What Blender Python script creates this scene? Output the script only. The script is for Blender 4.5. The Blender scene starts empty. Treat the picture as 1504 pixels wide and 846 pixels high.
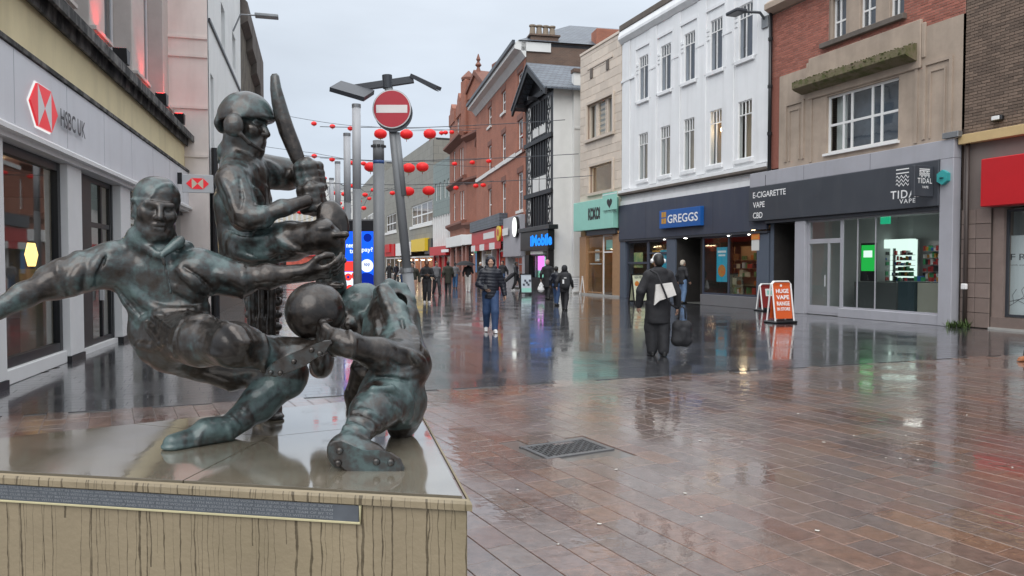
import bpy, math, random
import numpy as np
from mathutils import Matrix, Vector
random.seed(7); RNG = np.random.default_rng(7)
S = bpy.context.scene
COL = S.collection
PI = math.pi; R = math.radians

# ------------------------------------------------------------------ camera
FPX = 1086.0; HZ = 389.0; CAMZ = 1.57
PITCH = math.atan((423 - HZ) / FPX)
cam = bpy.data.cameras.new('camera'); cam.sensor_width = 36; cam.lens = 36 * FPX / 1504
cam.clip_start = 0.05; cam.clip_end = 2000
camo = bpy.data.objects.new('camera', cam); COL.objects.link(camo)
camo.location = (0, 0, CAMZ); camo.rotation_euler = (PI / 2 - PITCH, 0, 0)
S.camera = camo

# ------------------------------------------------------------------ world, sun, exposure
SUN_EL, SUN_AZ = R(42), R(200)          # soft brightness behind the cloud, behind the camera to the left
W = bpy.data.worlds.new('World'); S.world = W; W.use_nodes = True
nt = W.node_tree; nt.nodes.clear()
out = nt.nodes.new('ShaderNodeOutputWorld')
sky = nt.nodes.new('ShaderNodeTexSky'); sky.sky_type = 'NISHITA'; sky.sun_disc = False
sky.sun_elevation = SUN_EL; sky.sun_rotation = SUN_AZ
b1 = nt.nodes.new('ShaderNodeBackground'); b1.inputs[1].default_value = 0.05
nt.links.new(sky.outputs[0], b1.inputs[0])
geo = nt.nodes.new('ShaderNodeTexCoord')
sep = nt.nodes.new('ShaderNodeSeparateXYZ'); nt.links.new(geo.outputs['Generated'], sep.inputs[0])
ramp = nt.nodes.new('ShaderNodeValToRGB')                       # overcast cloud deck: brighter overhead
ramp.color_ramp.elements[0].position = 0.0; ramp.color_ramp.elements[0].color = (0.43, 0.475, 0.53, 1)
ramp.color_ramp.elements[1].position = 1.0; ramp.color_ramp.elements[1].color = (1.55, 1.60, 1.66, 1)
e = ramp.color_ramp.elements.new(0.16); e.color = (0.45, 0.50, 0.565, 1)
e = ramp.color_ramp.elements.new(0.45); e.color = (0.57, 0.615, 0.67, 1)
nt.links.new(sep.outputs[2], ramp.inputs[0])
cn = nt.nodes.new('ShaderNodeTexNoise'); cn.inputs['Scale'].default_value = 2.2; cn.inputs['Detail'].default_value = 5
mpn = nt.nodes.new('ShaderNodeMapping'); mpn.inputs['Scale'].default_value = (1, 1, 3.5)
nt.links.new(geo.outputs['Generated'], mpn.inputs[0]); nt.links.new(mpn.outputs[0], cn.inputs[0])
cr = nt.nodes.new('ShaderNodeMapRange'); cr.inputs[1].default_value = 0.3; cr.inputs[2].default_value = 0.7
cr.inputs[3].default_value = 0.86; cr.inputs[4].default_value = 1.10
nt.links.new(cn.outputs[0], cr.inputs[0])
mul = nt.nodes.new('ShaderNodeVectorMath'); mul.operation = 'SCALE'
nt.links.new(ramp.outputs[0], mul.inputs[0]); nt.links.new(cr.outputs[0], mul.inputs['Scale'])
b2 = nt.nodes.new('ShaderNodeBackground'); b2.inputs[1].default_value = 0.95
nt.links.new(mul.outputs[0], b2.inputs[0])
mx = nt.nodes.new('ShaderNodeMixShader'); mx.inputs[0].default_value = 0.88
nt.links.new(b1.outputs[0], mx.inputs[1]); nt.links.new(b2.outputs[0], mx.inputs[2])
nt.links.new(mx.outputs[0], out.inputs[0])
sl = bpy.data.lights.new('sun', 'SUN'); sl.energy = 1.05; sl.angle = R(50); sl.color = (1, .97, .93)
so = bpy.data.objects.new('sun', sl); COL.objects.link(so)
so.rotation_euler = Vector((0.24, 0.82, -0.78)).to_track_quat('-Z', 'Y').to_euler()
S.view_settings.view_transform = 'Standard'; S.view_settings.look = 'None'
S.view_settings.exposure = 0.76; S.view_settings.gamma = 1

# ------------------------------------------------------------------ pixel helpers (photo pixels -> real points)
CP, SP = math.cos(PITCH), math.sin(PITCH)
def ray(px, py):
    a = (px - 752) / FPX; b = (423 - py) / FPX
    return Vector((a, CP + b * SP, -SP + b * CP))
def P(px, py, d):
    r = ray(px, py); return Vector((0, 0, CAMZ)) + r * (d / r.y)
def G(px, py, z=0.0):
    r = ray(px, py); return Vector((0, 0, CAMZ)) + r * ((z - CAMZ) / r.z)
def X(px, d): return (px - 752) / FPX * d

# ------------------------------------------------------------------ mesh helpers
class MB:
    def __init__(s): s.v = []; s.f = []; s.m = []; s.mi = 0
    def quad(s, a, b, c, d):
        n = len(s.v); s.v += [tuple(a), tuple(b), tuple(c), tuple(d)]; s.f.append((n, n+1, n+2, n+3)); s.m.append(s.mi); return s
    def poly(s, pts):
        n = len(s.v); s.v += [tuple(p) for p in pts]; s.f.append(tuple(range(n, n+len(pts)))); s.m.append(s.mi); return s
    def box(s, x0, x1, y0, y1, z0, z1):
        n = len(s.v)
        s.v += [(x0,y0,z0),(x1,y0,z0),(x1,y1,z0),(x0,y1,z0),(x0,y0,z1),(x1,y0,z1),(x1,y1,z1),(x0,y1,z1)]
        for f in ((0,3,2,1),(4,5,6,7),(0,1,5,4),(1,2,6,5),(2,3,7,6),(3,0,4,7)):
            s.f.append(tuple(n+i for i in f)); s.m.append(s.mi)
        return s
    def bbox(s, x0, x1, y0, y1, z0, z1, b=.01):     # box with chamfered edges on all 12 edges
        n = len(s.v); c = []
        for ix in (0,1):
            for iy in (0,1):
                for iz in (0,1):
                    x = (x0,x1)[ix]; y = (y0,y1)[iy]; z = (z0,z1)[iz]
                    dx = b*(1-2*ix); dy = b*(1-2*iy); dz = b*(1-2*iz)
                    s.v += [(x, y+dy, z+dz), (x+dx, y, z+dz), (x+dx, y+dy, z)]
        def I(ix,iy,iz,k): return n + 3*(ix*4+iy*2+iz)+k
        F = []
        for i in (0,1):
            F += [(I(i,0,0,0),I(i,1,0,0),I(i,1,1,0),I(i,0,1,0)),(I(0,i,0,1),I(1,i,0,1),I(1,i,1,1),I(0,i,1,1)),(I(0,0,i,2),I(1,0,i,2),I(1,1,i,2),I(0,1,i,2))]
            for j in (0,1):
                F += [(I(i,j,0,0),I(i,j,1,0),I(i,j,1,1),I(i,j,0,1)),(I(i,0,j,0),I(i,1,j,0),I(i,1,j,2),I(i,0,j,2)),(I(0,i,j,1),I(1,i,j,1),I(1,i,j,2),I(0,i,j,2))]
                for k in (0,1): F.append((I(i,j,k,0),I(i,j,k,1),I(i,j,k,2)))
        s.f += F; s.m += [s.mi]*len(F); return s
    def tube(s, pts, r, n=10, cap=True):
        pts = [Vector(p) for p in pts]; rs = r if isinstance(r, (list, tuple)) else [r]*len(pts)
        base = len(s.v); up = None
        for i, p in enumerate(pts):
            t = (pts[min(i+1, len(pts)-1)] - pts[max(i-1, 0)]).normalized()
            if up is None:
                a = Vector((0,0,1)) if abs(t.z) < .9 else Vector((1,0,0)); up = (a - t*a.dot(t)).normalized()
            else: up = (up - t*up.dot(t)).normalized()
            w = t.cross(up)
            for k in range(n):
                a = 2*PI*k/n; s.v.append(tuple(p + up*(rs[i]*math.cos(a)) + w*(rs[i]*math.sin(a))))
        for i in range(len(pts)-1):
            for k in range(n):
                k2 = (k+1) % n
                s.f.append((base+i*n+k, base+i*n+k2, base+(i+1)*n+k2, base+(i+1)*n+k)); s.m.append(s.mi)
        if cap:
            s.f.append(tuple(base+k for k in reversed(range(n)))); s.m.append(s.mi)
            s.f.append(tuple(base+(len(pts)-1)*n+k for k in range(n))); s.m.append(s.mi)
        return s
    def lathe(s, prof, n=20, c=(0,0,0), rib=0, ribn=12):
        base = len(s.v)
        for r, z in prof:
            for k in range(n):
                a = 2*PI*k/n; q = r*(1 + rib*math.cos(a*ribn)); s.v.append((c[0]+q*math.cos(a), c[1]+q*math.sin(a), c[2]+z))
        for i in range(len(prof)-1):
            for k in range(n):
                k2 = (k+1) % n
                s.f.append((base+i*n+k, base+i*n+k2, base+(i+1)*n+k2, base+(i+1)*n+k)); s.m.append(s.mi)
        s.f.append(tuple(base+k for k in reversed(range(n)))); s.m.append(s.mi)
        s.f.append(tuple(base+(len(prof)-1)*n+k for k in range(n))); s.m.append(s.mi)
        return s
    def prism(s, pts, y0, y1):           # polygon in local xz, extruded along y
        n = len(s.v); k = len(pts)
        s.v += [(p[0], y0, p[1]) for p in pts] + [(p[0], y1, p[1]) for p in pts]
        s.f.append(tuple(range(n, n+k))); s.f.append(tuple(reversed(range(n+k, n+2*k)))); s.m += [s.mi]*2
        for i in range(k):
            j = (i+1) % k; s.f.append((n+i, n+k+i, n+k+j, n+j)); s.m.append(s.mi)
        return s
    def mesh(s, name, mats):
        me = bpy.data.meshes.new(name); me.from_pydata(s.v, [], s.f)
        for m in (mats if isinstance(mats, (list, tuple)) else [mats]): me.materials.append(m)
        if any(s.m): me.polygons.foreach_set('material_index', s.m)
        me.update(); return me
    def build(s, name, mats, parent=None, smooth=False, **kw):
        me = s.mesh(name, mats)
        if smooth:
            me.polygons.foreach_set('use_smooth', [True]*len(me.polygons))
            me.update()
        return link(name, me, parent, **kw)
def link(name, me, parent=None, loc=None, rot=None, scale=None):
    o = bpy.data.objects.new(name, me); COL.objects.link(o)
    if parent is not None: o.parent = parent
    if loc is not None: o.location = loc
    if rot is not None: o.rotation_euler = rot
    if scale is not None: o.scale = scale
    return o
def tag(o, label=None, cat=None, group=None, kind=None):
    if label: o['label'] = label
    if cat: o['category'] = cat
    if group: o['group'] = group
    if kind: o['kind'] = kind
    return o
def empty(name, loc, rz=0, **kw):
    o = bpy.data.objects.new(name, None); COL.objects.link(o); o.location = loc; o.rotation_euler = (0, 0, rz)
    o.empty_display_size = .2
    return tag(o, **kw)
def copy_tree(o, parent=None):
    c = o.copy(); COL.objects.link(c); c.parent = parent
    for ch in o.children: copy_tree(ch, c)
    return c

# ------------------------------------------------------------------ materials
def _n(nt, t, **kw):
    n = nt.nodes.new(t)
    for k, v in kw.items(): setattr(n, k, v)
    return n
def mk(name, col, rough=.6, var=.12, scale=3.0, bump=.0, bscale=40., metal=0, coat=0, coat_r=.05, isl=0., spec=.5,
       streak=0., streak_col=(.05,.045,.04), emit=None, estr=0, col2=None, c2thr=.55, ior=1.5, sscale=(9,9,.5), sthr=(.55,.75), rvar=0.):
    m = bpy.data.materials.new(name); m.use_nodes = True; nt = m.node_tree; L = nt.links
    bs = nt.nodes['Principled BSDF']
    bs.inputs['Roughness'].default_value = rough; bs.inputs['Metallic'].default_value = metal
    bs.inputs['Specular IOR Level'].default_value = spec; bs.inputs['IOR'].default_value = ior
    bs.inputs['Coat Weight'].default_value = coat; bs.inputs['Coat Roughness'].default_value = coat_r
    tc = _n(nt, 'ShaderNodeTexCoord')
    if emit:
        bs.inputs['Emission Color'].default_value = (*emit, 1); bs.inputs['Emission Strength'].default_value = estr
    base = None
    rgb = _n(nt, 'ShaderNodeRGB'); rgb.outputs[0].default_value = (*col, 1); base = rgb.outputs[0]
    nz = _n(nt, 'ShaderNodeTexNoise'); nz.inputs['Scale'].default_value = scale; nz.inputs['Detail'].default_value = 6; nz.inputs['Roughness'].default_value = .65
    L.new(tc.outputs['Object'], nz.inputs['Vector'])
    if col2:
        mr = _n(nt, 'ShaderNodeMapRange'); mr.inputs[1].default_value = c2thr-.1; mr.inputs[2].default_value = c2thr+.1
        L.new(nz.outputs[0], mr.inputs[0]); mxx = _n(nt, 'ShaderNodeMix', data_type='RGBA')
        L.new(mr.outputs[0], mxx.inputs[0]); L.new(base, mxx.inputs[6]); mxx.inputs[7].default_value = (*col2, 1); base = mxx.outputs[2]
    if var or isl:
        mr = _n(nt, 'ShaderNodeMapRange'); mr.inputs[1].default_value = .25; mr.inputs[2].default_value = .75
        mr.inputs[3].default_value = 1-var; mr.inputs[4].default_value = 1+var
        L.new(nz.outputs[0], mr.inputs[0]); val = mr.outputs[0]
        if isl:
            g = _n(nt, 'ShaderNodeNewGeometry'); oi = _n(nt, 'ShaderNodeObjectInfo')
            ad = _n(nt, 'ShaderNodeMath', operation='ADD'); L.new(g.outputs['Random Per Island'], ad.inputs[0]); L.new(oi.outputs['Random'], ad.inputs[1])
            fr = _n(nt, 'ShaderNodeMath', operation='FRACT'); L.new(ad.outputs[0], fr.inputs[0])
            m2 = _n(nt, 'ShaderNodeMapRange'); m2.inputs[3].default_value = 1-isl; m2.inputs[4].default_value = 1+isl
            L.new(fr.outputs[0], m2.inputs[0]); mm = _n(nt, 'ShaderNodeMath', operation='MULTIPLY')
            L.new(val, mm.inputs[0]); L.new(m2.outputs[0], mm.inputs[1]); val = mm.outputs[0]
        vm = _n(nt, 'ShaderNodeVectorMath', operation='SCALE'); L.new(base, vm.inputs[0]); L.new(val, vm.inputs['Scale']); base = vm.outputs[0]
    if streak:
        mp = _n(nt, 'ShaderNodeMapping'); mp.inputs['Scale'].default_value = sscale
        L.new(tc.outputs['Object'], mp.inputs[0]); n2 = _n(nt, 'ShaderNodeTexNoise'); n2.inputs['Scale'].default_value = 1.0; n2.inputs['Detail'].default_value = 4
        L.new(mp.outputs[0], n2.inputs['Vector']); mr = _n(nt, 'ShaderNodeMapRange'); mr.inputs[1].default_value = sthr[0]; mr.inputs[2].default_value = sthr[1]
        mr.inputs[4].default_value = streak; L.new(n2.outputs[0], mr.inputs[0])
        mxx = _n(nt, 'ShaderNodeMix', data_type='RGBA'); L.new(mr.outputs[0], mxx.inputs[0]); L.new(base, mxx.inputs[6]); mxx.inputs[7].default_value = (*streak_col, 1); base = mxx.outputs[2]
    L.new(base, bs.inputs['Base Color'])
    if rvar:
        mr = _n(nt, 'ShaderNodeMapRange'); mr.inputs[1].default_value = .3; mr.inputs[2].default_value = .7
        mr.inputs[3].default_value = max(.02, rough-rvar); mr.inputs[4].default_value = rough+rvar
        L.new(nz.outputs[0], mr.inputs[0]); L.new(mr.outputs[0], bs.inputs['Roughness'])
    if bump:
        n3 = _n(nt, 'ShaderNodeTexNoise'); n3.inputs['Scale'].default_value = bscale; n3.inputs['Detail'].default_value = 4
        L.new(tc.outputs['Object'], n3.inputs['Vector']); bp = _n(nt, 'ShaderNodeBump'); bp.inputs['Strength'].default_value = bump; bp.inputs['Distance'].default_value = .02
        L.new(n3.outputs[0], bp.inputs['Height']); L.new(bp.outputs[0], bs.inputs['Normal'])
    return m
def glow(name, col, s):
    m = bpy.data.materials.new(name); m.use_nodes = True; nt = m.node_tree; nt.nodes.clear()
    e = _n(nt, 'ShaderNodeEmission'); e.inputs[0].default_value = (*col, 1); e.inputs[1].default_value = s
    o = _n(nt, 'ShaderNodeOutputMaterial'); nt.links.new(e.outputs[0], o.inputs[0]); return m
def glassmat(name, tint=(.85,.9,.9), f0=.06):
    m = bpy.data.materials.new(name); m.use_nodes = True; nt = m.node_tree; nt.nodes.clear(); L = nt.links
    t = _n(nt, 'ShaderNodeBsdfTransparent'); t.inputs[0].default_value = (*tint, 1)
    g = _n(nt, 'ShaderNodeBsdfGlossy'); g.inputs['Roughness'].default_value = .02
    tc = _n(nt, 'ShaderNodeTexCoord'); nz = _n(nt, 'ShaderNodeTexNoise'); nz.inputs['Scale'].default_value = .8
    bp = _n(nt, 'ShaderNodeBump'); bp.inputs['Strength'].default_value = .05; bp.inputs['Distance'].default_value = .05
    L.new(tc.outputs['Object'], nz.inputs['Vector']); L.new(nz.outputs[0], bp.inputs['Height']); L.new(bp.outputs[0], g.inputs['Normal'])
    lw = _n(nt, 'ShaderNodeLayerWeight'); lw.inputs[0].default_value = .5
    pw = _n(nt, 'ShaderNodeMath', operation='POWER'); L.new(lw.outputs['Facing'], pw.inputs[0]); pw.inputs[1].default_value = 4
    mr = _n(nt, 'ShaderNodeMapRange'); mr.inputs[3].default_value = f0*1.6; mr.inputs[4].default_value = 1; L.new(pw.outputs[0], mr.inputs[0])
    mx = _n(nt, 'ShaderNodeMixShader'); L.new(mr.outputs[0], mx.inputs[0]); L.new(t.outputs[0], mx.inputs[1]); L.new(g.outputs[0], mx.inputs[2])
    o = _n(nt, 'ShaderNodeOutputMaterial'); L.new(mx.outputs[0], o.inputs[0]); return m
def brickmat(name, c1, c2, mortar, sx=4.44, sz=13.3, rough=.75, msize=.012, var=.2):
    m = bpy.data.materials.new(name); m.use_nodes = True; nt = m.node_tree; L = nt.links; bs = nt.nodes['Principled BSDF']
    tc = _n(nt, 'ShaderNodeTexCoord'); sp = _n(nt, 'ShaderNodeSeparateXYZ'); L.new(tc.outputs['Object'], sp.inputs[0])
    ad = _n(nt, 'ShaderNodeMath', operation='ADD'); L.new(sp.outputs[0], ad.inputs[0]); L.new(sp.outputs[1], ad.inputs[1])
    cb = _n(nt, 'ShaderNodeCombineXYZ'); L.new(ad.outputs[0], cb.inputs[0]); L.new(sp.outputs[2], cb.inputs[1])
    br = _n(nt, 'ShaderNodeTexBrick'); br.inputs['Scale'].default_value = 1; br.inputs['Brick Width'].default_value = 1/sx; br.inputs['Row Height'].default_value = 1/sz
    br.inputs['Mortar Size'].default_value = msize; br.inputs['Color1'].default_value = (*c1, 1); br.inputs['Color2'].default_value = (*c2, 1); br.inputs['Mortar'].default_value = (*mortar, 1)
    L.new(cb.outputs[0], br.inputs['Vector'])
    nz = _n(nt, 'ShaderNodeTexNoise'); nz.inputs['Scale'].default_value = .9; nz.inputs['Detail'].default_value = 7; L.new(tc.outputs['Object'], nz.inputs['Vector'])
    mr = _n(nt, 'ShaderNodeMapRange'); mr.inputs[1].default_value = .25; mr.inputs[2].default_value = .75; mr.inputs[3].default_value = 1-var; mr.inputs[4].default_value = 1+var; L.new(nz.outputs[0], mr.inputs[0])
    vm = _n(nt, 'ShaderNodeVectorMath', operation='SCALE'); L.new(br.outputs['Color'], vm.inputs[0]); L.new(mr.outputs[0], vm.inputs['Scale']); L.new(vm.outputs[0], bs.inputs['Base Color'])
    bp = _n(nt, 'ShaderNodeBump'); bp.inputs['Strength'].default_value = .5; bp.inputs['Distance'].default_value = .01; bp.invert = True
    L.new(br.outputs['Fac'], bp.inputs['Height']); L.new(bp.outputs[0], bs.inputs['Normal']); bs.inputs['Roughness'].default_value = rough
    return m
def pavemat(name, cols, rbase=.10, coat=1.0, rip=.30, rmin=.03):
    """wet stone: a colour for each stone, a film of water of uneven gloss, fine ripples"""
    m = bpy.data.materials.new(name); m.use_nodes = True; nt = m.node_tree; L = nt.links; bs = nt.nodes['Principled BSDF']
    g = _n(nt, 'ShaderNodeNewGeometry'); oi = _n(nt, 'ShaderNodeObjectInfo')
    ad = _n(nt, 'ShaderNodeMath', operation='ADD'); L.new(g.outputs['Random Per Island'], ad.inputs[0]); L.new(oi.outputs['Random'], ad.inputs[1])
    fr = _n(nt, 'ShaderNodeMath', operation='FRACT'); L.new(ad.outputs[0], fr.inputs[0])
    rp = _n(nt, 'ShaderNodeValToRGB'); rp.color_ramp.interpolation = 'CONSTANT'
    el = rp.color_ramp.elements
    for i, c in enumerate(cols):
        if i < 2: x = el[i]; x.position = i/len(cols)
        else: x = el.new(i/len(cols))
        x.color = (*c, 1)
    L.new(fr.outputs[0], rp.inputs[0])
    pos = g.outputs['Position']
    nz = _n(nt, 'ShaderNodeTexNoise'); nz.inputs['Scale'].default_value = 14; nz.inputs['Detail'].default_value = 7; nz.inputs['Roughness'].default_value = .7; L.new(pos, nz.inputs['Vector'])
    mr = _n(nt, 'ShaderNodeMapRange'); mr.inputs[1].default_value = .25; mr.inputs[2].default_value = .75; mr.inputs[3].default_value = .45; mr.inputs[4].default_value = 1.55; L.new(nz.outputs[0], mr.inputs[0])
    vm = _n(nt, 'ShaderNodeVectorMath', operation='SCALE'); L.new(rp.outputs[0], vm.inputs[0]); L.new(mr.outputs[0], vm.inputs['Scale']); L.new(vm.outputs[0], bs.inputs['Base Color'])
    pz = _n(nt, 'ShaderNodeTexNoise'); pz.inputs['Scale'].default_value = .9; pz.inputs['Detail'].default_value = 5; L.new(pos, pz.inputs['Vector'])
    pm = _n(nt, 'ShaderNodeMapRange'); pm.inputs[1].default_value = .44; pm.inputs[2].default_value = .58; L.new(pz.outputs[0], pm.inputs[0])   # 0 puddle .. 1 film
    rr = _n(nt, 'ShaderNodeMapRange'); rr.inputs[3].default_value = rmin; rr.inputs[4].default_value = rbase*1.8; L.new(pm.outputs[0], rr.inputs[0])
    L.new(rr.outputs[0], bs.inputs['Coat Roughness']); bs.inputs['Coat Weight'].default_value = coat; bs.inputs['Coat IOR'].default_value = 1.55
    bs.inputs['Roughness'].default_value = .22; bs.inputs['IOR'].default_value = 1.55
    # ripples: across the puddles soft, on the film the grain of the stone
    w = _n(nt, 'ShaderNodeTexNoise'); w.inputs['Scale'].default_value = 9; w.inputs['Detail'].default_value = 3; L.new(pos, w.inputs['Vector'])
    w2 = _n(nt, 'ShaderNodeTexNoise'); w2.inputs['Scale'].default_value = 55; w2.inputs['Detail'].default_value = 3; L.new(pos, w2.inputs['Vector'])
    sm = _n(nt, 'ShaderNodeMath', operation='MULTIPLY'); L.new(w2.outputs[0], sm.inputs[0]); L.new(pm.outputs[0], sm.inputs[1])
    s2 = _n(nt, 'ShaderNodeMath', operation='MULTIPLY_ADD'); L.new(sm.outputs[0], s2.inputs[0]); s2.inputs[1].default_value = .35; L.new(w.outputs[0], s2.inputs[2])
    bp = _n(nt, 'ShaderNodeBump'); bp.inputs['Strength'].default_value = rip; bp.inputs['Distance'].default_value = .0022
    L.new(s2.outputs[0], bp.inputs['Height']); L.new(bp.outputs[0], bs.inputs['Normal']); L.new(bp.outputs[0], bs.inputs['Coat Normal'])
    return m
def gridmat(name, c, joint, sx, sz, rough=.4, var=.08):
    return brickmat(name, c, tuple(x*.9 for x in c), joint, sx, sz, rough, .02, var)

M = {}
M['glass'] = glassmat('window_glass'); M['glass_dark'] = glassmat('upper_window_glass', (.72,.76,.80), .07)
M['white_wall'] = mk('white_faience', (.80,.81,.82), .35, .04, 1.2, .05, 6, streak=.28, streak_col=(.42,.42,.40), sscale=(3,3,.25), sthr=(.5,.8))
M['white_paint'] = mk('white_paint', (.78,.78,.77), .45, .05, 2)
M['cream'] = mk('cream_faience', (.62,.53,.44), .4, .08, 2, .08, 20, isl=.10)
M['cream_joint'] = mk('faience_joint', (.30,.22,.17), .8)
M['stone'] = mk('buff_stone', (.40,.32,.255), .8, .16, 1.6, .15, 30, streak=.35, streak_col=(.12,.105,.085), sscale=(2.5,2.5,.4), sthr=(.45,.8))
M['stone_dark'] = mk('soot_stone', (.13,.11,.095), .85, .3, 2.5, .2, 25)
M['moss'] = mk('mossy_stone', (.21,.17,.11), .95, .3, 4, .5, 45, col2=(.085,.09,.032), c2thr=.50)
M['brick_red'] = mk('red_brick', (.34,.125,.09), .8, .14, 9, .2, 60, isl=.22)
M['brick_brown'] = mk('brown_brick', (.165,.118,.09), .8, .14, 9, .2, 60, isl=.26)
M['mortar_pale'] = mk('pale_mortar', (.34,.26,.22), .9); M['mortar_dark'] = mk('dark_mortar', (.065,.05,.042), .9)
M['brick_far'] = brickmat('georgian_red_brick', (.42,.15,.085), (.35,.12,.07), (.30,.15,.11), var=.16)
M['terra'] = brickmat('terracotta_brick', (.37,.135,.08), (.30,.11,.068), (.24,.12,.09), var=.2)
M['terra_trim'] = mk('terracotta_trim', (.20,.085,.06), .7, .2, 3, .2, 20)
M['brick_flank'] = brickmat('brown_flank_brick', (.15,.085,.06), (.11,.065,.05), (.17,.13,.10))
M['slate'] = brickmat('roof_slate', (.115,.135,.16), (.085,.10,.125), (.045,.05,.06), 3.3, 4.5, .45, .02, .2)
M['black_timber'] = mk('black_timber', (.014,.014,.017), .5, .2, 6)
M['black'] = mk('black_paint', (.012,.012,.014), .35, .1)
M['dark_metal'] = mk('dark_grey_metal', (.04,.045,.055), .4, .12, 5)
M['front_white'] = mk('white_front_render', (.86,.86,.84), .75, .06, 1.0, .08, 12, streak=.2, streak_col=(.5,.49,.46), sscale=(1.6,1.6,.25), sthr=(.5,.8))
M['plaster'] = mk('white_plaster', (.72,.72,.70), .75, .06, 1.0, .08, 12, streak=.25, streak_col=(.36,.35,.32), sscale=(1.6,1.6,.25), sthr=(.5,.8))
M['grey_fascia'] = mk('slate_blue_fascia', (.050,.058,.085), .45, .08, 1.2, streak=.35, streak_col=(.085,.09,.105), sscale=(3,3,.5), sthr=(.5,.75), rvar=.12)
M['grey_sign'] = mk('charcoal_fascia', (.052,.058,.07), .4, .08, 1.2, streak=.35, streak_col=(.085,.09,.10), sscale=(2.5,2.5,.5), sthr=(.5,.75), rvar=.12)
M['lilac_grey'] = mk('pale_grey_cladding', (.37,.37,.405), .4, .07, 1.2, streak=.3, streak_col=(.27,.265,.27), sscale=(3,3,.35), sthr=(.5,.75), rvar=.1)
M['lettering_white'] = mk('white_lettering', (.85,.85,.85), .4, 0)
M['lettering_black'] = mk('black_lettering', (.012,.012,.012), .4, 0)
M['blue_sign'] = mk('blue_sign', (.012,.10,.36), .3, .03); M['gold'] = mk('gold_squares', (.55,.28,.03), .4, .05)
M['red_sign'] = mk('red_sign', (.52,.012,.018), .4, .06, 2)
M['mint'] = mk('mint_sign', (.30,.62,.53), .45, .04)
M['yellow_sign'] = mk('yellow_sign', (.75,.52,.03), .4, .05)
M['wood_tan'] = mk('tan_wood', (.36,.21,.11), .5, .15, 8)
M['bank_grey'] = mk('pale_bank_cladding', (.72,.725,.755), .4, .05, 1, streak=.3, streak_col=(.50,.50,.51), sscale=(3,3,.3), sthr=(.52,.8))
M['bank_pier'] = mk('white_pier', (.76,.75,.74), .5, .05, 2)
M['bank_yellow'] = mk('ochre_render', (.80,.68,.42), .75, .07, 1.2, streak=.35, streak_col=(.34,.27,.15), sscale=(2,2,.3), sthr=(.5,.8))
M['bank_stone'] = mk('grey_bank_stone', (.56,.51,.47), .8, .10, 2, .1, 30)
M['pink_render'] = mk('pink_painted_render', (.84,.745,.69), .75, .06, 1.5, streak=.3, streak_col=(.42,.30,.25), sscale=(2,2,.3), sthr=(.5,.8))
M['cornice_black'] = mk('sooty_cornice', (.20,.19,.18), .85, .3, 3, .3, 25, col2=(.02,.02,.022), c2thr=.54, streak=.85, streak_col=(.02,.02,.02), sscale=(5,5,1.2), sthr=(.42,.6))
M['room_grey'] = mk('interior_grey', (.36,.37,.37), .6, .05); M['room_dark'] = mk('interior_dark', (.035,.032,.03), .7, .2)
M['room_floor'] = mk('interior_floor', (.20,.20,.19), .3, .05); M['room_warm'] = mk('interior_warm', (.42,.27,.15), .6, .12, 2)
M['blind_tan'] = mk('tan_blind', (.55,.42,.31), .7, .1, 3); M['blind_white'] = mk('white_blind', (.62,.62,.60), .7, .05)
M['blind_blue'] = mk('dim_blue_room', (.17,.19,.235), .7, .3, 2)  # dimness of the unlit rooms put into a flat board colour
M['light_white'] = glow('shop_light', (1,.97,.9), 7); M['light_warm'] = glow('warm_shop_light', (1,.74,.45), 13)
M['light_soft'] = glow('lit_shelf', (.80,1,.90), .75)
M['screen_green'] = glow('green_screen', (.02,.45,.07), .7)
M['steel'] = mk('galvanised_steel', (.27,.28,.29), .42, .12, 6, metal=.6); M['steel_light'] = mk('pale_steel_pole', (.47,.48,.50), .45, .06, 3)
M['post_grey'] = mk('grey_post_paint', (.185,.195,.205), .45, .08, 4)
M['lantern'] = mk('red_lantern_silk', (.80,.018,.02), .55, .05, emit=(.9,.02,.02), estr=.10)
M['tile_pier'] = mk('brown_stone_tile', (.215,.165,.145), .35, .12, 4, .05, 40, isl=.12)
M['beige_band'] = mk('beige_timber_band', (.55,.40,.20), .6, .1, 3)
M['concrete'] = mk('concrete', (.36,.35,.33), .8, .1, 2)

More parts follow.
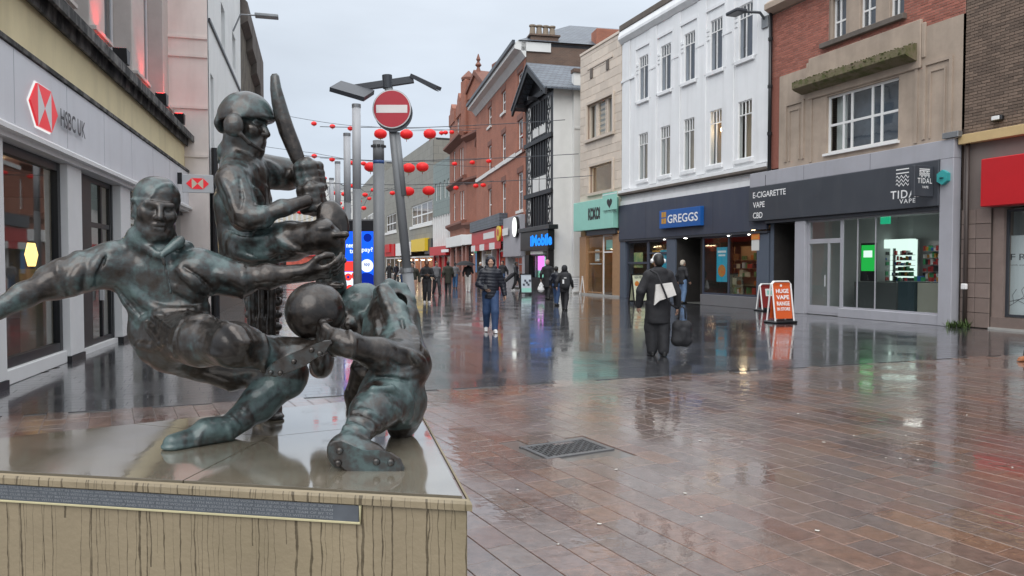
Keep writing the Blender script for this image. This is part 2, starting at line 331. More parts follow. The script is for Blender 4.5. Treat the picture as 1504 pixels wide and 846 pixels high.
# ------------------------------------------------------------------ facades
UNITQ = {}
def unit_quad(mat):
    if mat.name not in UNITQ:
        UNITQ[mat.name] = MB().quad((0,0,0),(1,0,0),(1,0,1),(0,0,1)).mesh('pane', mat)
    return UNITQ[mat.name]
class Bld:
    def __init__(s, name, label, cat, A, B, group=None):
        s.A = Vector((A[0], A[1], 0)); s.B = Vector((B[0], B[1], 0)); d = s.B - s.A
        s.len = d.length; s.e = d.normalized(); s.n = Vector((-s.e.y, s.e.x, 0))   # into the building
        s.root = empty(name, s.A, math.atan2(d.y, d.x), label=label, cat=cat, group=group)
    def uz(s, px, py, y=0.0):
        r = ray(px, py); c = Vector((0, 0, CAMZ)); q = s.A + s.n*y
        t = (q - c).dot(s.n) / r.dot(s.n); p = c + r*t
        return (p - s.A).dot(s.e), p.z
    def u(s, px, y=0.): return s.uz(px, HZ, y)[0]
    def z(s, px, py, y=0.): return s.uz(px, py, y)[1]
    def rect(s, pl, pr, pt, pb, pxz=None, y=0.):          # photo rectangle -> (u0,u1,z0,z1); heights read at pxz
        c = (pl+pr)/2 if pxz is None else pxz
        return (s.u(pl, y), s.u(pr, y), s.z(c, pb, y), s.z(c, pt, y))
    def W(s, u, y, z): return s.A + s.e*u + s.n*y + Vector((0, 0, z))
    def add(s, mb, name, mat, parent=None, **kw): return mb.build(name, mat, parent or s.root, **kw)
    def box(s, name, mat, u0, u1, y0, y1, z0, z1, parent=None, b=0):
        m = MB(); (m.bbox(u0,u1,y0,y1,z0,z1,b) if b else m.box(u0,u1,y0,y1,z0,z1)); return m.build(name, mat, parent or s.root)
    def wall(s, u0, u1, z0, z1, holes, mat, name='wall', y=0., t=.22, parent=None):
        us = sorted({u0, u1} | {min(max(h[i], u0), u1) for h in holes for i in (0, 1)})
        zs = sorted({z0, z1} | {min(max(h[i], z0), z1) for h in holes for i in (2, 3)})
        m = MB()
        for a, b in zip(us, us[1:]):
            for c, d in zip(zs, zs[1:]):
                cu, cz = (a+b)/2, (c+d)/2
                if not any(h[0] < cu < h[1] and h[2] < cz < h[3] for h in holes): m.quad((a,y,c),(b,y,c),(b,y,d),(a,y,d))
        for h in holes:
            a, b, c, d = max(h[0], u0), min(h[1], u1), max(h[2], z0), min(h[3], z1)
            if b <= a or d <= c: continue
            m.quad((a,y,c),(a,y+t,c),(a,y+t,d),(a,y,d)); m.quad((b,y,c),(b,y,d),(b,y+t,d),(b,y+t,c))
            if h[3] < z1: m.quad((a,y,d),(a,y+t,d),(b,y+t,d),(b,y,d))
            if h[2] > z0: m.quad((a,y,c),(b,y,c),(b,y+t,c),(a,y+t,c))
        return s.add(m, name, mat, parent)
    def body(s, u0, u1, z1, depth, mat, roofmat=None, y=.02, z0=0):
        m = MB(); m.quad((u0,y,z0),(u0,depth,z0),(u0,depth,z1),(u0,y,z1)); m.quad((u1,y,z0),(u1,y,z1),(u1,depth,z1),(u1,depth,z0))
        m.quad((u0,depth,z0),(u1,depth,z0),(u1,depth,z1),(u0,depth,z1)); s.add(m, 'side_wall', mat)
        s.add(MB().box(u0, u1, y+.3, depth, z1-.25, z1-.05), 'roof', roofmat or M['dark_metal'])
    def window(s, h, cols=(), rows=(), frame=None, glass=None, back=None, y=.1, bar=.05, fd=.05, name='window', split=True, edge=None, bd=.3):
        u0, u1, z0, z1 = h[:4]; e = edge or bar; m = MB()
        m.box(u0, u0+e, y, y+fd, z0, z1); m.box(u1-e, u1, y, y+fd, z0, z1)
        m.box(u0+e, u1-e, y+.003, y+fd, z0, z0+e); m.box(u0+e, u1-e, y+.003, y+fd, z1-e, z1)
        iu0, iu1, iz0, iz1 = u0+e, u1-e, z0+e, z1-e
        cu = [u0 + c*(u1-u0) for c in cols]; rz = [z0 + r*(z1-z0) for r in rows]
        for c in cu: m.box(c-bar/2, c+bar/2, y+.006, y+fd, iz0, iz1)
        for r in rz: m.box(iu0, iu1, y+.009, y+fd+.003, r-bar/2, r+bar/2)
        f = s.add(m, name, frame or M['white_paint']); g = glass or M['glass']
        if split:
            xs = [iu0] + cu + [iu1]; zs = [iz0] + rz + [iz1]; q = unit_quad(g)
            for a, b in zip(xs, xs[1:]):
                for c, d in zip(zs, zs[1:]): link('pane', q, f, (a, y+fd*.6, c), None, (b-a, 1, d-c))
        else: link('pane', unit_quad(g), f, (iu0, y+fd*.6, iz0), None, (iu1-iu0, 1, iz1-iz0))
        if back: s.add(MB().quad((u0-.05,y+bd,z0-.05),(u1+.05,y+bd,z0-.05),(u1+.05,y+bd,z1+.05),(u0-.05,y+bd,z1+.05)), 'blind', back, f)  # added flat board in place of a room; its light and dimness are colour
        return f
    def room(s, u0, u1, z0, z1, y0, y1, wall, floor=None, ceil=None):
        m = MB(); m.quad((u0,y0,z0),(u0,y1,z0),(u0,y1,z1),(u0,y0,z1)); m.quad((u1,y0,z0),(u1,y0,z1),(u1,y1,z1),(u1,y1,z0)); m.quad((u0,y1,z0),(u1,y1,z0),(u1,y1,z1),(u0,y1,z1))
        m.mi = 1; m.quad((u0,y0,z0),(u1,y0,z0),(u1,y1,z0),(u0,y1,z0)); m.mi = 2; m.quad((u0,y0,z1),(u0,y1,z1),(u1,y1,z1),(u1,y0,z1))
        return s.add(m, 'interior', [wall, floor or M['room_floor'], ceil or wall])
    def extr(s, name, mat, prof, u0, u1, parent=None):      # (y,z) profile swept along the facade
        m = MB(); n = len(prof); m.v = [(u0, p[0], p[1]) for p in prof] + [(u1, p[0], p[1]) for p in prof]
        m.f = [tuple(reversed(range(n))), tuple(range(n, 2*n))] + [(i, (i+1) % n, n+(i+1) % n, n+i) for i in range(n)]; m.m = [0]*len(m.f)
        return s.add(m, name, mat, parent)
def text(parent, body, loc, w, h, mat, rot=(PI/2, 0, 0), name='lettering', depth=.01, bold=0., spacing=1., align=None):
    cu = bpy.data.curves.new('lettering', 'FONT'); cu.body = body; cu.size = 1; cu.extrude = 0; cu.resolution_u = 3
    cu.offset = bold; cu.space_character = spacing; cu.space_line = .95
    if align: cu.align_x = align
    o = bpy.data.objects.new('lettering', cu); COL.objects.link(o)
    dg = bpy.context.evaluated_depsgraph_get(); dg.update()
    me = bpy.data.meshes.new_from_object(o.evaluated_get(dg)); bpy.data.objects.remove(o); bpy.data.curves.remove(cu)
    n = len(me.vertices); co = np.empty(n*3, np.float32); me.vertices.foreach_get('co', co); co = co.reshape(-1, 3)
    mn, mxx = co.min(0), co.max(0); co[:, 0] = (co[:, 0]-mn[0])/(mxx[0]-mn[0])*w; co[:, 1] = (co[:, 1]-mn[1])/(mxx[1]-mn[1])*h; co[:, 2] = depth
    me.vertices.foreach_set('co', co.ravel()); me.materials.clear(); me.materials.append(mat); me.update()
    return link(name, me, parent, loc, rot)
RX, RL, RF = (PI/2, 0, PI/2), (PI/2, 0, -PI/2), (PI/2, 0, 0)
def goods(name, parent, u0, u1, y0, y1, z0, z1, rows, mats, wr=(.06,.16), fill=.8, seed=1):
    rn = random.Random(seed); m = MB(); dz = (z1-z0)/rows
    for r in range(rows):
        u = u0; zz = z0 + r*dz
        m.mi = 0; m.box(u0, u1, y0, y1, zz-.015, zz)
        while u < u1-.05:
            w = rn.uniform(*wr); hh = dz*rn.uniform(.4, .85); m.mi = rn.randrange(1, len(mats))
            w = min(w, u1-u-.005)
            if rn.random() < fill: m.box(u+.004, u+w-.003, y0+.01, y0+.02+.6*(y1-y0)*rn.random()+.02, zz+.001, zz+hh)
            u += w
    o = m.build(name, mats, parent); tag(o, kind='stuff'); return o

# ------------------------------------------------------------------ ground
tag(MB().quad((-260,-60,-.02),(260,-60,-.02),(260,420,-.02),(-260,420,-.02)).build('ground', pavemat('wet_ground', [(.045,.045,.05),(.05,.048,.05)], .10)), kind='structure')
SD = Vector((-.375, 1, 0)).normalized(); SX = Vector((1, .375, 0)).normalized()     # along / across the street
BP = Vector((1.53, 10.2, 0))                                                        # a point of the line where red stone gives way to dark setts
PL = [(-.114,2.10),(-.52,3.84),(-2.52,2.52)]                                        # plinth plan
STONE_C = [(.150,.098,.082),(.118,.088,.080),(.135,.108,.098),(.165,.095,.068),(.098,.080,.078),(.128,.102,.086),(.112,.098,.094),(.150,.118,.098),(.175,.098,.062),(.105,.086,.076),(.120,.072,.062),(.135,.112,.104)]
STONE_C = [tuple(.62*c+.38*m_ for c, m_ in zip(C3, (.165,.082,.052))) for C3 in STONE_C]
M['stone_red'] = pavemat('wet_red_paving', STONE_C, .15, 1., .9)
M['stone_grey'] = pavemat('wet_dark_paving', [(.030,.031,.036),(.037,.038,.043),(.026,.027,.031),(.044,.044,.048),(.033,.032,.035)], .09, 1., .30, .06)
pave = MB().quad((-60,-20,-.008),(60,-20,-.008),(60,60,-.008),(-60,60,-.008)).build('pavement', mk('wet_joint', (.10,.088,.078), .3, .2, 8, coat=.8)); tag(pave, kind='structure')
def stone_template():       # unit sett, x in 0..1, y in 0..1, top at z=0, rounded arris
    b = .5
    return b
def stones_mesh(name, mat, items, bev=.003, th=.02):
    """items: (origin xy, dir1 xy, dir2 xy, l, w, z, tiltx, tilty) -> one mesh of bevelled stones"""
    n = len(items); V = np.zeros((n, 12, 3), np.float32)
    O = np.array([i[0] for i in items]); D1 = np.array([i[1] for i in items]); D2 = np.array([i[2] for i in items])
    l = np.array([i[3] for i in items]); w = np.array([i[4] for i in items]); z = np.array([i[5] for i in items]); tx = np.array([i[6] for i in items]); ty = np.array([i[7] for i in items])
    k = 0
    for ring, (ins, dz) in enumerate(((0, -th), (0, -bev*.8), (bev, 0))):
        for (a, b) in ((0,0),(1,0),(1,1),(0,1)):
            pa = a*l + (1-2*a)*ins; pb = b*w + (1-2*b)*ins
            V[:, k, :2] = O + D1*pa[:, None] + D2*pb[:, None]; V[:, k, 2] = z + dz + (pa-l/2)*tx + (pb-w/2)*ty; k += 1
    faces = [(8,9,10,11)] + [(r*4+i, r*4+(i+1) % 4, r*4+4+(i+1) % 4, r*4+4+i) for r in (0,1) for i in range(4)]
    Fq = (np.array(faces)[None] + (np.arange(n)*12)[:, None, None]).reshape(-1)
    return np_mesh(name, V.reshape(-1, 3), Fq.reshape(-1, 4), mat)
def np_mesh(name, V, F, mat, smooth=False):
    me = bpy.data.meshes.new(name); me.vertices.add(len(V)); me.vertices.foreach_set('co', np.ascontiguousarray(V, np.float32).ravel())
    nf, k = F.shape; me.loops.add(nf*k); me.loops.foreach_set('vertex_index', np.ascontiguousarray(F, np.int32).ravel())
    me.polygons.add(nf); me.polygons.foreach_set('loop_start', np.arange(0, nf*k, k, dtype=np.int32))
    me.polygons.foreach_set('use_smooth', np.full(nf, bool(smooth)))
    for m in (mat if isinstance(mat, (list, tuple)) else [mat]): me.materials.append(m)
    me.update(calc_edges=True); me.validate(); return me
def inside(p, poly):
    c = False; n = len(poly)
    for i in range(n):
        a, b = poly[i], poly[(i+1) % n]
        if (a[1] > p[1]) != (b[1] > p[1]) and p[0] < (b[0]-a[0])*(p[1]-a[1])/(b[1]-a[1])+a[0]: c = not c
    return c
GC = G(832, 658); C1 = Vector((-.545, 1, 0)).normalized(); C2 = Vector((1, .545, 0)).normalized()
GL, GW = .62, .42    # drain cover
def proj(p):
    d = p[1]*CP - (p[2]-CAMZ)*SP if len(p) > 2 else p[1]
    return 752 + FPX*p[0]/max(d, .01)
near = []; rn = random.Random(3)
w = .20
for j in range(-75, 110):
    t = -25 + rn.random()*.4
    while t < 34:
        l = rn.choice((.20, .26, .31, .36, .44)); o = C2*(j*w) + C1*t; c = o + C1*(l/2) + C2*(w/2); t += l + .003
        if c.y < 3.0 or c.y > 15 or (c-BP).dot(SD) > -.03: continue
        px = 752 + FPX*c.x/c.y
        if not -120 < px < 1640: continue
        if inside((c.x, c.y), PL): continue
        q = c - GC
        if abs(q.dot(C1)) < GW/2+.10 and abs(q.dot(C2)) < GL/2+.10: continue
        near.append(((o.x, o.y), l, c, rn.uniform(-.0006, .0004), rn.gauss(0, .0006), rn.gauss(0, .0006)))
near.sort(key=lambda a: a[2].y + (100 if not -10 < 752+FPX*a[2].x/a[2].y < 1514 or (a[2].x < .3 and a[2].y < 3.6) else 0))
unit = {}
for (o, l, c, z, tx, ty) in near[:300]:
    if l not in unit: unit[l] = stones_mesh('paving_stone', M['stone_red'], [((-l/2, -w/2), (1,0), (0,1), l, w-.003, 0, 0, 0)])
    ob = link('paving_stone', unit[l], pave, (c.x, c.y, z)); ob.rotation_euler = (ty, -tx, math.atan2(C1.y, C1.x))
rest = [((o[0], o[1]) if True else 0, (C1.x, C1.y), (-C1.y, C1.x), l, -(0), z, tx, ty) for (o, l, c, z, tx, ty) in near[300:]]
rest = [((c.x - C1.x*l/2 + C1.y*(w-.003)/2, c.y - C1.y*l/2 - C1.x*(w-.003)/2), (C1.x, C1.y), (-C1.y, C1.x), l, w-.003, z, tx, ty) for (o, l, c, z, tx, ty) in near[300:]]
tag(link('paving', stones_mesh('paving', M['stone_red'], rest), pave), kind='stuff')
dark = []; dw = .20
for j in range(0, 190):
    t = -26 + rn.random()*.5; y0 = BP + SD*(j*dw)
    while t < 14:
        l = rn.choice((.30, .40, .45, .60)); c = y0 + SX*(t+l/2); o = y0 + SX*t; t += l+.003
        if c.y < 3: continue
        px = 752 + FPX*c.x/c.y
        if not -150 < px < 1650: continue
        xr = 10.25 - .375*(c.y-21.9); xl = -7.4 - .2643*(c.y-12.44)
        if c.x > xr+.1 or c.x < xl-.1: continue
        dark.append(((o.x, o.y), (SX.x, SX.y), (SD.x, SD.y), l, dw-.003, rn.uniform(-.0004, .0002), rn.gauss(0, .0003), rn.gauss(0, .0003)))
tag(link('dark_paving', stones_mesh('dark_paving', M['stone_grey'], dark, .0012), pave), kind='stuff')
far_p = MB()
for (a, b) in ((48, 260),): far_p.quad((-120,a,.001),(120,a,.001),(120,b,.001),(-120,b,.001))
tag(far_p.build('far_pavement', pavemat('wet_far_paving', [(.034,.034,.038),(.036,.036,.04)], .12, 1., .05, .10)), kind='structure')
# drain cover among the stones
dc = empty('drain_cover', (GC.x, GC.y, 0), math.atan2(C2.y, C2.x), label='rectangular cast iron drain cover set in the wet red paving', cat='drain cover')
a, b = GL/2, GW/2
m = MB(); 
for s_ in (-1, 1): m.bbox(-a-.03, a+.03, s_*b-.02, s_*b+.02, -.03, .006, .004); m.bbox(s_*a-.02, s_*a+.02, -b+.021, b-.021, -.03, .0055, .004)
M['iron'] = mk('cast_iron', (.085,.085,.088), .4, .25, 10, coat=.5, bump=.2)
m.build('frame', M['iron'], dc)
MB().box(-a+.021, a-.021, -b+.021, b-.021, -.035, -.008).build('plate', mk('iron_plate', (.035,.035,.037), .4, .2, coat=.6), dc)
m = MB()
for i in range(15):
    for j in range(9):
        x = -a+.045+i*(2*a-.09)/14; y = -b+.045+j*(2*b-.09)/8; s_ = (i+j) % 2
        c_, d_ = (.017, .006) if s_ else (.006, .017)
        m.bbox(x-c_, x+c_, y-d_, y+d_, -.009, .004, .003)
tag(m.build('tread', M['iron'], dc), kind='stuff')

# ------------------------------------------------------------------ right-hand row (one common building line)
def pA(px):
    k = (px-752)/FPX; d = 18.4625/(k+.375); return (k*d, d)
def bricks(F, u0, u1, z0, z1, holes, mat, mortar, nsep=300, bw=.225, bh=.075, y=0., keyz=None):
    wl = F.wall(u0, u1, z0, z1, holes, mortar, 'wall', y)
    full = MB().bbox(0, bw-.011, -.011, .03, 0, bh-.011, .004).mesh('brick', mat)
    items = []; part = MB(); r = 0; z = z0
    while z < z1-.02:
        h = min(bh, z1-z); u = u0 - (bw/2 if r % 2 else 0)
        while u < u1-.02:
            a, b = max(u, u0), min(u+bw, u1); segs = [(a, b)]
            for H in holes:
                if H[2] < z+h-.01 and H[3] > z+.01:
                    ns = []
                    for (p, q) in segs:
                        if H[1] <= p or H[0] >= q: ns.append((p, q))
                        else:
                            if p < H[0]: ns.append((p, H[0]))
                            if q > H[1]: ns.append((H[1], q))
                    segs = ns
            for (p, q) in segs:
                if q-p > bw-.01 and h > bh-.01: items.append((p, z))
                elif q-p > .03: part.bbox(p, q-.011, y-.011+.004*random.random(), y+.03, z, z+h-.011, .003)
            u += bw
        z += bh; r += 1
    def key(i):
        p = F.W(i[0], 0, i[1]); px = 752+FPX*p.x/p.y; py = HZ-(p.z-CAMZ)/p.y*FPX
        return p.y + (1000 if py < -5 or px > 1510 else 0)
    items.sort(key=key)
    for (p, z) in items[:nsep]: link('brick', full, wl, (p, y+random.uniform(-.003, .004), z))
    for (p, z) in items[nsep:]: part.bbox(p, p+bw-.011, y-.011+random.uniform(-.003, .004), y+.03, z, z+bh-.011, .004)
    tag(part.build('brickwork', mat, wl), kind='stuff'); return wl

# ---- R9: brown brick shop at the right edge
A, B_ = pA(1412.5), (15.6, 7.7)
F = Bld('brown_brick_shop', 'brown brick shop with a red fascia and tiled pier at the right edge', 'building', A, B_); r9 = F
zb = F.z(1430, 210); zb2 = zb+.22
bricks(F, 0, F.len, zb2, 11.5, [], M['brick_brown'], M['mortar_dark'])
F.body(0, F.len, 11.6, 8, M['brick_flank'])
F.box('band', M['beige_band'], .0, F.len, -.22, -.001, zb-.02, zb2-.005, b=.01)
u1 = F.u(1456); u2 = F.u(1472)
M['fascia_taupe'] = mk('taupe_fascia', (.20,.165,.15), .5, .06, 2)
F.wall(0, F.len, 2.95, zb-.022, [], M['fascia_taupe'], 'fascia', y=.0)
# pier of stone tiles
pr = F.box('pier', M['mortar_dark'], .0, u1, -.02, .35, 0, 2.948)
tw = u1/2; z = 0.02; k = 0; tu = MB().bbox(0, tw-.012, -.045, .0, 0, .355, .006).mesh('tile', M['tile_pier'])
while z < 2.6:
    for i in range(2): link('tile', tu, pr, (i*tw+.004, -.001, z))
    z += .367
F.box('reveal', M['tile_pier'], u1+.002, u2, .03, .35, 0.3, 2.948)
F.box('riser', M['tile_pier'], u1+.003, F.len, .0, .35, 0, .30)
F.box('sill', M['concrete'], u1-.01, F.len, -.07, -.004, 0, .05)
win = (u2+.002, F.len-.1, .32, 2.9)
F.window(win, (.45,), (), M['dark_metal'], M['glass'], None, y=.12, bar=.06)
F.room(u2, F.len, .3, 2.94, .36, 4, M['room_grey'])
zt, zbm = F.z(1455, 231), F.z(1455, 316); 
rs = F.box('sign_board', M['red_sign'], F.u(1440, -.3), F.len, -.36, -.005, 2.97, F.z(1440, 234, -.36), b=.02)
# poster in its window
pu0, pu1 = F.u(1473, .3), F.u(1473, .3)+1.25; pz0, pz1 = F.z(1490, 462, .3), F.z(1490, 346, .3)
M['poster_white'] = mk('white_poster', (.72,.74,.75), .5, .02); M['poster_ink'] = mk('poster_ink', (.10,.10,.11), .5, .0)
po = F.box('poster', M['poster_white'], pu0, pu1, .29, .31, pz0, pz1)
text(po, 'FREE', (pu0+.20, .288, F.z(1493, 382, .29)), .80, .15, M['poster_ink'], depth=.0, spacing=1.4)
text(po, 'with every order', (pu0+.2, .288, F.z(1493, 391, .29)), .7, .05, M['poster_ink'], depth=.0)
m = MB()
for pts in (((.02,.12),(.25,.32),(.45,.52),(.62,.78)), ((.02,.30),(.3,.42),(.55,.50),(.9,.42)), ((.25,.32),(.22,.55),(.30,.72)), ((.45,.52),(.40,.70),(.50,.88)), ((.3,.42),(.5,.30),(.8,.22))):
    m.tube([(pu0+p*1.2, .287, pz0+q*.85) for p, q in pts], .006, 4)
m.build('drawing', M['poster_ink'], po)
# small bulkhead lamp on the brick
lu, lz = F.uz(1468, 174)
bl = F.root
lamp = empty('wall_lamp', F.W(lu, 0, lz), math.atan2(F.e.y, F.e.x), label='small black bulkhead lamp on the brown brick wall above the red fascia', cat='lamp')
MB().bbox(-.14, .14, -.13, -.002, -.07, .07, .03).build('housing', M['black'], lamp); MB().bbox(-.10, .10, -.155, -.131, -.045, .05, .01).build('lens', M['white_paint'], lamp)

# ---- R8: red brick and stone building with the vape shop
A, B_ = pA(1131), pA(1411.5)
F = Bld('brick_stone_building', 'red brick building faced with buff stone above the grey vape shop', 'building', A, B_); r8 = F
L8 = F.len; H8 = 10.2
ws = [F.rect(*q, y=0) for q in ((1217, 1236, -30, 56), (1257, 1279, -45, 41), (1300, 1320, -60, 25))]
zs0 = F.z(1268, 43); 
us0, us1 = F.u(1213), F.u(1322)
hol = [(us0, us1, zs0, 9.75)]
zc = F.z(1137, 21)
stone_top = F.z(1187, 99); mid_top = F.z(1266, 60)
uL, uR = F.u(1186.5), F.u(1350); u_l0, u_r1 = F.u(1143), F.u(1410)
bricks(F, 0, L8, stone_top+.0, zc-.01, hol + [(uL, uR, 0, mid_top)], M['brick_red'], M['mortar_pale'])
F.extr('cornice', M['stone'], [(-.35,zc+.30),(-.35,zc+.12),(-.10,zc),(.3,zc),(.3,zc+.42),(-.2,zc+.42)], -.02, L8)
F.body(0, L8, H8+.6, 9, M['brick_flank'])
F.box('party_brick', M['brick_red'], 0, u_l0-.005, -.005, .2, 4.85, stone_top-.003)
# stone frame
wz = F.rect(1212, 1317, 0, 0)[:2]; wz0, wz1 = F.z(1264, 217), F.z(1264, 128.5)
mainw = (wz[0], wz[1], wz0, wz1)
F.wall(u_l0, u_r1, 4.80, stone_top-.001, [mainw, (uL, uR, wz1+.05, stone_top+1)], M['stone'], 'stone_facing', y=-.03, t=.25)
F.box('stone_frieze', M['stone'], uL, uR, -.09, .1, wz1+.051, mid_top, b=.02)
F.box('stone_shoulder', M['stone'], uL-.12, uL-.002, -.07, .1, wz1+.3, stone_top+.12, b=.02); F.box('stone_shoulder', M['stone'], uR+.002, uR+.12, -.07, .1, wz1+.3, stone_top+.12, b=.02)
# joints of ashlar: thin raised blocks
m_u0, m_u1 = F.u(1178), F.u(1345); mz = F.z(1262, 100)
ld = F.extr('mossy_ledge', M['moss'], [(-.50,mz+.03),(-.50,mz-.17),(-.42,mz-.22),(-.093,mz-.32),(-.093,mz+.16)], m_u0, m_u1)
m = MB(); rn2 = random.Random(5)
for i in range(170):
    u = rn2.uniform(m_u0, m_u1); y = rn2.uniform(-.52, -.12); z = mz + .02 + (.13*(y+.5)/.4) + rn2.uniform(-.01, .03) if rn2.random() < .7 else mz + rn2.uniform(-.16, .03)
    if z < mz+.0: y = -.505
    s_ = rn2.uniform(.012, .035); m.lathe([(s_*.6, 0), (s_, s_*.4), (s_*.4, s_*.9)], 5, (u, y, z))
tag(m.build('moss', mk('green_moss', (.085,.09,.03), .95, .4, 20), ld), kind='stuff')
for (pl, pr, pt, pb, px_) in ((1152, 1180, 150, 236, 1166), (1353, 1396, 88, 202, 1375)):
    q = F.rect(pl, pr, pt, pb, px_); m = MB(); e = .09
    m.box(q[0], q[0]+e, -.075, -.031, q[2], q[3]); m.box(q[1]-e, q[1], -.075, -.031, q[2], q[3]); m.box(q[0]+e, q[1]-e, -.073, -.031, q[3]-e, q[3])
    m.box(q[0]+.2, q[0]+.24, -.062, -.031, q[2], q[3]-.25); m.box(q[1]-.24, q[1]-.2, -.062, -.031, q[2], q[3]-.25); m.box(q[0]+.24, q[1]-.24, -.06, -.031, q[3]-.29, q[3]-.25); F.add(m, 'panel_moulding', M['stone'])
for pu in (1190, 1343):
    u = F.u(pu); F.box('stone_strip', M['stone'], u-.05, u+.05, -.06, -.031, 4.85, mz-.35)
F.window(mainw, (.225, .345, .63, .755), (.49,), M['white_paint'], M['glass'], M['blind_blue'], y=.06, bar=.07, bd=.5)
F.box('curtain', M['blind_white'], mainw[0]+.1, mainw[0]+.5, .3, .33, mainw[2], mainw[3])
F.box('window_sill', M['white_paint'], mainw[0]-.06, mainw[1]+.06, -.12, .05, mainw[2]-.07, mainw[2]-.003)
for i, q in enumerate(ws):
    F.window((q[0], q[1], zs0+.02, 9.74), (.45,), (.42,), M['white_paint'], M['glass_dark'], M['blind_blue'], y=.12, bar=.055)
mul = [(us0, ws[0][0]), (ws[0][1], ws[1][0]), (ws[1][1], ws[2][0]), (ws[2][1], us1)]
for a, b in mul: F.box('mullion', M['stone'], a+.004, b-.004, .02, .3, zs0+.003, 9.745, b=.02)
F.box('stone_sill', M['stone_dark'], us0-.25, us1+.1, -.16, .1, zs0-.16, zs0-.002, b=.015)
# shopfront: one projecting box of cladding, its sign and glass
YF = -.30
s0 = F.u(1100, YF); s1 = F.u(1398, YF); zt = F.z(1385, 206, YF); zsb = F.z(1375, 262, YF); zst = F.z(1375, 234, YF); 
zst = F.z(1365, 237, YF); zsb = F.z(1365, 303.5, YF)
F.box('cladding_band', M['lilac_grey'], s0, s1, YF, -.031, zst+.005, zt, b=.01)
pL = F.u(1378, YF)
F.box('cladding_pier', M['lilac_grey'], pL, s1, YF, -.031, 0.0, zst+.002, b=.01)
F.box('sign_board', M['grey_sign'], s0, pL-.004, YF-.04, -.031, zsb, zst, b=.012)
yy = YF-.045
for (t_, x0, x1, y0, y1) in (('E-CIGARETTE', 1106, 1154, 283, 291.5), ('VAPE', 1106, 1123, 297.5, 305.7), ('CBD', 1106, 1120, 312.5, 321.2)):
    a, z0_ = F.uz(x0, y1, yy); b, _ = F.uz(x1, y1, yy); z1_ = F.z(x0, y0, yy); text(F.root, t_, (a, yy, z0_), b-a, z1_-z0_, M['lettering_white'], depth=.004, bold=.01)
a, z0_ = F.uz(1308, 293, yy); b = F.u(1352, yy); text(F.root, 'TIDAL', (a, yy, z0_), b-a, .22, M['lettering_white'], depth=.004, bold=.012, spacing=1.15)
a, z0_ = F.uz(1321, 299.5, yy); b = F.u(1343, yy); text(F.root, 'VAPE', (a, yy, z0_), b-a, .12, M['lettering_white'], depth=.004, bold=.012, spacing=1.2)
def waves(parent, u0, u1, z0, z1, y, mat, along='u', n=5, rot=None):
    m = MB(); 
    for i in range(n):
        z = z0 + (z1-z0)*i/(n-1); amp = .035*(u1-u0)/.35 if i < n-2 else 0.0
        pts = [(u0+(u1-u0)*k/12, z + amp*(1 if k % 4 == 1 else -1 if k % 4 == 3 else 0)) for k in range(13)]
        for (p, q) in zip(pts, pts[1:]):
            th = .012*(u1-u0)/.35
            if along == 'u': m.quad((p[0], y, p[1]-th), (q[0], y, q[1]-th), (q[0], y, q[1]+th), (p[0], y, p[1]+th))
            else: m.quad((y, p[0], p[1]-th), (y, q[0], q[1]-th), (y, q[0], q[1]+th), (y, p[0], p[1]+th))
    return m.build('wave_emblem', mat, parent)
a, z0_ = F.uz(1316, 272, yy); b = F.u(1333, yy); waves(F.root, a, b, z0_, F.z(1316, 250, yy), yy-.004, M['lettering_white'])
# projecting square sign
pz = F.uz(1360, 268, YF); pu = F.u(1374, YF) - .05
ps = F.box('projecting_sign', M['grey_sign'], pu-.10, pu, -1.02, YF-.06, F.z(1374, 289, YF), F.z(1374, 234+10, YF), b=.01)
zl = F.z(1374, 289, YF); zh = F.z(1374, 244, YF); hh = zh-zl
text(ps, 'TIDAL', (pu+.003, -.92, zl+hh*.42), .50, hh*.17, M['lettering_white'], RX, depth=.002, bold=.012, spacing=1.15)
text(ps, 'VAPE', (pu+.003, -.76, zl+hh*.26), .22, hh*.08, M['lettering_white'], RX, depth=.002, bold=.01)
waves(ps, -.86, -.50, zl+hh*.66, zl+hh*.88, pu+.004, M['lettering_white'], 'y')
for k in range(1, 3): F.box('cladding_joint', M['dark_metal'], s0+(s1-s0)*k/3, s0+(s1-s0)*k/3+.01, YF-.0015, YF+.002, zst+.02, zt-.02)
al = empty('alarm_box', F.W(*[F.u(1386, YF), YF-.001, F.z(1386, 261, YF)]), math.atan2(F.e.y, F.e.x), label='teal alarm box on the pale grey pier of the vape shop', cat='alarm box')
m = MB(); k = 6; m.prism([(.17*math.cos(2*PI*i/k+PI/6), .19*math.sin(2*PI*i/k+PI/6)) for i in range(k)], -.12, 0); m.build('cover', mk('teal_plastic', (.04,.34,.34), .4, .05), al); MB().lathe([(.05,0),(.06,.01),(.02,.02)], 12, (0, -.13, -.02)).build('lens', M['dark_metal'], al)
# ground floor: dark passage, door, shop window
zh = zsb-.004
d0, d1, d2, d3, d4 = F.u(1118, -.02), F.u(1136, -.02), F.u(1168, -.2), F.u(1183, -.2), F.u(1237, -.1)
uT0 = 0.02
F.box('soffit', M['dark_metal'], uT0, pL-.01, -.26, .6, zh-.10, zh-.004)
M['blue_pier'] = mk('blue_grey_pier', (.085,.105,.14), .5, .05)
F.box('passage_pier', M['blue_pier'], .02, d1, -.02, .5, 0, zh-.101)
F.room(d1+.003, d2-.003, .012, zh-.101, .0, 2.2, M['room_dark'])
F.box('passage_door', M['black'], d1+.15, d2-.05, 1.2, 1.26, .02, 2.3, b=.01)
F.box('cladding_pier', M['lilac_grey'], d2, d3, -.24, .1, 0, zh-.101, b=.01)
YD = -.12
ztr = F.z(1210, 354, YD)
dr = F.window((d3+.004, d4, .02, ztr), (.62,), (), M['lilac_grey'], M['glass'], None, y=YD, bar=.07, fd=.06, name='door')
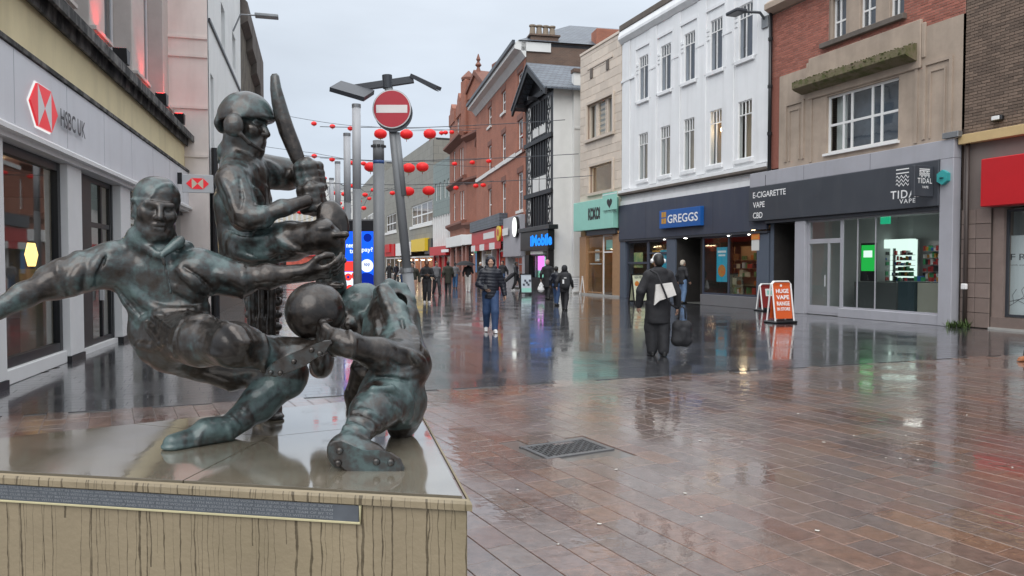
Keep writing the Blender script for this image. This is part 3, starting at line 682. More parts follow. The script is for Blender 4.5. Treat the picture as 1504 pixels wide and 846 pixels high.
F.box('handle', M['steel_light'], d3+.55*(d4-d3), d3+.57*(d4-d3), YD-.05, YD-.03, .9, 1.25, dr)
F.box('kick_plate', M['lilac_grey'], d3+.08, d4-.08, YD-.004, YD-.001, .09, .3, dr)
F.window((d3+.004, d4, ztr+.003, zh-.102), (), (), M['lilac_grey'], M['glass'], None, y=YD, bar=.07, fd=.06, name='transom_window')
F.window((d4+.004, pL-.004, .27, zh-.102), (.17, .36), (), M['lilac_grey'], M['glass'], None, y=YD, bar=.025, fd=.04, name='shop_window', edge=.04)
F.box('stall_riser', M['lilac_grey'], d4+.003, pL-.004, -.26, .0, 0, .268, b=.01)
F.room(d2+.01, L8-.1, .015, zh+.15, .05, 4.2, M['room_grey'], ceil=mk('shop_ceiling', (.55,.56,.56), .7, .02))
for (a, b, y0, y1) in ((.30, .44, 1.2, 1.5), (.58, .80, .8, 1.15), (.35, .5, 2.6, 2.9), (.66, .86, 2.4, 2.7)):
    F.box('ceiling_light', M['light_white'], d4+(pL-d4)*a, d4+(pL-d4)*b, y0, y1, zh+.06, zh+.10)
# lit display cabinets with products, counter, green screen
gm = [M['room_grey']] + [mk('pack_'+n, c, .5, 0) for n, c in (('white', (.7,.7,.7)), ('green', (.05,.3,.12)), ('blue', (.04,.12,.4)), ('red', (.4,.04,.04)), ('black', (.03,.03,.03)), ('amber', (.5,.25,.04)))]
U = lambda px, y: F.u(px, y)
for (x0, x1, y, zt0, zt1) in ((1268, 1302, 3.6, 412, 352), (1306, 1338, 3.6, 412, 352)):
    a, b = U(x0, y), U(x1, y); z0_, z1_ = F.z(1300, zt0, y), F.z(1300, zt1, y)
    cb = F.box('display_cabinet', M['room_grey'], a, b, y+.30, y+.36, .1, z1_)
    F.box('light_panel', M['light_soft'], a+.02, b-.02, y+.27, y+.298, z0_, z1_-.02, cb)
    F.box('light_header', M['light_soft'], a, b, y-.02, y+.2, z1_-.3, z1_, cb)
    goods('shelf_goods', cb, a+.05, b-.05, y+.05, y+.25, z0_, z1_-.35, 6, gm, (.05, .10), .75, seed=int(x0))
a, b = U(1355, 2.2), U(1376, 2.2); cb = F.box('display_cabinet', M['room_grey'], a, L8-.12, 2.5, 2.56, .1, 2.3); goods('shelf_goods', cb, a, L8-.15, 2.2, 2.48, .95, 2.2, 6, gm, (.05,.1), .85, seed=9)
F.box('counter', mk('counter_grey', (.13,.14,.14), .5, .05), U(1262, 1.9), U(1325, 1.9), 1.7, 2.4, .02, 1.02)
F.box('counter', mk('counter_teal', (.035,.06,.07), .5, .05), U(1327, 1.2), U(1351, 1.2), 1.0, 1.6, .02, 1.08); F.box('counter', mk('counter_cream', (.42,.40,.33), .5, .05), U(1352, 1.2), pL, 1.1, 1.65, .02, 1.06)
goods('shelf_goods', F.root, U(1330, 1.2), pL-.1, 1.15, 1.5, 1.10, 1.28, 1, gm, (.05,.12), .8, seed=4)
sc0, sc1 = U(1264, .5), U(1286, .5); tv = F.box('screen', M['black'], sc0, sc1, .5, .55, F.z(1275, 413, .5), F.z(1275, 357, .5))
F.box('screen_picture', M['screen_green'], sc0+.03, sc1-.03, .492, .499, F.z(1275, 398, .5), F.z(1275, 360, .5), tv)
F.box('screen_banner', M['light_soft'], sc0+.12, sc1-.12, .486, .491, F.z(1275, 378, .5), F.z(1275, 368, .5), tv)
ex = F.box('exit_sign', mk('exit_green', (.02,.35,.18), .4, 0, emit=(.02,.5,.25), estr=.5), U(1292, 2), U(1306, 2), 2, 2.04, F.z(1300, 329, 2), F.z(1300, 318, 2))
# gap with the rain pipe
F.box('gap_wall', mk('brown_gap', (.09,.065,.055), .7, .2, 5), s1+.01, L8-.01, -.02, .2, 0, 5.0)
dp = MB().tube([(s1+.22, -.1, 0), (s1+.22, -.1, 4.6)], .05, 10); F.add(dp, 'rain_pipe', mk('brown_pipe', (.06,.045,.04), .45, .1), smooth=True)
F.box('junction_box', M['steel'], s1-.30, s1+.15, -.36, -.2, zt+.02, zt+.17, b=.01)
F.box('vent', M['bank_pier'], s1+.14, s1+.3, -.17, -.1, .95, 1.1, b=.02)
# weeds at the foot of the pipe
wd = empty('weed', F.W(s1+.2, -.25, 0), 0, label='clump of green weeds at the foot of the brown rain pipe', cat='weed'); m = MB(); rn2 = random.Random(8)
for i in range(110):
    a = rn2.uniform(0, 2*PI); l = rn2.uniform(.08, .26); t_ = rn2.uniform(.2, 1.2); bx, by = rn2.uniform(-.3,.3), rn2.uniform(-.12,.15)
    p = Vector((bx, by, 0)); d_ = Vector((math.cos(a)*math.sin(t_), math.sin(a)*math.sin(t_), math.cos(t_))); s_ = Vector((-math.sin(a), math.cos(a), 0))*.018
    m.poly([p-s_*.4, p+s_*.4, p+d_*l*.6+s_, p+d_*l, p+d_*l*.6-s_])
m.build('leaves', mk('weed_leaf', (.06,.10,.025), .7, .3, 30), wd)
# black drainpipe between the two buildings
dpp = empty('drainpipe', F.W(.04, -.12, 0), 0, label='black cast iron drainpipe between the white and the brick building', cat='drainpipe')
MB().tube([(0,0,zt-.4),(0,0,10.2)], .062, 10).build('pipe', M['black'], dpp, True)
MB().bbox(-.16,.16,-.12,.1,zt-.55,zt-.1,.02).build('hopper', M['black'], dpp)
for z in (6, 7.6, 9.2): MB().tube([(0,0,z),(0,0,z+.1)], .085, 10).build('collar', M['black'], dpp)

# ---- R7: white faience building with the bakery
A, B_ = pA(912.3), pA(1130.7)
F = Bld('white_tiled_building', 'white tiled three storey building above the blue grey bakery shop', 'building', A, B_); r7 = F
L7 = F.len
PX7 = ((937.2, 950.2), (968.6, 983), (1002.8, 1018.2), (1040.5, 1058), (1081.8, 1102))
up = (F.z(1049, 104), F.z(1049, 29)); lo = (F.z(1049, 242), F.z(1049, 162))
H7 = F.z(913.5, 47); zled = F.z(1018, 264)
holes = [(F.u(a), F.u(b), *z) for (a, b) in PX7 for z in (up, lo)]
F.wall(0, L7, zled-.4, H7-.35, holes, M['white_wall'], y=0, t=.22)
F.body(0, L7, H7+.2, 10, M['plaster'])
zf1 = F.z(1000, 288.5); zf0 = F.z(1000, 347)
F.wall(0, L7, zf1-.3, zled-.41, [], M['white_wall'], 'lower_band', y=-.06)
F.extr('ledge', M['white_wall'], [(-.20,zled+.08),(-.20,zled-.06),(-.061,zled-.20),(.01,zled-.2),(.01,zled+.13)], 0, L7)
F.extr('ledge_flashing', M['stone_dark'], [(-.215,zled-.04),(-.215,zled-.13),(-.02,zled-.205),(-.02,zled-.04)], 0, L7)
F.extr('cornice', M['white_wall'], [(-.22,H7-.30),(-.22,H7-.42),(-.06,H7-.60),(.05,H7-.6),(.05,H7-.02),(-.12,H7-.02)], -.02, L7)
F.box('coping', M['stone_dark'], -.03, L7, -.16, .25, H7-.018, H7+.26, b=.02)
cp = [F.u(p) for p in (920, 958, 992, 1029, 1069, 1117)]
for i, (a, b) in enumerate(PX7):
    ua, ub = F.u(a), F.u(b); w_ = ub-ua
    for nm, z in (('u', up), ('l', lo)):
        F.window((ua, ub, *z), (.5,), (.76,), M['white_paint'], M['glass_dark'] if nm == 'u' else M['glass'], M['blind_blue'] if nm == 'u' else (M['blind_tan'] if i != 3 else M['room_warm']), y=.025, bar=.04, bd=.35)  # tan boards hold blind and warm room light in one colour
        zt_ = z[1]; zz = z[0]+(z[1]-z[0])*.76
        for c in (.25, .75): F.box('glazing_bar', M['white_paint'], ua+c*w_-.015, ua+c*w_+.015, .03, .065, zz+.03, zt_-.045)
        F.box('window_sill', M['white_wall'], ua-.14, ub+.14, -.10, .1, z[0]-.16, z[0]-.004, b=.015)
    m = MB(); m.box(ua-.32, ub+.32, -.06, -.001, up[1]+.40, up[1]+.52); m.box(ua-.32, ua-.2, -.058, -.001, up[0]-.05, up[1]+.398); m.box(ub+.2, ub+.32, -.058, -.001, up[0]-.05, up[1]+.398); F.add(m, 'hood_mould', M['white_wall'])
    F.box('string_band', M['white_wall'], ua-.9 if i else .01, ua-.33, -.07, -.001, up[0]+1.15, up[0]+1.25)
    for k in range(3): F.box('quoin_strip', M['white_wall'], ua-.19, ua-.06, -.035-.004*k, -.001, up[0]+1.25+.17*k, up[0]+1.36+.17*k)
for i, u in enumerate(cp): F.box('pilaster', M['white_wall'], u-.30, u+.30, -.045, -.001, zled+.14, H7-.62, b=.01)
F.box('pilaster', M['white_wall'], L7-.5, L7-.02, -.05, -.001, zled+.14, H7-.62, b=.01)
# lit ceiling lamp in the fourth lower window
la, lb = F.u(1040.5), F.u(1058); F.box('ceiling_lamp', M['light_warm'], la+.30, la+.62, .30, .34, lo[0]+1.30, lo[0]+1.42)
# roof flood lamp at the top right
fu, fz = F.uz(1105, 10); fl = empty('flood_lamp', F.W(L7-.35, -.05, F.z(1118, 22)), math.atan2(F.e.y, F.e.x), label='dark flood lamp on a bracket at the top of the white building', cat='lamp')
m = MB(); m.bbox(-.85, -.2, -1.0, -.55, .02, .14, .03); m.build('lamp_head', M['dark_metal'], fl); MB().tube([(-.3,-.6,.06),(0,-.2,-.02),(.05,-.02,-.25)], .05, 8).build('bracket', M['dark_metal'], fl); MB().bbox(-.1,.22,-.06,.0,-.55,-.15,.01).build('plate', M['steel'], fl)
# bakery shop front
YB = -.14
F.box('fascia', M['grey_fascia'], .0, L7-.9, YB, -.062, zf0, zf1-.02, b=.012)
for k in range(1, 4): F.box('fascia_joint', M['black'], k*L7*.235, k*L7*.235+.012, YB-.0015, YB+.002, zf0+.01, zf1-.03)
F.box('fascia_end', M['grey_fascia'], L7-.88, L7-.02, YB-.01, -.062, zf0+.05, zf1-.02)
F.box('soffit', M['dark_metal'], .0, L7-.02, YB+.02, .6, zf0-.08, zf0-.003)
su0, su1 = F.u(968.5, -.3), F.u(1028.5, -.3); sz0, sz1 = F.z(1028.5, 331, -.3), F.z(1028.5, 302.5, -.3)
sb = F.box('sign_board', M['blue_sign'], su0, su1, -.32, YB-.002, sz0, sz1, b=.01)
text(sb, 'GREGGS', (F.u(980, -.325), -.325, sz0+(sz1-sz0)*.26), F.u(1024.5, -.325)-F.u(980, -.325), (sz1-sz0)*.46, M['lettering_white'], depth=.004, bold=.014)
gu = F.u(970, -.325)+.06
for i in (0, 1):
    for j in (0, 1): F.box('gold_square', M['gold'], gu+i*.19, gu+i*.19+.16, -.328, -.321, sz0+(sz1-sz0)*.26+j*.27, sz0+(sz1-sz0)*.26+j*.27+.22, sb)
top = zf0-.082
V = lambda px: F.u(px)
F.box('pier', M['blue_pier'], .01, V(920), -.08, .4, 0, top, b=.01); F.box('pier', M['blue_pier'], V(981), V(994), -.08, .4, 0, top, b=.01)
F.window((V(920)+.003, V(951), .02, top-.003), (), (.62,), M['grey_fascia'], M['glass'], None, y=.02, bar=.09, fd=.06, name='door')
F.window((V(951)+.003, V(981)-.003, .35, top-.003), (), (.75,), M['grey_fascia'], M['glass'], None, y=.02, bar=.08, fd=.06, name='shop_window')
F.box('stall_riser', M['grey_fascia'], V(951)+.004, V(981)-.004, -.06, .2, 0, .345)
F.window((V(1031), V(1113), .42, top-.003), (.49,), (), M['grey_fascia'], M['glass'], None, y=.02, bar=.07, fd=.06, name='shop_window')
F.box('stall_riser', mk('grey_riser', (.16,.16,.17), .35, .06), V(1031), V(1118), -.08, .2, 0, .415, b=.01); F.box('pier', M['blue_pier'], V(1113)+.003, L7-.02, -.06, .4, .418, top, b=.01)
F.room(.0, L7-.03, .012, top+.3, .3, 5.5, mk('bakery_wall', (.16,.115,.085), .7, .15, 2), M['room_floor'])
F.room(V(994)+.003, V(1029), .014, top-.004, .0, 1.5, M['room_dark'])
bg = [mk('bakery_shelf', (.25,.16,.09), .6, .1)] + [mk('bake_'+n, c, .55, 0) for n, c in (('orange', (.55,.16,.03)), ('brown', (.20,.09,.03)), ('cream', (.6,.5,.34)), ('red', (.42,.05,.03)), ('green', (.10,.22,.08)), ('white', (.6,.6,.58)), ('dark', (.03,.025,.02)))]
for (x0, x1, y, sd) in ((1034, 1066, 1.6, 2), (1076, 1110, 1.2, 3), (1086, 1116, 2.8, 5)):
    a, b = F.u(x0, y), min(F.u(x1, y), L7-.1); sh = F.box('shelf_unit', M['room_warm'], a, b, y+.4, y+.45, .1, 2.3); goods('shelf_goods', sh, a, b, y, y+.38, .45, 2.1, 5, bg, (.05,.3), .6, seed=sd)
for (x0, y, z) in ((1040, .5, 0), (1058, .5, 0), (1080, .5, 0), (1100, .5, 0), (978, .4, 0), (1048, 2.2, 0), (1090, 2.2, 0), (940, 1.4, 0)):
    u = F.u(x0, y); F.box('spot_light', M['light_warm'], u-.09, u+.09, y, y+.2, top+.18, top+.24)
for u in (F.u(975), F.u(1005), F.u(1069), F.u(1099)): F.box('soffit_spot', M['light_white'], u-.05, u+.05, .0, .1, zf0-.105, zf0-.083)
# posters in its windows
M['poster_cyan'] = mk('cyan_poster', (.03,.42,.60), .4, .1, 2); M['poster_green'] = mk('green_poster', (.25,.42,.20), .4, .3, 5, col2=(.55,.5,.2), c2thr=.5)
M['poster_food'] = mk('food_picture', (.65,.33,.06), .5, .4, 9, col2=(.6,.12,.03), c2thr=.5)
def poster(px0, px1, py0, py1, mat, y=.09):
    a, b = F.u(px0, y), F.u(px1, y); c = (px0+px1)/2; return F.box('poster', mat, a, b, y, y+.012, F.z(c, py1, y), F.z(c, py0, y)), a, b, F.z(c, py1, y), F.z(c, py0, y)
q, a, b, z0_, z1_ = poster(1052.5, 1068, 363, 414, M['poster_cyan'], .10)
m = MB(); m.lathe([(.02,-.01),((b-a)*.36,-.01),((b-a)*.36,.0),(.02,.0)], 16); o = m.build('food_picture', M['poster_food'], q, loc=((a+b)/2, .097, z0_+(z1_-z0_)*.32), rot=(PI/2, 0, 0))
m = MB(); m.box(a+.07, b-.07, .096, .099, z0_+(z1_-z0_)*.84, z0_+(z1_-z0_)*.90); m.box(a+.12, b-.12, .096, .099, z0_+(z1_-z0_)*.74, z0_+(z1_-z0_)*.79); m.build('poster_print', M['lettering_white'], q)
poster(958, 969, 368, 388, M['gold'], .10); poster(969.5, 981, 367, 398, M['poster_cyan'], .10)
q, a, b, z0_, z1_ = poster(931, 944, 371, 393, M['poster_green'], .11)
F.box('plaque', M['blind_white'], V(1106), V(1117), -.075, -.062, F.z(1111, 368), F.z(1111, 347)+0); 
F.box('cake_sign', M['poster_food'], V(1106), V(1118), -.09, -.077, F.z(1112, 352), F.z(1112, 343))

# ---- R6: cream faience building with the mint shop sign
A, B_ = pA(852.3), pA(912)
F = Bld('cream_tiled_building', 'narrow cream tiled building with a mint green shop sign', 'building', A, B_); r6 = F
L6 = F.len; H6 = F.z(911.5, 49)
w1 = F.rect(863, 900, 147, 200, 882); w2 = F.rect(866.7, 900, 241, 281, 884)
holes = [w1, w2]
zs1 = F.z(880, 299); 
wl = F.wall(0, L6, zs1-.3, H6, holes, M['cream_joint'], y=0, t=.3)
# the glazed blocks, one by one
bw, bh = L6/5, .42
def blocks(z0, z1):
    z = z0; r = 0
    while z < z1-.05:
        h = min(bh, z1-z); edges = [0] + [(i+(.5 if r % 2 else 0))*bw for i in range(0 if r % 2 else 1, 5)] + [L6]
        for a, b in zip(edges, edges[1:]):
            segs = [(a, b)]
            for Hh in holes:
                if Hh[2] < z+h-.03 and Hh[3] > z+.03:
                    ns = []
                    for p, q in segs:
                        if Hh[1] <= p or Hh[0] >= q: ns.append((p, q))
                        else:
                            if p < Hh[0]: ns.append((p, Hh[0]))
                            if q > Hh[1]: ns.append((Hh[1], q))
                    segs = ns
            for p, q in segs:
                if q-p > .04: MB().bbox(p+.004, q-.004, -.03+random.uniform(-.004,.004), .02, z+.004, z+h-.004, .008).build('faience_block', M['cream'], wl)
        z += h; r += 1
for za, zb_ in ((zs1-.3, w2[2]), (w2[2], w2[3]), (w2[3], w1[2]), (w1[2], w1[3]), (w1[3], H6)): blocks(za, zb_)
F.body(0, L6, H6+.02, 10, M['cream'])
F.box('coping', M['cream'], -.02, L6, -.07, .3, H6+.002, H6+.14, b=.015)
F.window(w1, (.28, .34, .66, .72), (), M['cream'], M['glass'], M['blind_white'], y=.08, bar=.11, fd=.14, edge=.06)
m = MB()
for i in range(7): m.box(w1[0]+.36*(w1[1]-w1[0]), w1[0]+.64*(w1[1]-w1[0]), .2, .215, w1[2]+.12+i*.26, w1[2]+.27+i*.26)
F.add(m, 'louvre', M['blind_tan'])
for q in (w1, w2):
    m = MB(); m.box(q[0]-.14, q[0]-.002, -.09, -.031, q[2], q[3]+.14); m.box(q[1]+.002, q[1]+.14, -.09, -.031, q[2], q[3]+.14); m.box(q[0]-.001, q[1]+.001, -.087, -.031, q[3]+.002, q[3]+.138); m.box(q[0]-.2, q[1]+.2, -.16, -.031, q[2]-.14, q[2]-.003); F.add(m, 'window_surround', M['cream'])
uu = F.rect(863, 900, 80, 90, 882); F.box('ledge_band', M['cream'], uu[0], uu[1], -.075, -.031, F.z(882, 94), F.z(882, 94)+.08)
for p in (869, 892.5): u = F.u(p); F.box('slot', M['stone_dark'], u-.14, u+.14, -.07, -.031, F.z(882, 94)-.5, F.z(882, 94)-.02)
F.window(w2, (), (), M['cream'], M['glass'], None, y=.1, bar=.06)
F.room(w2[0]-.2, w2[1]+.2, w2[2]-.1, w2[3]+.3, .31, 3, mk('lounge_wall', (.44,.36,.26), .6, .2, 1.5))
for i in range(5): u = w2[0]+.75+i*.36; F.add(MB().lathe([(.02,0),(.08,.05),(.08,.10),(.02,.14)], 10, (u, 1.0, w2[2]+.55)), 'pendant_lamp', M['light_warm'])
zsb, zst = F.z(880, 337.5), F.z(880, 294)
sb = F.box('sign_board', M['mint'], -.15, L6-.2, -.34, -.031, zsb, zst, b=.015)
a = F.u(863.5, -.345); text(sb, 'KOKO!', (a, -.343, F.z(864, 324, -.345)), F.u(881, -.345)-a, F.z(872, 304.5, -.345)-F.z(872, 323, -.345), M['lettering_black'], depth=.004, bold=.06, spacing=.9)
a, b = F.u(885, -.345), F.u(906, -.345); z0_, z1_ = F.z(895, 317, -.345), F.z(895, 291, -.345)
text(sb, 'TEA HOUSE', (a+.08, -.343, z0_+.15), b-a-.16, .17, M['lettering_black'], depth=.004)
m = MB(); hw = .30; cxh = (a+b)/2; cz = z0_+.62
pts = [(cxh+hw*.062*16*math.sin(t)**3*.9, cz+hw*.055*(13*math.cos(t)-5*math.cos(2*t)-2*math.cos(3*t)-math.cos(4*t))) for t in [2*PI*k/24 for k in range(24)]]
mp = MB().bbox(a, b, -.365, -.347, cz-.34, cz+.50, .005).build('sign_panel', M['mint'], sb); m.prism(pts, -.372, -.366); m.build('heart_emblem', M['lettering_black'], sb)
F.box('line_band', M['lettering_white'], a, b, -.37, -.366, cz+.40, cz+.44, sb)
F.box('shutter_box', M['dark_metal'], F.u(866), F.u(908), -.2, -.031, zsb-.28, zsb-.004, b=.02)
g = zsb-.285; V = lambda px: F.u(px)
F.box('pier', M['wood_tan'], .02, V(862), -.06, .3, 0, g, b=.01); F.box('pier', M['wood_tan'], V(901), L6-.02, -.06, .3, 0, g, b=.01)
F.window((V(862)+.003, V(885), .12, g-.003), (), (.72,), M['wood_tan'], M['glass'], None, y=.02, bar=.07, name='shop_window')
F.window((V(885)+.003, V(901)-.003, .02, g-.003), (), (.72,), M['white_paint'], M['glass'], None, y=.02, bar=.07, name='door')
F.box('step', M['concrete'], .02, L6-.02, -.09, -.061, 0, .10); 
F.room(.05, L6-.05, .11, g+.2, .31, 4.5, M['room_warm'])
for i in range(3): u = V(866+8*i); F.box('strip_light', M['light_warm'], u, u+.25, 1.0, 1.1, g-.35, g-.28)
F.box('window_print', M['lettering_white'], V(865), V(882), .055, .058, 1.6, 1.64); F.box('menu_board', M['blind_white'], V(872), V(878), .08, .10, .75+1, 2.35)
F.box('notice', M['mint'], V(888), V(899), .085, .095, g-.75, g-.25)

lit = MB(); rl = random.Random(21)
for (px, py) in ((1172,608),(1028,648),(1210,650),(1322,674),(1348,676),(1487,687),(1301,673),(1030,760),(1126,593),(905,690),(1006,725),(1254,640),(1330,640),(1090,650),(1200,780),(880,770),(960,620),(1420,610),(1380,590),(760,720),(820,800)):
    g_ = G(px, py); a_ = rl.uniform(0, 6); s_ = rl.uniform(.006, .014)
    lit.poly([(g_.x+s_*1.4*math.cos(a_+k*PI/3)*(1 if k % 2 else .7), g_.y+s_*math.sin(a_+k*PI/3), .0035+.002*(k % 2)) for k in range(6)])
tag(lit.build('litter', mk('pale_litter', (.55,.53,.48), .6, .1)), 'scattered pale specks of litter on the wet paving', 'litter', kind='stuff')

# ---- R4: half-timbered gabled building, white rendered flank towards us
A4, B4 = (.0193*46.1, 46.1), (2.29, 41.4)
F = Bld('timber_framed_building', 'black and white timber framed gabled building with a white rendered flank', 'building', A4, B4); r4 = F
L4_ = F.len; ez = F.z(811, 122); rz = F.z(791, 97)
g = [F.rect(781, 803, 151, 187, 792), F.rect(781, 803, 201, 257, 792), F.rect(781, 805, 284, 333, 793)]
F.wall(0, L4_, F.z(790, 333), ez, g, M['black_timber'], y=0, t=.15)
F.add(MB().prism([(0, ez+.001), (L4_, ez+.001), (L4_/2, rz-.1)], -.001, .2), 'gable', M['black_timber'])
for i, q in enumerate(g):
    F.window(q, [k/6 for k in range(1, 6)], (.62,), M['black_timber'], M['glass_dark'], M['blind_blue'], y=.05, bar=.10)
    m = MB()
    for k in range(7):
        u = q[0]+(q[1]-q[0])*k/6; m.box(u-.06, u+.06, -.06, -.002, q[2], q[3])
    F.add(m, 'window_post', M['black_timber'])
pn = [F.rect(783, 801, 185.5, 199, 792), F.rect(783, 802, 260, 281, 792)]
for q in pn:
    for a, b in ((0, .46), (.54, 1)): F.box('plaster_panel', M['plaster'], q[0]+(q[1]-q[0])*a, q[0]+(q[1]-q[0])*b, -.03, -.002, q[2], q[3])
for (a, b) in ((776, 780), (804.5, 808.5)):     # lattice braces at both sides
    u0_, u1_ = F.u(a), F.u(b)
    for k in range(9):
        z0_ = F.z(790, 330-20*k); z1_ = F.z(790, 330-20*(k+1))
        F.box('plaster_panel', M['plaster'], u0_, u1_, -.03, -.002, z0_+.06, z1_-.06)
        m = MB(); m.prism([(u0_, z0_+.06), (u0_+.1, z0_+.06), (u1_, z1_-.06), (u1_-.1, z1_-.06)], -.055, -.031); m.prism([(u1_, z0_+.06), (u1_-.1, z0_+.06), (u0_, z1_-.06), (u0_+.1, z1_-.06)], -.066, -.0555); F.add(m, 'brace', M['black_timber'])
for k, z in enumerate((F.z(790, 192.5), F.z(790, 270), F.z(790, 146))): F.box('timber_beam', M['black_timber'], -.05, L4_+.05, -.16, -.07, z-.75 if k < 2 else z, z-.5 if k < 2 else z+.3)
# bargeboards and slate roof running back from the gable
m = MB(); o = .75; sl_ = (rz-ez)/(L4_/2)
for s_ in (-1, 1):
    uo = L4_/2 + s_*(L4_/2+o); zo = ez - o*sl_
    m.poly
    q = [(L4_/2, rz), (uo, zo), (uo, zo-.38), (L4_/2, rz-.42)]
    if s_ > 0: q = q[::-1]
    m2 = MB().prism(q, -.75, -.62); F.add(m2, 'bargeboard', M['black_timber'])
    r_ = MB(); n0 = [(L4_/2, rz+.12), (uo, zo+.06), (uo, zo-.04), (L4_/2, rz)]
    if s_ < 0: n0 = n0[::-1]
    r_.prism(n0, -.8, 11); F.add(r_, 'roof', M['slate'])
for k in range(3): F.box('bracket', M['black_timber'], .02+k*(L4_-.2)/2, .16+k*(L4_-.2)/2, -.7, -.07, ez-.5, ez-.3)
# flank: two planes of white render, coping of brick
F.box('flank_wall', M['plaster'], L4_+.002, L4_+.06, .0, 1.1, .0, ez-.05)
F.box('flank_wall', M['plaster'], L4_+.0, L4_+.35, 1.102, 9, .0, ez+.55)
F.box('flank_coping', M['brick_flank'], L4_-.05, L4_+.45, 1.05, 9, ez+.553, ez+.75)
m = MB(); rr = random.Random(4)
for k in range(5): m.tube([(L4_+.355, 1.9+rr.random()*.4, ez-1.2-.2*k), (L4_+.36, 2.3+rr.random()*.9, ez-.5-.35*k), (L4_+.36, 2.2+rr.random(), ez-2.2-.2*k)], .02, 4)
F.add(m, 'dead_creeper', M['stone_dark'])
zq = F.z(811, 190); F.box('render_band', M['plaster'], L4_+.353, L4_+.39, 1.11, 9, zq, zq+.1)
# shop
zt = F.z(790, 334); zsg = F.z(790, 368)
F.box('shop_cornice', M['black'], -.05, L4_+.9, -.55, -.01, zt-.25, zt, b=.02)
sb = F.box('sign_board', M['black'], .05, L4_+.3, -.4, -.012, zsg, zt-.253, b=.015)
M['lit_blue'] = glow('lit_blue_lettering', (.02,.22,.85), 1.0)
a, b = F.u(779, -.41), F.u(811, -.41); text(sb, 'iMobile', (a, -.41, F.z(795, 361, -.41)), b-a, F.z(795, 345, -.41)-F.z(795, 362, -.41), M['lit_blue'], depth=.01, bold=.05)
F.box('awning_box', M['blind_white'], F.u(786), F.u(804), -.3, -.02, zsg-.22, zsg-.03)
V = F.u; gz = zsg-.25
F.box('frame_post', M['black'], .02, V(779), -.1, .3, 0, gz); F.box('frame_post', M['black'], V(804), V(807), -.1, .3, 0, gz); F.box('frame_post', M['black'], L4_-.06, L4_+.2, -.35, -.01, 0, zsg-.002)
F.window((V(779)+.003, V(804)-.003, .75, gz-.003), (.36,), (), M['black'], M['glass'], None, y=.02, bar=.07, name='shop_window'); F.box('stall_riser', M['black'], V(779)+.004, V(804)-.004, -.05, .2, 0, .745)
F.window((V(807)+.003, L4_-.065, .02, gz-.003), (), (), M['black'], M['glass'], None, y=.02, bar=.07, name='door')
F.room(.05, L4_-.07, .012, gz+.3, .3, 4, mk('phone_shop_wall', (.5,.55,.5), .6, .05))
M['pink_light'] = glow('pink_panel', (.85,.22,.85), 1.3); M['aqua_light'] = glow('aqua_panel', (.25,.62,.48), .9); M['pale_light'] = glow('pale_panel', (.85,.95,.78), 1.0)
F.box('lit_panel', M['aqua_light'], V(789, .8), V(803, .8), .8, .85, .8, gz-.1); F.box('lit_panel', M['pink_light'], V(790, .7), V(798.5, .7), .7, .75, F.z(794, 397, .7), F.z(794, 376, .7)); F.box('lit_panel', M['pale_light'], V(780.5, .6), V(786, .6), .6, .65, .8, gz-.15); F.box('lit_panel', M['pale_light'], V(809, 1.2), V(812, 1.2), 1.2, 1.25, .9, gz-.15)

# ---- R3: tall red brick building with three columns of sash windows
A3, B3 = (X(700, 64.9), 64.9), (.86, 46.6)
F = Bld('red_brick_building', 'tall red brick four storey building with a slate roof and chimney pots', 'building', A3, B3); r3 = F
L3 = F.len; H3 = F.z(768, 66)
cols = ((717.3, 722), (737, 742.6), (760.3, 767.8)); rows = []
zr = [(F.z(763, 142), F.z(763, 107)), (F.z(763, 223.5), F.z(763, 176)), (F.z(764, 309), F.z(764, 253))]
holes = [(F.u(a), F.u(b), *z) for a, b in cols for z in zr]
z_sh = F.z(760, 319)
F.wall(0, L3, z_sh-.5, H3-.02, holes, M['brick_far'])
F.body(0, L3, H3, 16, M['brick_flank'])
for q in holes:
    F.window(q, (), (.5,), M['white_paint'], M['glass'], M['blind_white'], y=.1, bar=.09, split=False)  # pale sky reflection in these panes is put into the white backing
    F.box('window_sill', M['plaster'], q[0]-.15, q[1]+.15, -.12, .05, q[2]-.18, q[2]-.003)
    F.box('lintel', M['terra_trim'], q[0]-.15, q[1]+.15, -.03, -.001, q[3]+.003, q[3]+.35)
zst = F.z(745, 236.5); F.box('string_course', M['plaster'], 0, L3*.86, -.1, -.001, zst-.15, zst+.15); F.box('string_course', M['terra_trim'], L3*.86+.01, L3, -.1, -.001, zst-.15, zst+.15)
F.extr('cornice', M['plaster'], [(-.75,H3-.25),(-.75,H3-.5),(-.35,H3-.6),(-.05,H3-1.0),(.0,H3-1.0),(.0,H3-.02),(-.6,H3-.02)], -.1, L3+.1)
F.box('gutter', M['dark_metal'], -.1, L3+.15, -.9, -.72, H3-.24, H3-.0)
# hipped slate roof
rh = 3.0; m = MB()
c0, c1, c2, c3 = (-.2,-.5,H3), (L3+.2,-.5,H3), (L3+.2,16,H3), (-.2,16,H3); r0_, r1_ = (5.5,4.5,H3+rh), (L3-5.5,4.5,H3+rh); r2_, r3_ = (L3-5.5,13,H3+rh), (5.5,13,H3+rh)
m.poly((c0,c1,r1_,r0_)); m.poly((c1,c2,r2_,r1_)); m.poly((c2,c3,r3_,r2_)); m.poly((c3,c0,r0_,r3_)); m.poly((r0_,r1_,r2_,r3_)); F.add(m, 'roof', M['slate'])
cu_, cz = L3-2.0, H3+.1
ch = F.box('chimney', M['brick_flank'], L3-.95, L3-.1, .35, 2.15, H3-.5, H3+.42, b=.03); F.box('chimney_cap', M['brick_flank'], L3-1.05, L3-.0, .25, 2.25, H3+.422, H3+.52, ch)
M['pot'] = mk('chimney_pot', (.25,.20,.15), .8, .2, 5)
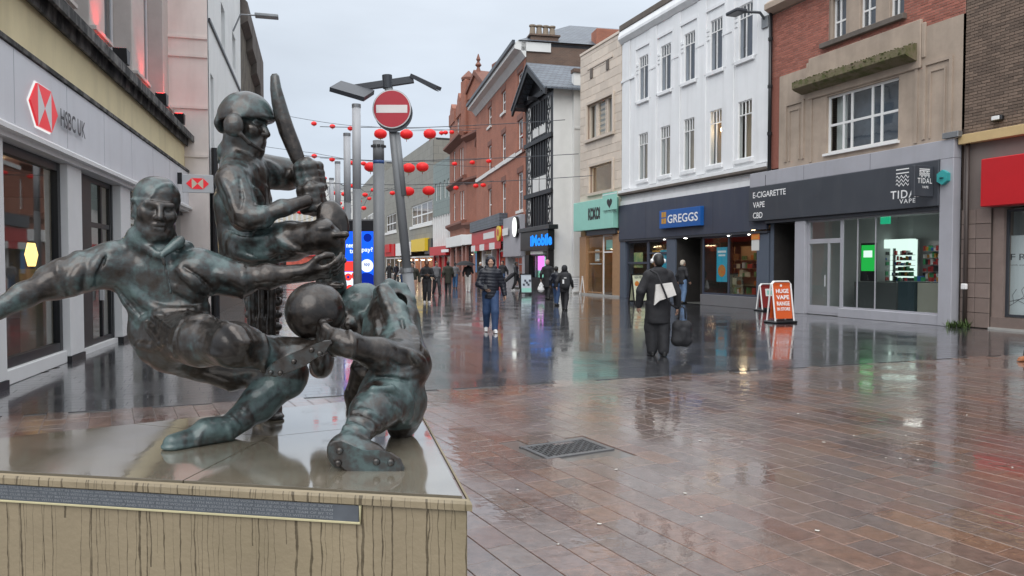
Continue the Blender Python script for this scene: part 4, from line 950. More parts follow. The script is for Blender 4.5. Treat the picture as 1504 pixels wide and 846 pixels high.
for i in range(4): F.add(MB().lathe([(.21,0),(.18,.3),(.16,.55),(.22,.57),(.22,.66),(.12,.67)], 12, (L3-.5, .55+.43*i, H3+.52)), 'chimney_pot', M['pot'], ch, smooth=False)
F.box('chimney', M['brick_far'], L3-1.0, L3+.1, 4.6, 6.6, H3, H3+1.1, b=.03)
F.box('eaves_trim', M['plaster'], L3+.003, L3+.1, -.3, 1.6, H3-.62, H3-.05)
# red and white shop and pale grey shop
u_a, u_b = F.u(708), F.u(746)
zf0, zf1 = F.z(728, 357), F.z(728, 336)
F.box('pent_roof', M['slate'], .05, u_b-.1, -.6, -.003, zf1+.03, zf1+.9)
sb = F.box('sign_board', M['red_sign'], .05, u_b-.06, -.45, -.003, zf0, zf1, b=.02)
a, b = F.u(710, -.46), F.u(726, -.46)
F.box('sign_panel', M['white_paint'], a, b, -.47, -.452, zf0+.35, zf1-.25, sb); F.box('sign_panel', M['white_paint'], F.u(738,-.46), F.u(746,-.46), -.47, -.452, zf0+.35, zf1-.25, sb)
text(sb, 'CAFE', (a+.5, -.475, zf0+.5), (b-a)*.75, .6, M['red_sign'], depth=.003, bold=.02) if False else None
cu_ = F.u(733, -.5); m = MB(); m.lathe([(.02,0),(.62,0),(.62,.12),(.02,.12)], 20); m.build('yellow_roundel', M['yellow_sign'], sb, loc=(cu_, -.46, (zf0+zf1)/2+.1), rot=(PI/2,0,0))
m = MB(); m.lathe([(.02,0),(.25,0),(.25,.02),(.02,.02)], 12); m.build('roundel_mark', M['red_sign'], sb, loc=(cu_, -.585, (zf0+zf1)/2+.1), rot=(PI/2,0,0))
for k in range(6): F.box('awning_flap', M['red_sign'] if k % 2 else M['white_paint'], .1+k*(u_b-.3)/6, .1+(k+1)*(u_b-.3)/6-.02, -.5, -.46, zf0-.5, zf0-.01)
for px in (709, 723, 731, 745): u = F.u(px); F.box('pier', M['red_sign'] if px == 731 else M['white_paint'], u-.18, u+.18, -.05, .3, 0, zf0-.02)
F.window((F.u(710), F.u(722), .5, zf0-.03), (), (.7,), M['white_paint'], M['glass'], None, y=.05, bar=.08, split=False, name='shop_window'); F.window((F.u(732), F.u(744), .7, zf0-.03), (), (.75,), M['white_paint'], M['glass'], None, y=.05, bar=.08, split=False, name='shop_window')
F.box('stall_riser', M['red_sign'], F.u(710), F.u(744), -.03, .3, 0, .49); F.room(.1, u_b-.1, .012, zf0, .3, 4, M['room_warm'])
g0, g1 = F.z(760, 377), F.z(760, 318)
F.box('grey_fascia', M['lilac_grey'], u_b, L3-.05, -.35, -.003, g0, g1, b=.02)
m = MB(); m.lathe([(.02,0),(.62,0),(.62,.2),(.02,.2)], 28); m.build('round_sign', glow('lit_round_sign', (.95,1,.95), 1.0), F.root, loc=(F.u(756.5, -.5), -.36, F.z(756.5, 333.5, -.5)), rot=(PI/2,0,0))
F.add(MB().lathe([(.6,.0),(.68,.0),(.68,.18),(.6,.18)], 28), 'sign_rim', M['black']).location = (F.u(756.5, -.5), -.355, F.z(756.5, 333.5, -.5)); bpy.data.objects['sign_rim'].rotation_euler = (PI/2,0,0)
for px in (748, 773): u = F.u(px); F.box('pier', M['lilac_grey'], u-.35, u+.35, -.2, .3, 0, g0-.003)
F.window((F.u(751), F.u(770), .1, g0-.004), (.5,), (.75,), M['lilac_grey'], M['glass'], None, y=.05, bar=.08, split=False, name='shop_window'); F.room(u_b, L3-.1, .012, g0+.3, .3, 4, mk('grey_shop_wall', (.30,.28,.23), .6, .1))
F.box('strip_light', M['light_white'], F.u(754), F.u(768), 1.5, 1.7, g0-.3, g0-.25)

# ---- R2: terracotta gothic building with gables and a canted corner
A2 = (X(661, 79), 79); C2_ = (X(685, 69), 69); B2 = (X(713, 64.5), 64.5)
F = Bld('gothic_brick_building', 'ornate terracotta brick building with gables, finial and canted corner', 'building', A2, C2_); r2 = F
L2 = F.len; zc2 = F.z(683, 199); zg = F.z(683, 345)
hl = [F.rect(671.5, 674.5, 166, 195), F.rect(676.5, 680.5, 164, 194), F.rect(675, 677.3, 218, 262), F.rect(678.3, 680.8, 216, 260), F.rect(666, 668.8, 222, 266), F.rect(675.5, 678, 281, 323), F.rect(679, 681.8, 280, 322), F.rect(666, 668.8, 284, 324)]
F.wall(0, L2, zg-.5, F.z(683, 160), hl, M['terra'])
for q in hl: F.window(q, (), (.5,), M['white_paint'], M['glass_dark'], M['blind_blue'], y=.1, bar=.09, split=False)
F.body(0, L2, F.z(683, 160), 14, M['terra'], M['slate'])
def trims(F, L, zs):
    for z, p in zs: F.extr('moulding', M['terra_trim'], [(-p,z+.2),(-p,z),(-.02,z-.35),(.02,z-.35),(.02,z+.3),(-p*.6,z+.3)], -.1, L+.1)
trims(F, L2, ((zc2, .7), (F.z(683, 262), .4), (F.z(683, 328), .5)))
ht = F.z(683, 160)
for (u, w_, top) in ((L2*.18, 1.8, 138), (L2*.62, 1.5, 136)):      # stepped dormer gables
    zt = F.z(675, top)
    F.add(MB().prism([(u-w_, ht), (u+w_, ht), (u+w_, ht+1.2), (u+w_*.5, ht+1.2), (u+w_*.5, zt-.6), (u, zt), (u-w_*.5, zt-.6), (u-w_*.5, ht+1.2), (u-w_, ht+1.2)], -.1, .9), 'gable', M['terra'])
    F.box('chimney', M['terra_trim'], u+w_*.9, u+w_*1.3, .5, 1.5, ht, zt+.4)
F.box('fascia', M['white_paint'], .3, L2+.1, -.5, -.02, F.z(683, 361), zg, b=.02)
for px in (664, 672, 681): u = F.u(px); F.box('granite_column', mk('pink_granite', (.34,.16,.13), .3, .15, 9), u-.35, u+.35, -.15, .3, 0, F.z(683, 361)-.01)
F.window((F.u(665.5), F.u(680), .9, F.z(683, 364)), (.5,), (.7,), M['dark_metal'], M['glass_dark'], M['blind_blue'], y=.1, bar=.1, split=False, name='shop_window'); F.box('stall_riser', M['terra_trim'], .3, L2, -.05, .3, 0, .88)
def under(root, F): F.root.parent = root; F.root.matrix_parent_inverse = root.matrix_world.inverted()
F2 = Bld('corner_front', None, None, C2_, B2); q_ = r2.root
ql = F2.len
h2 = [F2.rect(700.5, 708.5, 163, 186), F2.rect(699.5, 710, 210, 250), F2.rect(700, 710.5, 279, 318)]
f0 = F2.root
cf = F2.wall(0, ql, F2.z(700, 346)-.5, F2.z(700, 140), h2, M['terra'], 'corner_wall')
ws_ = [F2.window(q, (), (.45,), M['white_paint'], M['glass'], M['blind_white'], y=.1, bar=.14, split=False) for q in h2]
tr = [F2.extr('moulding', M['terra_trim'], [(-p,z+.2),(-p,z),(-.02,z-.35),(.02,z-.35),(.02,z+.3)], -.05, ql+.05) for z, p in ((F2.z(700, 197), .5), (F2.z(700, 262), .4), (F2.z(700, 329), .5))]
arc = []
for q in h2[:2]:
    c, r_ = (q[0]+q[1])/2, (q[1]-q[0])/2; m = MB()
    o_ = [(c+(r_+.25)*math.cos(t), q[3]-.15+(r_+.25)*math.sin(t)) for t in [PI*k/12 for k in range(13)]]; i_ = [(c+r_*math.cos(t), q[3]-.15+r_*math.sin(t)) for t in [PI*k/12 for k in range(12, -1, -1)]]
    m.prism([p for p in (o_+i_)][::-1], -.1, -.01); arc.append(F2.add(m, 'window_arch', M['terra_trim']))
ap = F2.z(700.5, 108); gb = F2.z(700, 140)
arc.append(F2.add(MB().prism([(.3, gb), (ql, gb), (ql, gb+.6), (ql*.55, ap), (.3, gb+.6)], -.08, 1.2), 'gable', M['terra']))
arc.append(F2.add(MB().prism([(.1, gb+.55), (.3, gb+.45), (ql*.55, ap-.1), (ql+.1, gb+.35), (ql+.25, gb+.6), (ql*.55, ap+.35)], -.25, 1.25), 'gable_coping', M['terra_trim']))
arc.append(F2.add(MB().lathe([(.25,0),(.12,.4),(.3,.6),(.1,.9),(.2,1.1),(.03,1.6)], 10, (ql*.55, .2, ap+.2)), 'finial', M['terra_trim']))
arc.append(F2.box('chimney', M['terra_trim'], ql*.9, ql*1.15, .8, 1.6, gb, ap+.5)); arc.append(F2.box('turret', M['terra'], -.7, .5, -.3, .9, F2.z(684, 197), F2.z(684, 118), b=.1)); arc.append(F2.add(MB().lathe([(.7,0),(.75,.2),(.05,.9)], 8, (-.1, .3, F2.z(684, 118))), 'turret_cap', M['terra_trim']))
fa = F2.box('fascia', M['white_paint'], .05, ql+.1, -.5, -.02, F2.z(700, 359), F2.z(700, 344), b=.02)
a = F2.u(697, -.51); text(fa, 'ESC', (a, -.51, F2.z(700, 356, -.51)), F2.u(706, -.51)-a, .6, mk('teal_lettering', (.03,.20,.30), .4, 0), depth=.003, bold=.03)
arc.append(F2.window((.4, ql*.42, .9, F2.z(700, 361)), (), (.6,), M['dark_metal'], M['glass_dark'], M['blind_blue'], y=.1, bar=.1, split=False, name='shop_window')); arc.append(F2.window((ql*.55, ql-.1, .9, F2.z(700, 361)), (), (.6,), M['dark_metal'], M['glass_dark'], M['blind_blue'], y=.1, bar=.1, split=False, name='shop_window'))
gr_ = mk('pink_granite', (.34,.16,.13), .3, .15, 9)
for a_, b_ in ((0, .38), (ql*.43, ql*.54)): arc.append(F2.box('granite_column', gr_, a_, b_, -.12, .3, 0, F2.z(700, 359)-.01))
arc.append(F2.box('stall_riser', M['terra_trim'], .39, ql, -.05, .3, 0, .88)); arc.append(F2.box('cash_machine', mk('cash_blue', (.10,.28,.55), .35, .1), ql*.56, ql*.86, -.12, -.06, .9, 2.6)); arc.append(F2.box('cash_header', mk('cash_green', (.05,.35,.22), .35, .1), ql*.5, ql*.9, -.14, -.065, 2.62, 3.0))
bpy.context.view_layer.update()
for o in [cf, fa] + ws_ + tr + arc:
    mw = o.matrix_world.copy(); o.parent = r2.root; o.matrix_parent_inverse = r2.root.matrix_world.inverted(); o.matrix_basis = mw
bpy.data.objects.remove(f0)

# ---- R1: green tiled block with white fins, and the plain gable behind it
F = Bld('green_tiled_block', 'narrow green tiled block with white fins over a red shop sign', 'building', (X(637, 86.5), 86.5), (X(661.5, 79), 79)); r1 = F
M['green_tile'] = gridmat('green_tile', (.18,.225,.205), (.10,.12,.11), .9, 1.4)
Lg = F.len; zt = F.z(650, 235); z1_ = F.z(650, 316); z2_ = F.z(650, 362)
hl = [(Lg*a, Lg*(a+.09), F.z(650, 292), F.z(650, 266)) for a in (.12, .38, .64, .86)]
F.wall(0, Lg, z1_, zt, hl, M['green_tile']); F.body(0, Lg, zt+.05, 14, M['plaster'])
for q in hl: F.window(q, (), (), M['white_paint'], M['glass'], M['blind_white'], y=.1, bar=.1, split=False)
F.wall(0, Lg, z2_, z1_, [], mk('fin_glass', (.20,.22,.23), .25, .15, 1), 'glazed_wall', y=.25)
for k in range(8): F.box('fin', M['white_paint'], Lg*k/7-.1, Lg*k/7+.1, -.05, .249, z2_, z1_)
sb = F.box('sign_board', M['red_sign'], .1, Lg-.1, -.5, -.02, F.z(650, 375), F.z(650, 362)); a = F.u(641, -.51); text(sb, 'SHOES', (a, -.51, F.z(650, 371.5, -.51)), F.u(657, -.51)-a, .5, M['lettering_white'], depth=.003, bold=.03) if False else F.box('sign_light', M['lettering_white'], F.u(648, -.51), F.u(659, -.51), -.515, -.501, F.z(650, 371), F.z(650, 367), sb)
for k in range(4): F.box('pier', M['red_sign'], Lg*k/3-.2, Lg*k/3+.2, 0, .3, 0, F.z(650, 375)-.01)
F.window((.3, Lg-.3, .1, F.z(650, 376)), (.33, .66), (), M['dark_metal'], M['glass'], M['room_warm'], y=.1, bar=.1, split=False, name='shop_window', bd=1.5)
F.box('rear_block', mk('pinkish_block', (.36,.30,.28), .8, .08, 1), Lg*.1, Lg-.2, 15, 24, 0, F.z(650, 203, 15)); F.box('rear_stair', M['plaster'], -1.5, Lg*.1-.01, 14.5, 20, 0, F.z(640, 198, 15))

# ---- R0: long grey tiled store
F = Bld('grey_tiled_store', 'long grey tiled department store with ribbon windows and a yellow shop sign', 'building', (X(566, 118), 118), (X(637, 86.6), 86.6)); r0 = F
M['grey_tile'] = gridmat('grey_wall_tile', (.27,.26,.225), (.17,.165,.15), .9, 1.1, .6, .10)
Lr = F.len; zt = F.z(634, 203); h = F.rect(605, 635.5, 0, 0)[:2]; hz = (F.z(620, 329), F.z(620, 298))
h2 = F.rect(568, 582, 0, 0)[:2]; h2z = hz
z_s = F.z(620, 352)
F.wall(0, Lr, z_s, zt, [(*h, *hz), (*h2, *h2z)], M['grey_tile']); F.body(0, Lr, zt, 20, M['grey_tile'])
F.window((*h, *hz), (.25, .45, .48, .75), (.45,), M['white_paint'], M['glass_dark'], mk('red_display', (.22,.12,.12), .7, .5, .6), y=.1, bar=.16, split=False); F.window((*h2, *h2z), (.3, .6), (.45,), M['white_paint'], M['glass_dark'], M['blind_blue'], y=.1, bar=.16, split=False)
F.box('sill_band', M['white_paint'], h[0]-1, h[1]+.2, -.12, -.01, hz[0]-.4, hz[0]-.05); F.box('sill_band', M['white_paint'], h2[0]-1, h2[1]+.5, -.12, -.01, hz[0]-.4, hz[0]-.05)
F.box('sign_board', M['yellow_sign'], F.u(605, -.5), F.u(625, -.5), -.6, -.02, F.z(615, 369, -.5), F.z(615, 351, -.5)); sb = bpy.data.objects['sign_board.00%d' % 5] if False else None
for (a, b, c) in ((583, 592, M['white_paint']), (596, 604, M['white_paint']), (626, 636, M['dark_metal']), (567, 581, M['red_sign'])):
    F.box('shop_fascia', c, F.u(a), F.u(b), -.2, -.02, F.z(600, 375), z_s-.05)
F.window((.3, Lr-.3, .1, F.z(620, 376)), [k/9 for k in range(1, 9)], (), M['white_paint'], M['glass'], M['room_warm'], y=.1, bar=.2, split=False, name='shop_window', bd=2.5)
for k in range(7): F.box('strip_light', M['light_warm'], 3+k*Lr/8, 4.2+k*Lr/8, 1.5, 1.7, F.z(620, 377)-.4, F.z(620, 377)-.3)
F.box('red_roundel', M['red_sign'], F.u(569), F.u(576), -.4, -.21, F.z(572, 371), F.z(572, 359))
F = Bld('lower_grey_store', 'lower grey block further along beyond the tiled store', 'building', (X(530, 160), 160), (X(566, 118.2), 118.2))
Lr = F.len; zt = F.z(560, 243); F.wall(0, Lr, 0, zt, [], M['grey_tile']); F.body(0, Lr, zt, 18, M['grey_tile'])
for k in range(3): F.window((2+k*Lr/3, Lr/3*(k+.85), F.z(560, 330), F.z(560, 305)), (.33, .66), (), M['white_paint'], M['glass_dark'], M['blind_blue'], y=-.06, bar=.2, split=False)
F.box('shop_band', M['red_sign'], 2, Lr-2, -.4, -.02, 3.2, 4.2); F.box('shop_glazing', M['room_warm'], 2, Lr-2, -.1, -.01, .2, 3.1)

# ---- far end of the street: three blocks
def block(name, label, x0, x1, d, pt, mat, rows, cols, win=None):
    F = Bld(name, label, 'building', (X(x0, d), d), (X(x1, d), d)); L_ = F.len; H_ = F.z((x0+x1)/2, pt); hl = []
    for r in range(rows):
        for c in range(cols):
            cw = L_/cols; rh_ = (H_-4.5)/rows; hl.append((cw*(c+.25), cw*(c+.75), 4.5+rh_*(r+.2), 4.5+rh_*(r+.75)))
    F.wall(0, L_, 0, H_, hl, mat); F.body(0, L_, H_+.05, 12, mat)
    for q in hl: F.window(q, (.5,), (), M['white_paint'], M['glass_dark'], M['blind_blue'], y=.1, bar=.12, split=False)
    F.box('parapet', M['plaster'], -.1, L_+.1, -.3, .3, H_, H_+.5); F.box('shop_fascia', M['red_sign'] if win else M['dark_metal'], .5, L_-.5, -.4, -.02, 3.2, 4.2)
    F.box('shop_glazing', win or M['room_warm'], .5, L_-.5, -.1, -.01, .2, 3.15); return F
M['cream_far'] = mk('far_cream_render', (.50,.45,.36), .8, .08, .4); M['white_far'] = mk('far_white_render', (.60,.60,.58), .8, .06, .4); M['grey_far'] = mk('far_grey_render', (.36,.37,.38), .8, .08, .4)
M['shop_red_glow'] = mk('lit_red_shop', (.45,.08,.05), .6, .5, 1.2)  # red light of the shops put into a plain colour
block('white_end_building', 'white rendered office block closing the far end of the street', 497, 534, 185, 282, M['white_far'], 5, 5)
block('grey_end_building', 'grey far office block left of the white end block', 470, 497, 190, 268, M['white_far'], 5, 3)
block('cream_end_building', 'long low cream building at the far left end of the street', 396, 470, 140, 306, M['cream_far'], 2, 10, M['shop_red_glow'])
bpy.data.objects['grey_end_building']['label'] = 'tall narrow pale block beside the long low cream building'
bpy.data.objects['white_end_building']['label'] = 'white rendered block closing the street beside the grey stores'

# ------------------------------------------------------------------ left-hand side: the bank
kL = lambda d: (-7.4 - .2643*(d-12.44), d)
F = Bld('bank_building', 'pale bank building with ochre band above a grey shopfront and red lit pilasters', 'building', kL(5.5), kL(22.9)); lb = F
LB = F.len
def zat(y0, slope, px=100, yoff=0.): return F.z(px, y0, yoff)
YF = -.22
z_f1 = F.z(100, 125, YF); z_f0 = F.z(100, 220, YF); z_m0 = F.z(100, 238, YF)
end = F.u(284)
F.box('fascia', M['bank_grey'], 0, end, YF, .0, z_f0, z_f1-.02, b=.01)
m = MB()
for k in range(1, 9): F.box('fascia_joint', M['lilac_grey'], k*2.1, k*2.1+.012, YF-.002, YF+.001, z_f0+.02, z_f1-.04)
F.extr('shop_cornice', M['bank_pier'], [(YF-.02,z_f0-.003),(YF-.10,z_f0-.06),(YF-.10,z_f0-.12),(YF-.01,z_m0+.06),(YF-.01,z_m0),(.02,z_m0),(.02,z_f0-.003)], 0, end)
F.box('string_black', M['cornice_black'], 0, end-.05, YF-.03, .0, z_f1-.015, z_f1+.05)
yc = F.z(100, 53, -.22)
F.box('ochre_band', M['bank_yellow'], 0, end-.1, -.12, .1, z_f1+.055, yc+.05)
z_ct = F.z(100, 4, -.40)
F.extr('cornice', M['cornice_black'], [(-.125,yc+.052),(-.20,yc),(-.22,yc+.01),(-.24,yc+.26),(-.36,z_ct-.22),(-.40,z_ct-.20),(-.40,z_ct-.02),(.3,z_ct+.04),(.3,yc+.052)], 0, end-.02)
F.box('cornice_end', M['stone_dark'], end-.02, end+.22, -.40, .1, yc-.15, z_ct+.05, b=.05)
# shopfront piers, glass, door
top = z_m0-.004
YP = -.15
def pier(p0, p1, mat=None): F.box('pier', mat or M['bank_pier'], F.u(p0, YP), F.u(p1, YP), YP, .2, 0.10, top, b=.008); F.box('pier_base', M['black'], F.u(p0, YP)-.01, F.u(p1, YP)+.01, YP-.015, .2, 0, .097)
pier(-22, 8); pier(102, 122); pier(179, 193); pier(245, 257); pier(276, 284)
base = F.z(50, 540, -.08)
w0, w1_ = F.u(8, YP)+.004, F.u(102, YP)-.004
F.box('plinth', M['bank_pier'], w0, w1_, -.10, .2, 0, .20, b=.01)
F.window((w0, w1_, .205, top-.003), (), (), M['black'], M['glass'], None, y=-.04, bar=.13, fd=.1, name='shop_window')
F.window((0, F.u(-22, YP)-.01, .205, top-.003), (.5,), (), M['black'], M['glass'], None, y=-.04, bar=.1, fd=.1, name='shop_window'); F.box('plinth', M['bank_pier'], 0, F.u(-22, YP)-.01, -.10, .2, 0, .20)
d0, d1 = F.u(122, YP)+.004, F.u(179, YP)-.004
F.box('door_panel', M['black'], d0, F.u(134, 0.), .0, .08, .1, top-.003); F.box('door_panel', M['black'], F.u(165, 0.), d1, .0, .08, .1, top-.003)
F.window((F.u(134, 0.)+.003, F.u(165, 0.)-.003, .1, top-.003), (.55,), (.72,), M['black'], M['glass'], None, y=.01, bar=.09, fd=.06, name='door')
F.box('door_step', M['bank_pier'], d0, d1, -.06, .2, 0, .095)
F.box('door_handle', M['steel_light'], F.u(146), F.u(147.5), -.06, .005, .9, 1.3); F.box('opening_hours', M['dark_metal'], F.u(115, YP-.02), F.u(122, YP-.02)-.01, YP-.03, YP-.003, 1.15, 1.75)
q0, q1 = F.u(193, YP)+.004, F.u(245, YP)-.004
F.window((q0, q1, .205, top-.003), (.5,), (), M['black'], M['glass'], None, y=-.04, bar=.1, fd=.1, name='shop_window'); F.box('plinth', M['bank_pier'], q0, q1, -.10, .2, 0, .20)
F.window((F.u(257, YP)+.004, F.u(276, YP)-.004, .205, top-.003), (), (), M['black'], M['glass'], None, y=-.04, bar=.1, fd=.1, name='shop_window'); F.box('plinth', M['bank_pier'], F.u(257, YP)+.01, F.u(276, YP)-.01, -.10, .2, 0, .20)
F.room(.02, end-.02, .012, top+.35, .21, 5.5, mk('bank_room', (.115,.10,.085), .6, .2, 1.5), mk('bank_floor', (.12,.10,.08), .25, .1))
for u in (3.2, 5.2, 8.6, 12.5): F.box('ceiling_light', M['light_warm'], u, u+.25, 1.6, 1.85, top+.26, top+.30)
yy = .55; a = F.u(98, yy); uu = lambda px: F.u(px, yy)
F.box('teal_display', mk('teal_display', (.03,.12,.09), .5, .2), uu(18), uu(58), 1.2, 1.26, .1, 2.3)
F.box('beige_cabinet', mk('beige_cabinet', (.42,.38,.28), .5, .05), uu(62), uu(84), .55, .9, .02, 1.5)
hx = [(.26*math.cos(2*PI*k/6), .22*math.sin(2*PI*k/6)) for k in range(6)]
o = F.add(MB().prism(hx, -.03, 0), 'lit_emblem', glow('amber_emblem', (1,.62,.18), 2.2)); o.location = (uu(45), yy, F.z(45, 374, yy))
F.box('leaflet', M['red_sign'], uu(24), uu(30), yy, yy+.03, F.z(27, 285, yy), F.z(27, 255, yy)) if False else None
# emblem on the fascia
u0_, u1_ = F.u(50, YF-.04), F.u(89, YF-.04); zc_ = F.z(69, 161, YF-.04); hw, hh = (u1_-u0_)/2, .295
uc = (u0_+u1_)/2
em = F.add(MB().prism([(uc-hw-.03, zc_), (uc-hw*.5-.02, zc_-hh-.025), (uc+hw*.5+.02, zc_-hh-.025), (uc+hw+.03, zc_), (uc+hw*.5+.02, zc_+hh+.025), (uc-hw*.5-.02, zc_+hh+.025)], YF-.012, YF-.002), 'emblem', glow('emblem_halo', (1,1,1), .55))
def emblem(parent, uc, zc, hw, hh, y, dep, mats, swap=None):
    red, wh = mats; xs = (uc-hw, uc-hw*.5, uc+hw*.5, uc+hw)
    tri = [(red, [(xs[0],zc),(xs[1],zc-hh),(xs[1],zc+hh)]), (red, [(xs[3],zc),(xs[2],zc+hh),(xs[2],zc-hh)]), (red, [(xs[1],zc+hh),(uc,zc),(xs[2],zc+hh)]), (red, [(xs[1],zc-hh),(xs[2],zc-hh),(uc,zc)]),
           (wh, [(xs[1],zc-hh),(uc,zc),(xs[1],zc+hh)]), (wh, [(xs[2],zc-hh),(xs[2],zc+hh),(uc,zc)])]
    for mt, pts in tri:
        a = sum((pts[i][0]*pts[(i+1) % 3][1]-pts[(i+1) % 3][0]*pts[i][1]) for i in range(3))
        if a > 0: pts = pts[::-1]
        m = MB(); m.prism(pts[::-1], y-dep, y); m.build('emblem_facet', mt, parent)
M['emblem_red'] = mk('emblem_red', (.62,.02,.03), .3, .0, emit=(.8,.03,.04), estr=.25); M['emblem_white'] = mk('emblem_white', (.85,.85,.85), .3, 0)
emblem(em, uc, zc_, hw, hh, YF-.0125, .03, (M['emblem_red'], M['emblem_white']))
a, b = F.u(92, YF-.04), F.u(128, YF-.04); text(F.root, 'HSBC UK', (a, YF-.05, F.z(110, 186, YF)-.14), b-a, .27, M['dark_metal'], depth=.0, bold=.02, name='lettering')
# hanging sign across the pavement, facing us
hu, hz_ = F.u(288, YF), 0
hs0 = F.W(0, 0, 0)
sgz0, sgz1 = F.z(268, 284, -.3), F.z(268, 258, -.3); hsu = F.u(262, YF) 
sg = F.box('hanging_sign', mk('sign_plate', (.62,.63,.64), .4, .02), hsu, hsu+.08, -1.16, -.34, sgz0, sgz1, b=.01); F.box('sign_arm', M['black'], hsu+.02, hsu+.06, -.338, YF-.002, (sgz0+sgz1)/2-.02, (sgz0+sgz1)/2+.3)
e2 = empty('emblem', (0,0,0)); e2.parent = sg; e2.location = (hsu-.002, -.75, (sgz0+sgz1)/2); e2.rotation_euler = (0,0,-PI/2)
emblem(e2, 0, 0, .30, .15, 0, .012, (M['emblem_red'], mk('emblem_cream', (.8,.72,.55), .4, 0)))
# upper storey: stone piers, windows with lit reveals
z0u = z_ct-.1; yU = .30; zt = z0u+8
F.box('upper_wall', M['bank_stone'], 0, LB-.02, yU+.55, 9, z0u-1.5, zt); 
F.box('lower_wall', M['bank_pier'], end+.005, LB-.02, .0, 9, 0, z0u-1.51)
for (p0, p1, pr0, pr1) in ((84, 107, None, None), (138, 160, 160, 171), (199, 217, 217, 226), (244, 258, 258, 266)):
    ua, ub = F.u(p0, yU), F.u(p1, yU)
    pp = F.box('stone_pier', M['bank_stone'], ua, ub, yU, yU+.549, z0u, zt, b=.015); F.box('pier_base', M['bank_stone'], ua-.06, ub+.06, yU-.08, yU+.5, z0u, z0u+.85, b=.02)
    for k in (0, 1): F.box('base_moulding', M['bank_stone'], ua-.08, ub+.08, yU-.11-.03*k, yU+.5, z0u+.65+.14*k, z0u+.72+.14*k)
for (p0, p1) in ((107, 138), (172, 199), (226, 244)):
    ua, ub = F.u(p0, yU)+.05, F.u(p1, yU)-.05
    F.window((ua, ub, z0u+.1, zt-.5), (.5,), (.18, .5, .75), M['white_paint'], M['glass_dark'], M['blind_blue'], y=yU+.40, bar=.06, split=True, bd=.14)
M['red_lamp'] = glow('red_lamp_lens', (1,.03,.03), 12)
for px, py in ((186, 92), (244, 140), (270, 172)):
    u = F.u(px-4, -.15); zz = z0u+.42
    up_ = empty('uplighter', F.W(u, -.12, z0u+.2), math.atan2(F.e.y, F.e.x), label='x', cat='lamp', group='black uplighters along the sooty bank cornice')
    MB().tube([(0,0,-.1),(0,-.05,.06)], .03, 8).build('bracket', M['black'], up_); MB().prism([(-.10,.05),(.10,.05),(.16,.34),(-.16,.34)], -.18, .08).build('housing', M['black'], up_); MB().box(-.13,.13,-.15,.05,.341,.348).build('lens', M['red_lamp'], up_)
    sp = bpy.data.lights.new('red_uplight', 'SPOT'); sp.energy = 34; sp.color = (1,.02,.02); sp.spot_size = R(75); sp.spot_blend = .9; sp.shadow_soft_size = .08
    so_ = bpy.data.objects.new('red_uplight', sp); COL.objects.link(so_); so_.parent = up_; so_.location = (.05, .0, .40); so_.rotation_euler = Vector((-.05, .28, 1)).to_track_quat('-Z', 'Y').to_euler()
for o, t_ in zip([o for o in COL.objects if o.name.startswith('uplighter')], ('black uplighter nearest the emblem end of the sooty cornice', 'middle black uplighter on the sooty bank cornice', 'farthest black uplighter beside the pink flank wall')): o['label'] = t_

# ---- next building: white front, pink painted flank towards us
A_ = P(270, HZ, 23.4); A_ = (A_.x, A_.y); nx = (-9.32, 22.92)
F = Bld('white_corner_building', 'white rendered building with a pink painted flank wall beside the bank', 'building', nx, (-9.32-.2643*10, 32.9)); l2 = F
LL = F.len; Ht = 14
hl = [F.rect(313, 318, 118, 250), F.rect(329, 334, 22, 80), F.rect(345, 349, 60, 104)]
hl = [(F.u(312.5), F.u(317), F.z(315, 185)-2, F.z(315, 118)), (F.u(329), F.u(334.5), F.z(331, 82), F.z(331, 20)), (F.u(345), F.u(349.5), F.z(347, 110), F.z(347, 62))]
F.wall(0, LL, 4.2, Ht, hl, M['front_white'], t=.3)
for q in hl: F.window(q, (), (.5,), M['white_paint'], M['glass_dark'], M['blind_blue'], y=.15, bar=.08)
F.body(0.02, LL, Ht, 9, M['plaster'])
F.box('flank_wall', M['pink_render'], -.12, -.001, .02, 1.7, 0, Ht)
zz = [F.z(290, y) for y in (26, 50, 56, 132, 138, 211)]
for y in (25, 54, 135, 212): z = F.z(290, y); F.box('flank_pipe', M['pink_render'], -.17, -.121, .02, 1.5, z-.04, z+.04)
for k, y in enumerate((20, 100)): pass
F.box('front_string', M['dark_metal'], .0, LL, -.06, -.003, F.z(330, 86), F.z(330, 86)+.10)
F.box('dark_shopfront', M['black'], .25, LL, -.05, .3, 0, 3.9); F.box('shop_fascia', M['dark_metal'], .25, LL, -.35, -.051, 3.2, 4.19)
m = MB().tube([(.12,-.12,0),(.12,-.12,F.z(313, 222))], .10, 8); F.add(m, 'rain_pipe', M['black'])
fu = F.u(350); fl = empty('wall_lantern', F.W(fu-1.2, 0, F.z(352, 52)), math.atan2(F.e.y, F.e.x), label='grey floodlight on an arm from the white corner building', cat='lamp')
MB().tube([(0,-.02,-.7),(0,-.3,-.02),(0,-.9,.0)], .035, 8).build('arm', M['steel'], fl); MB().bbox(-.2,.2,-1.75,-.85,-.06,.06,.02).build('lamp_head', M['steel'], fl)
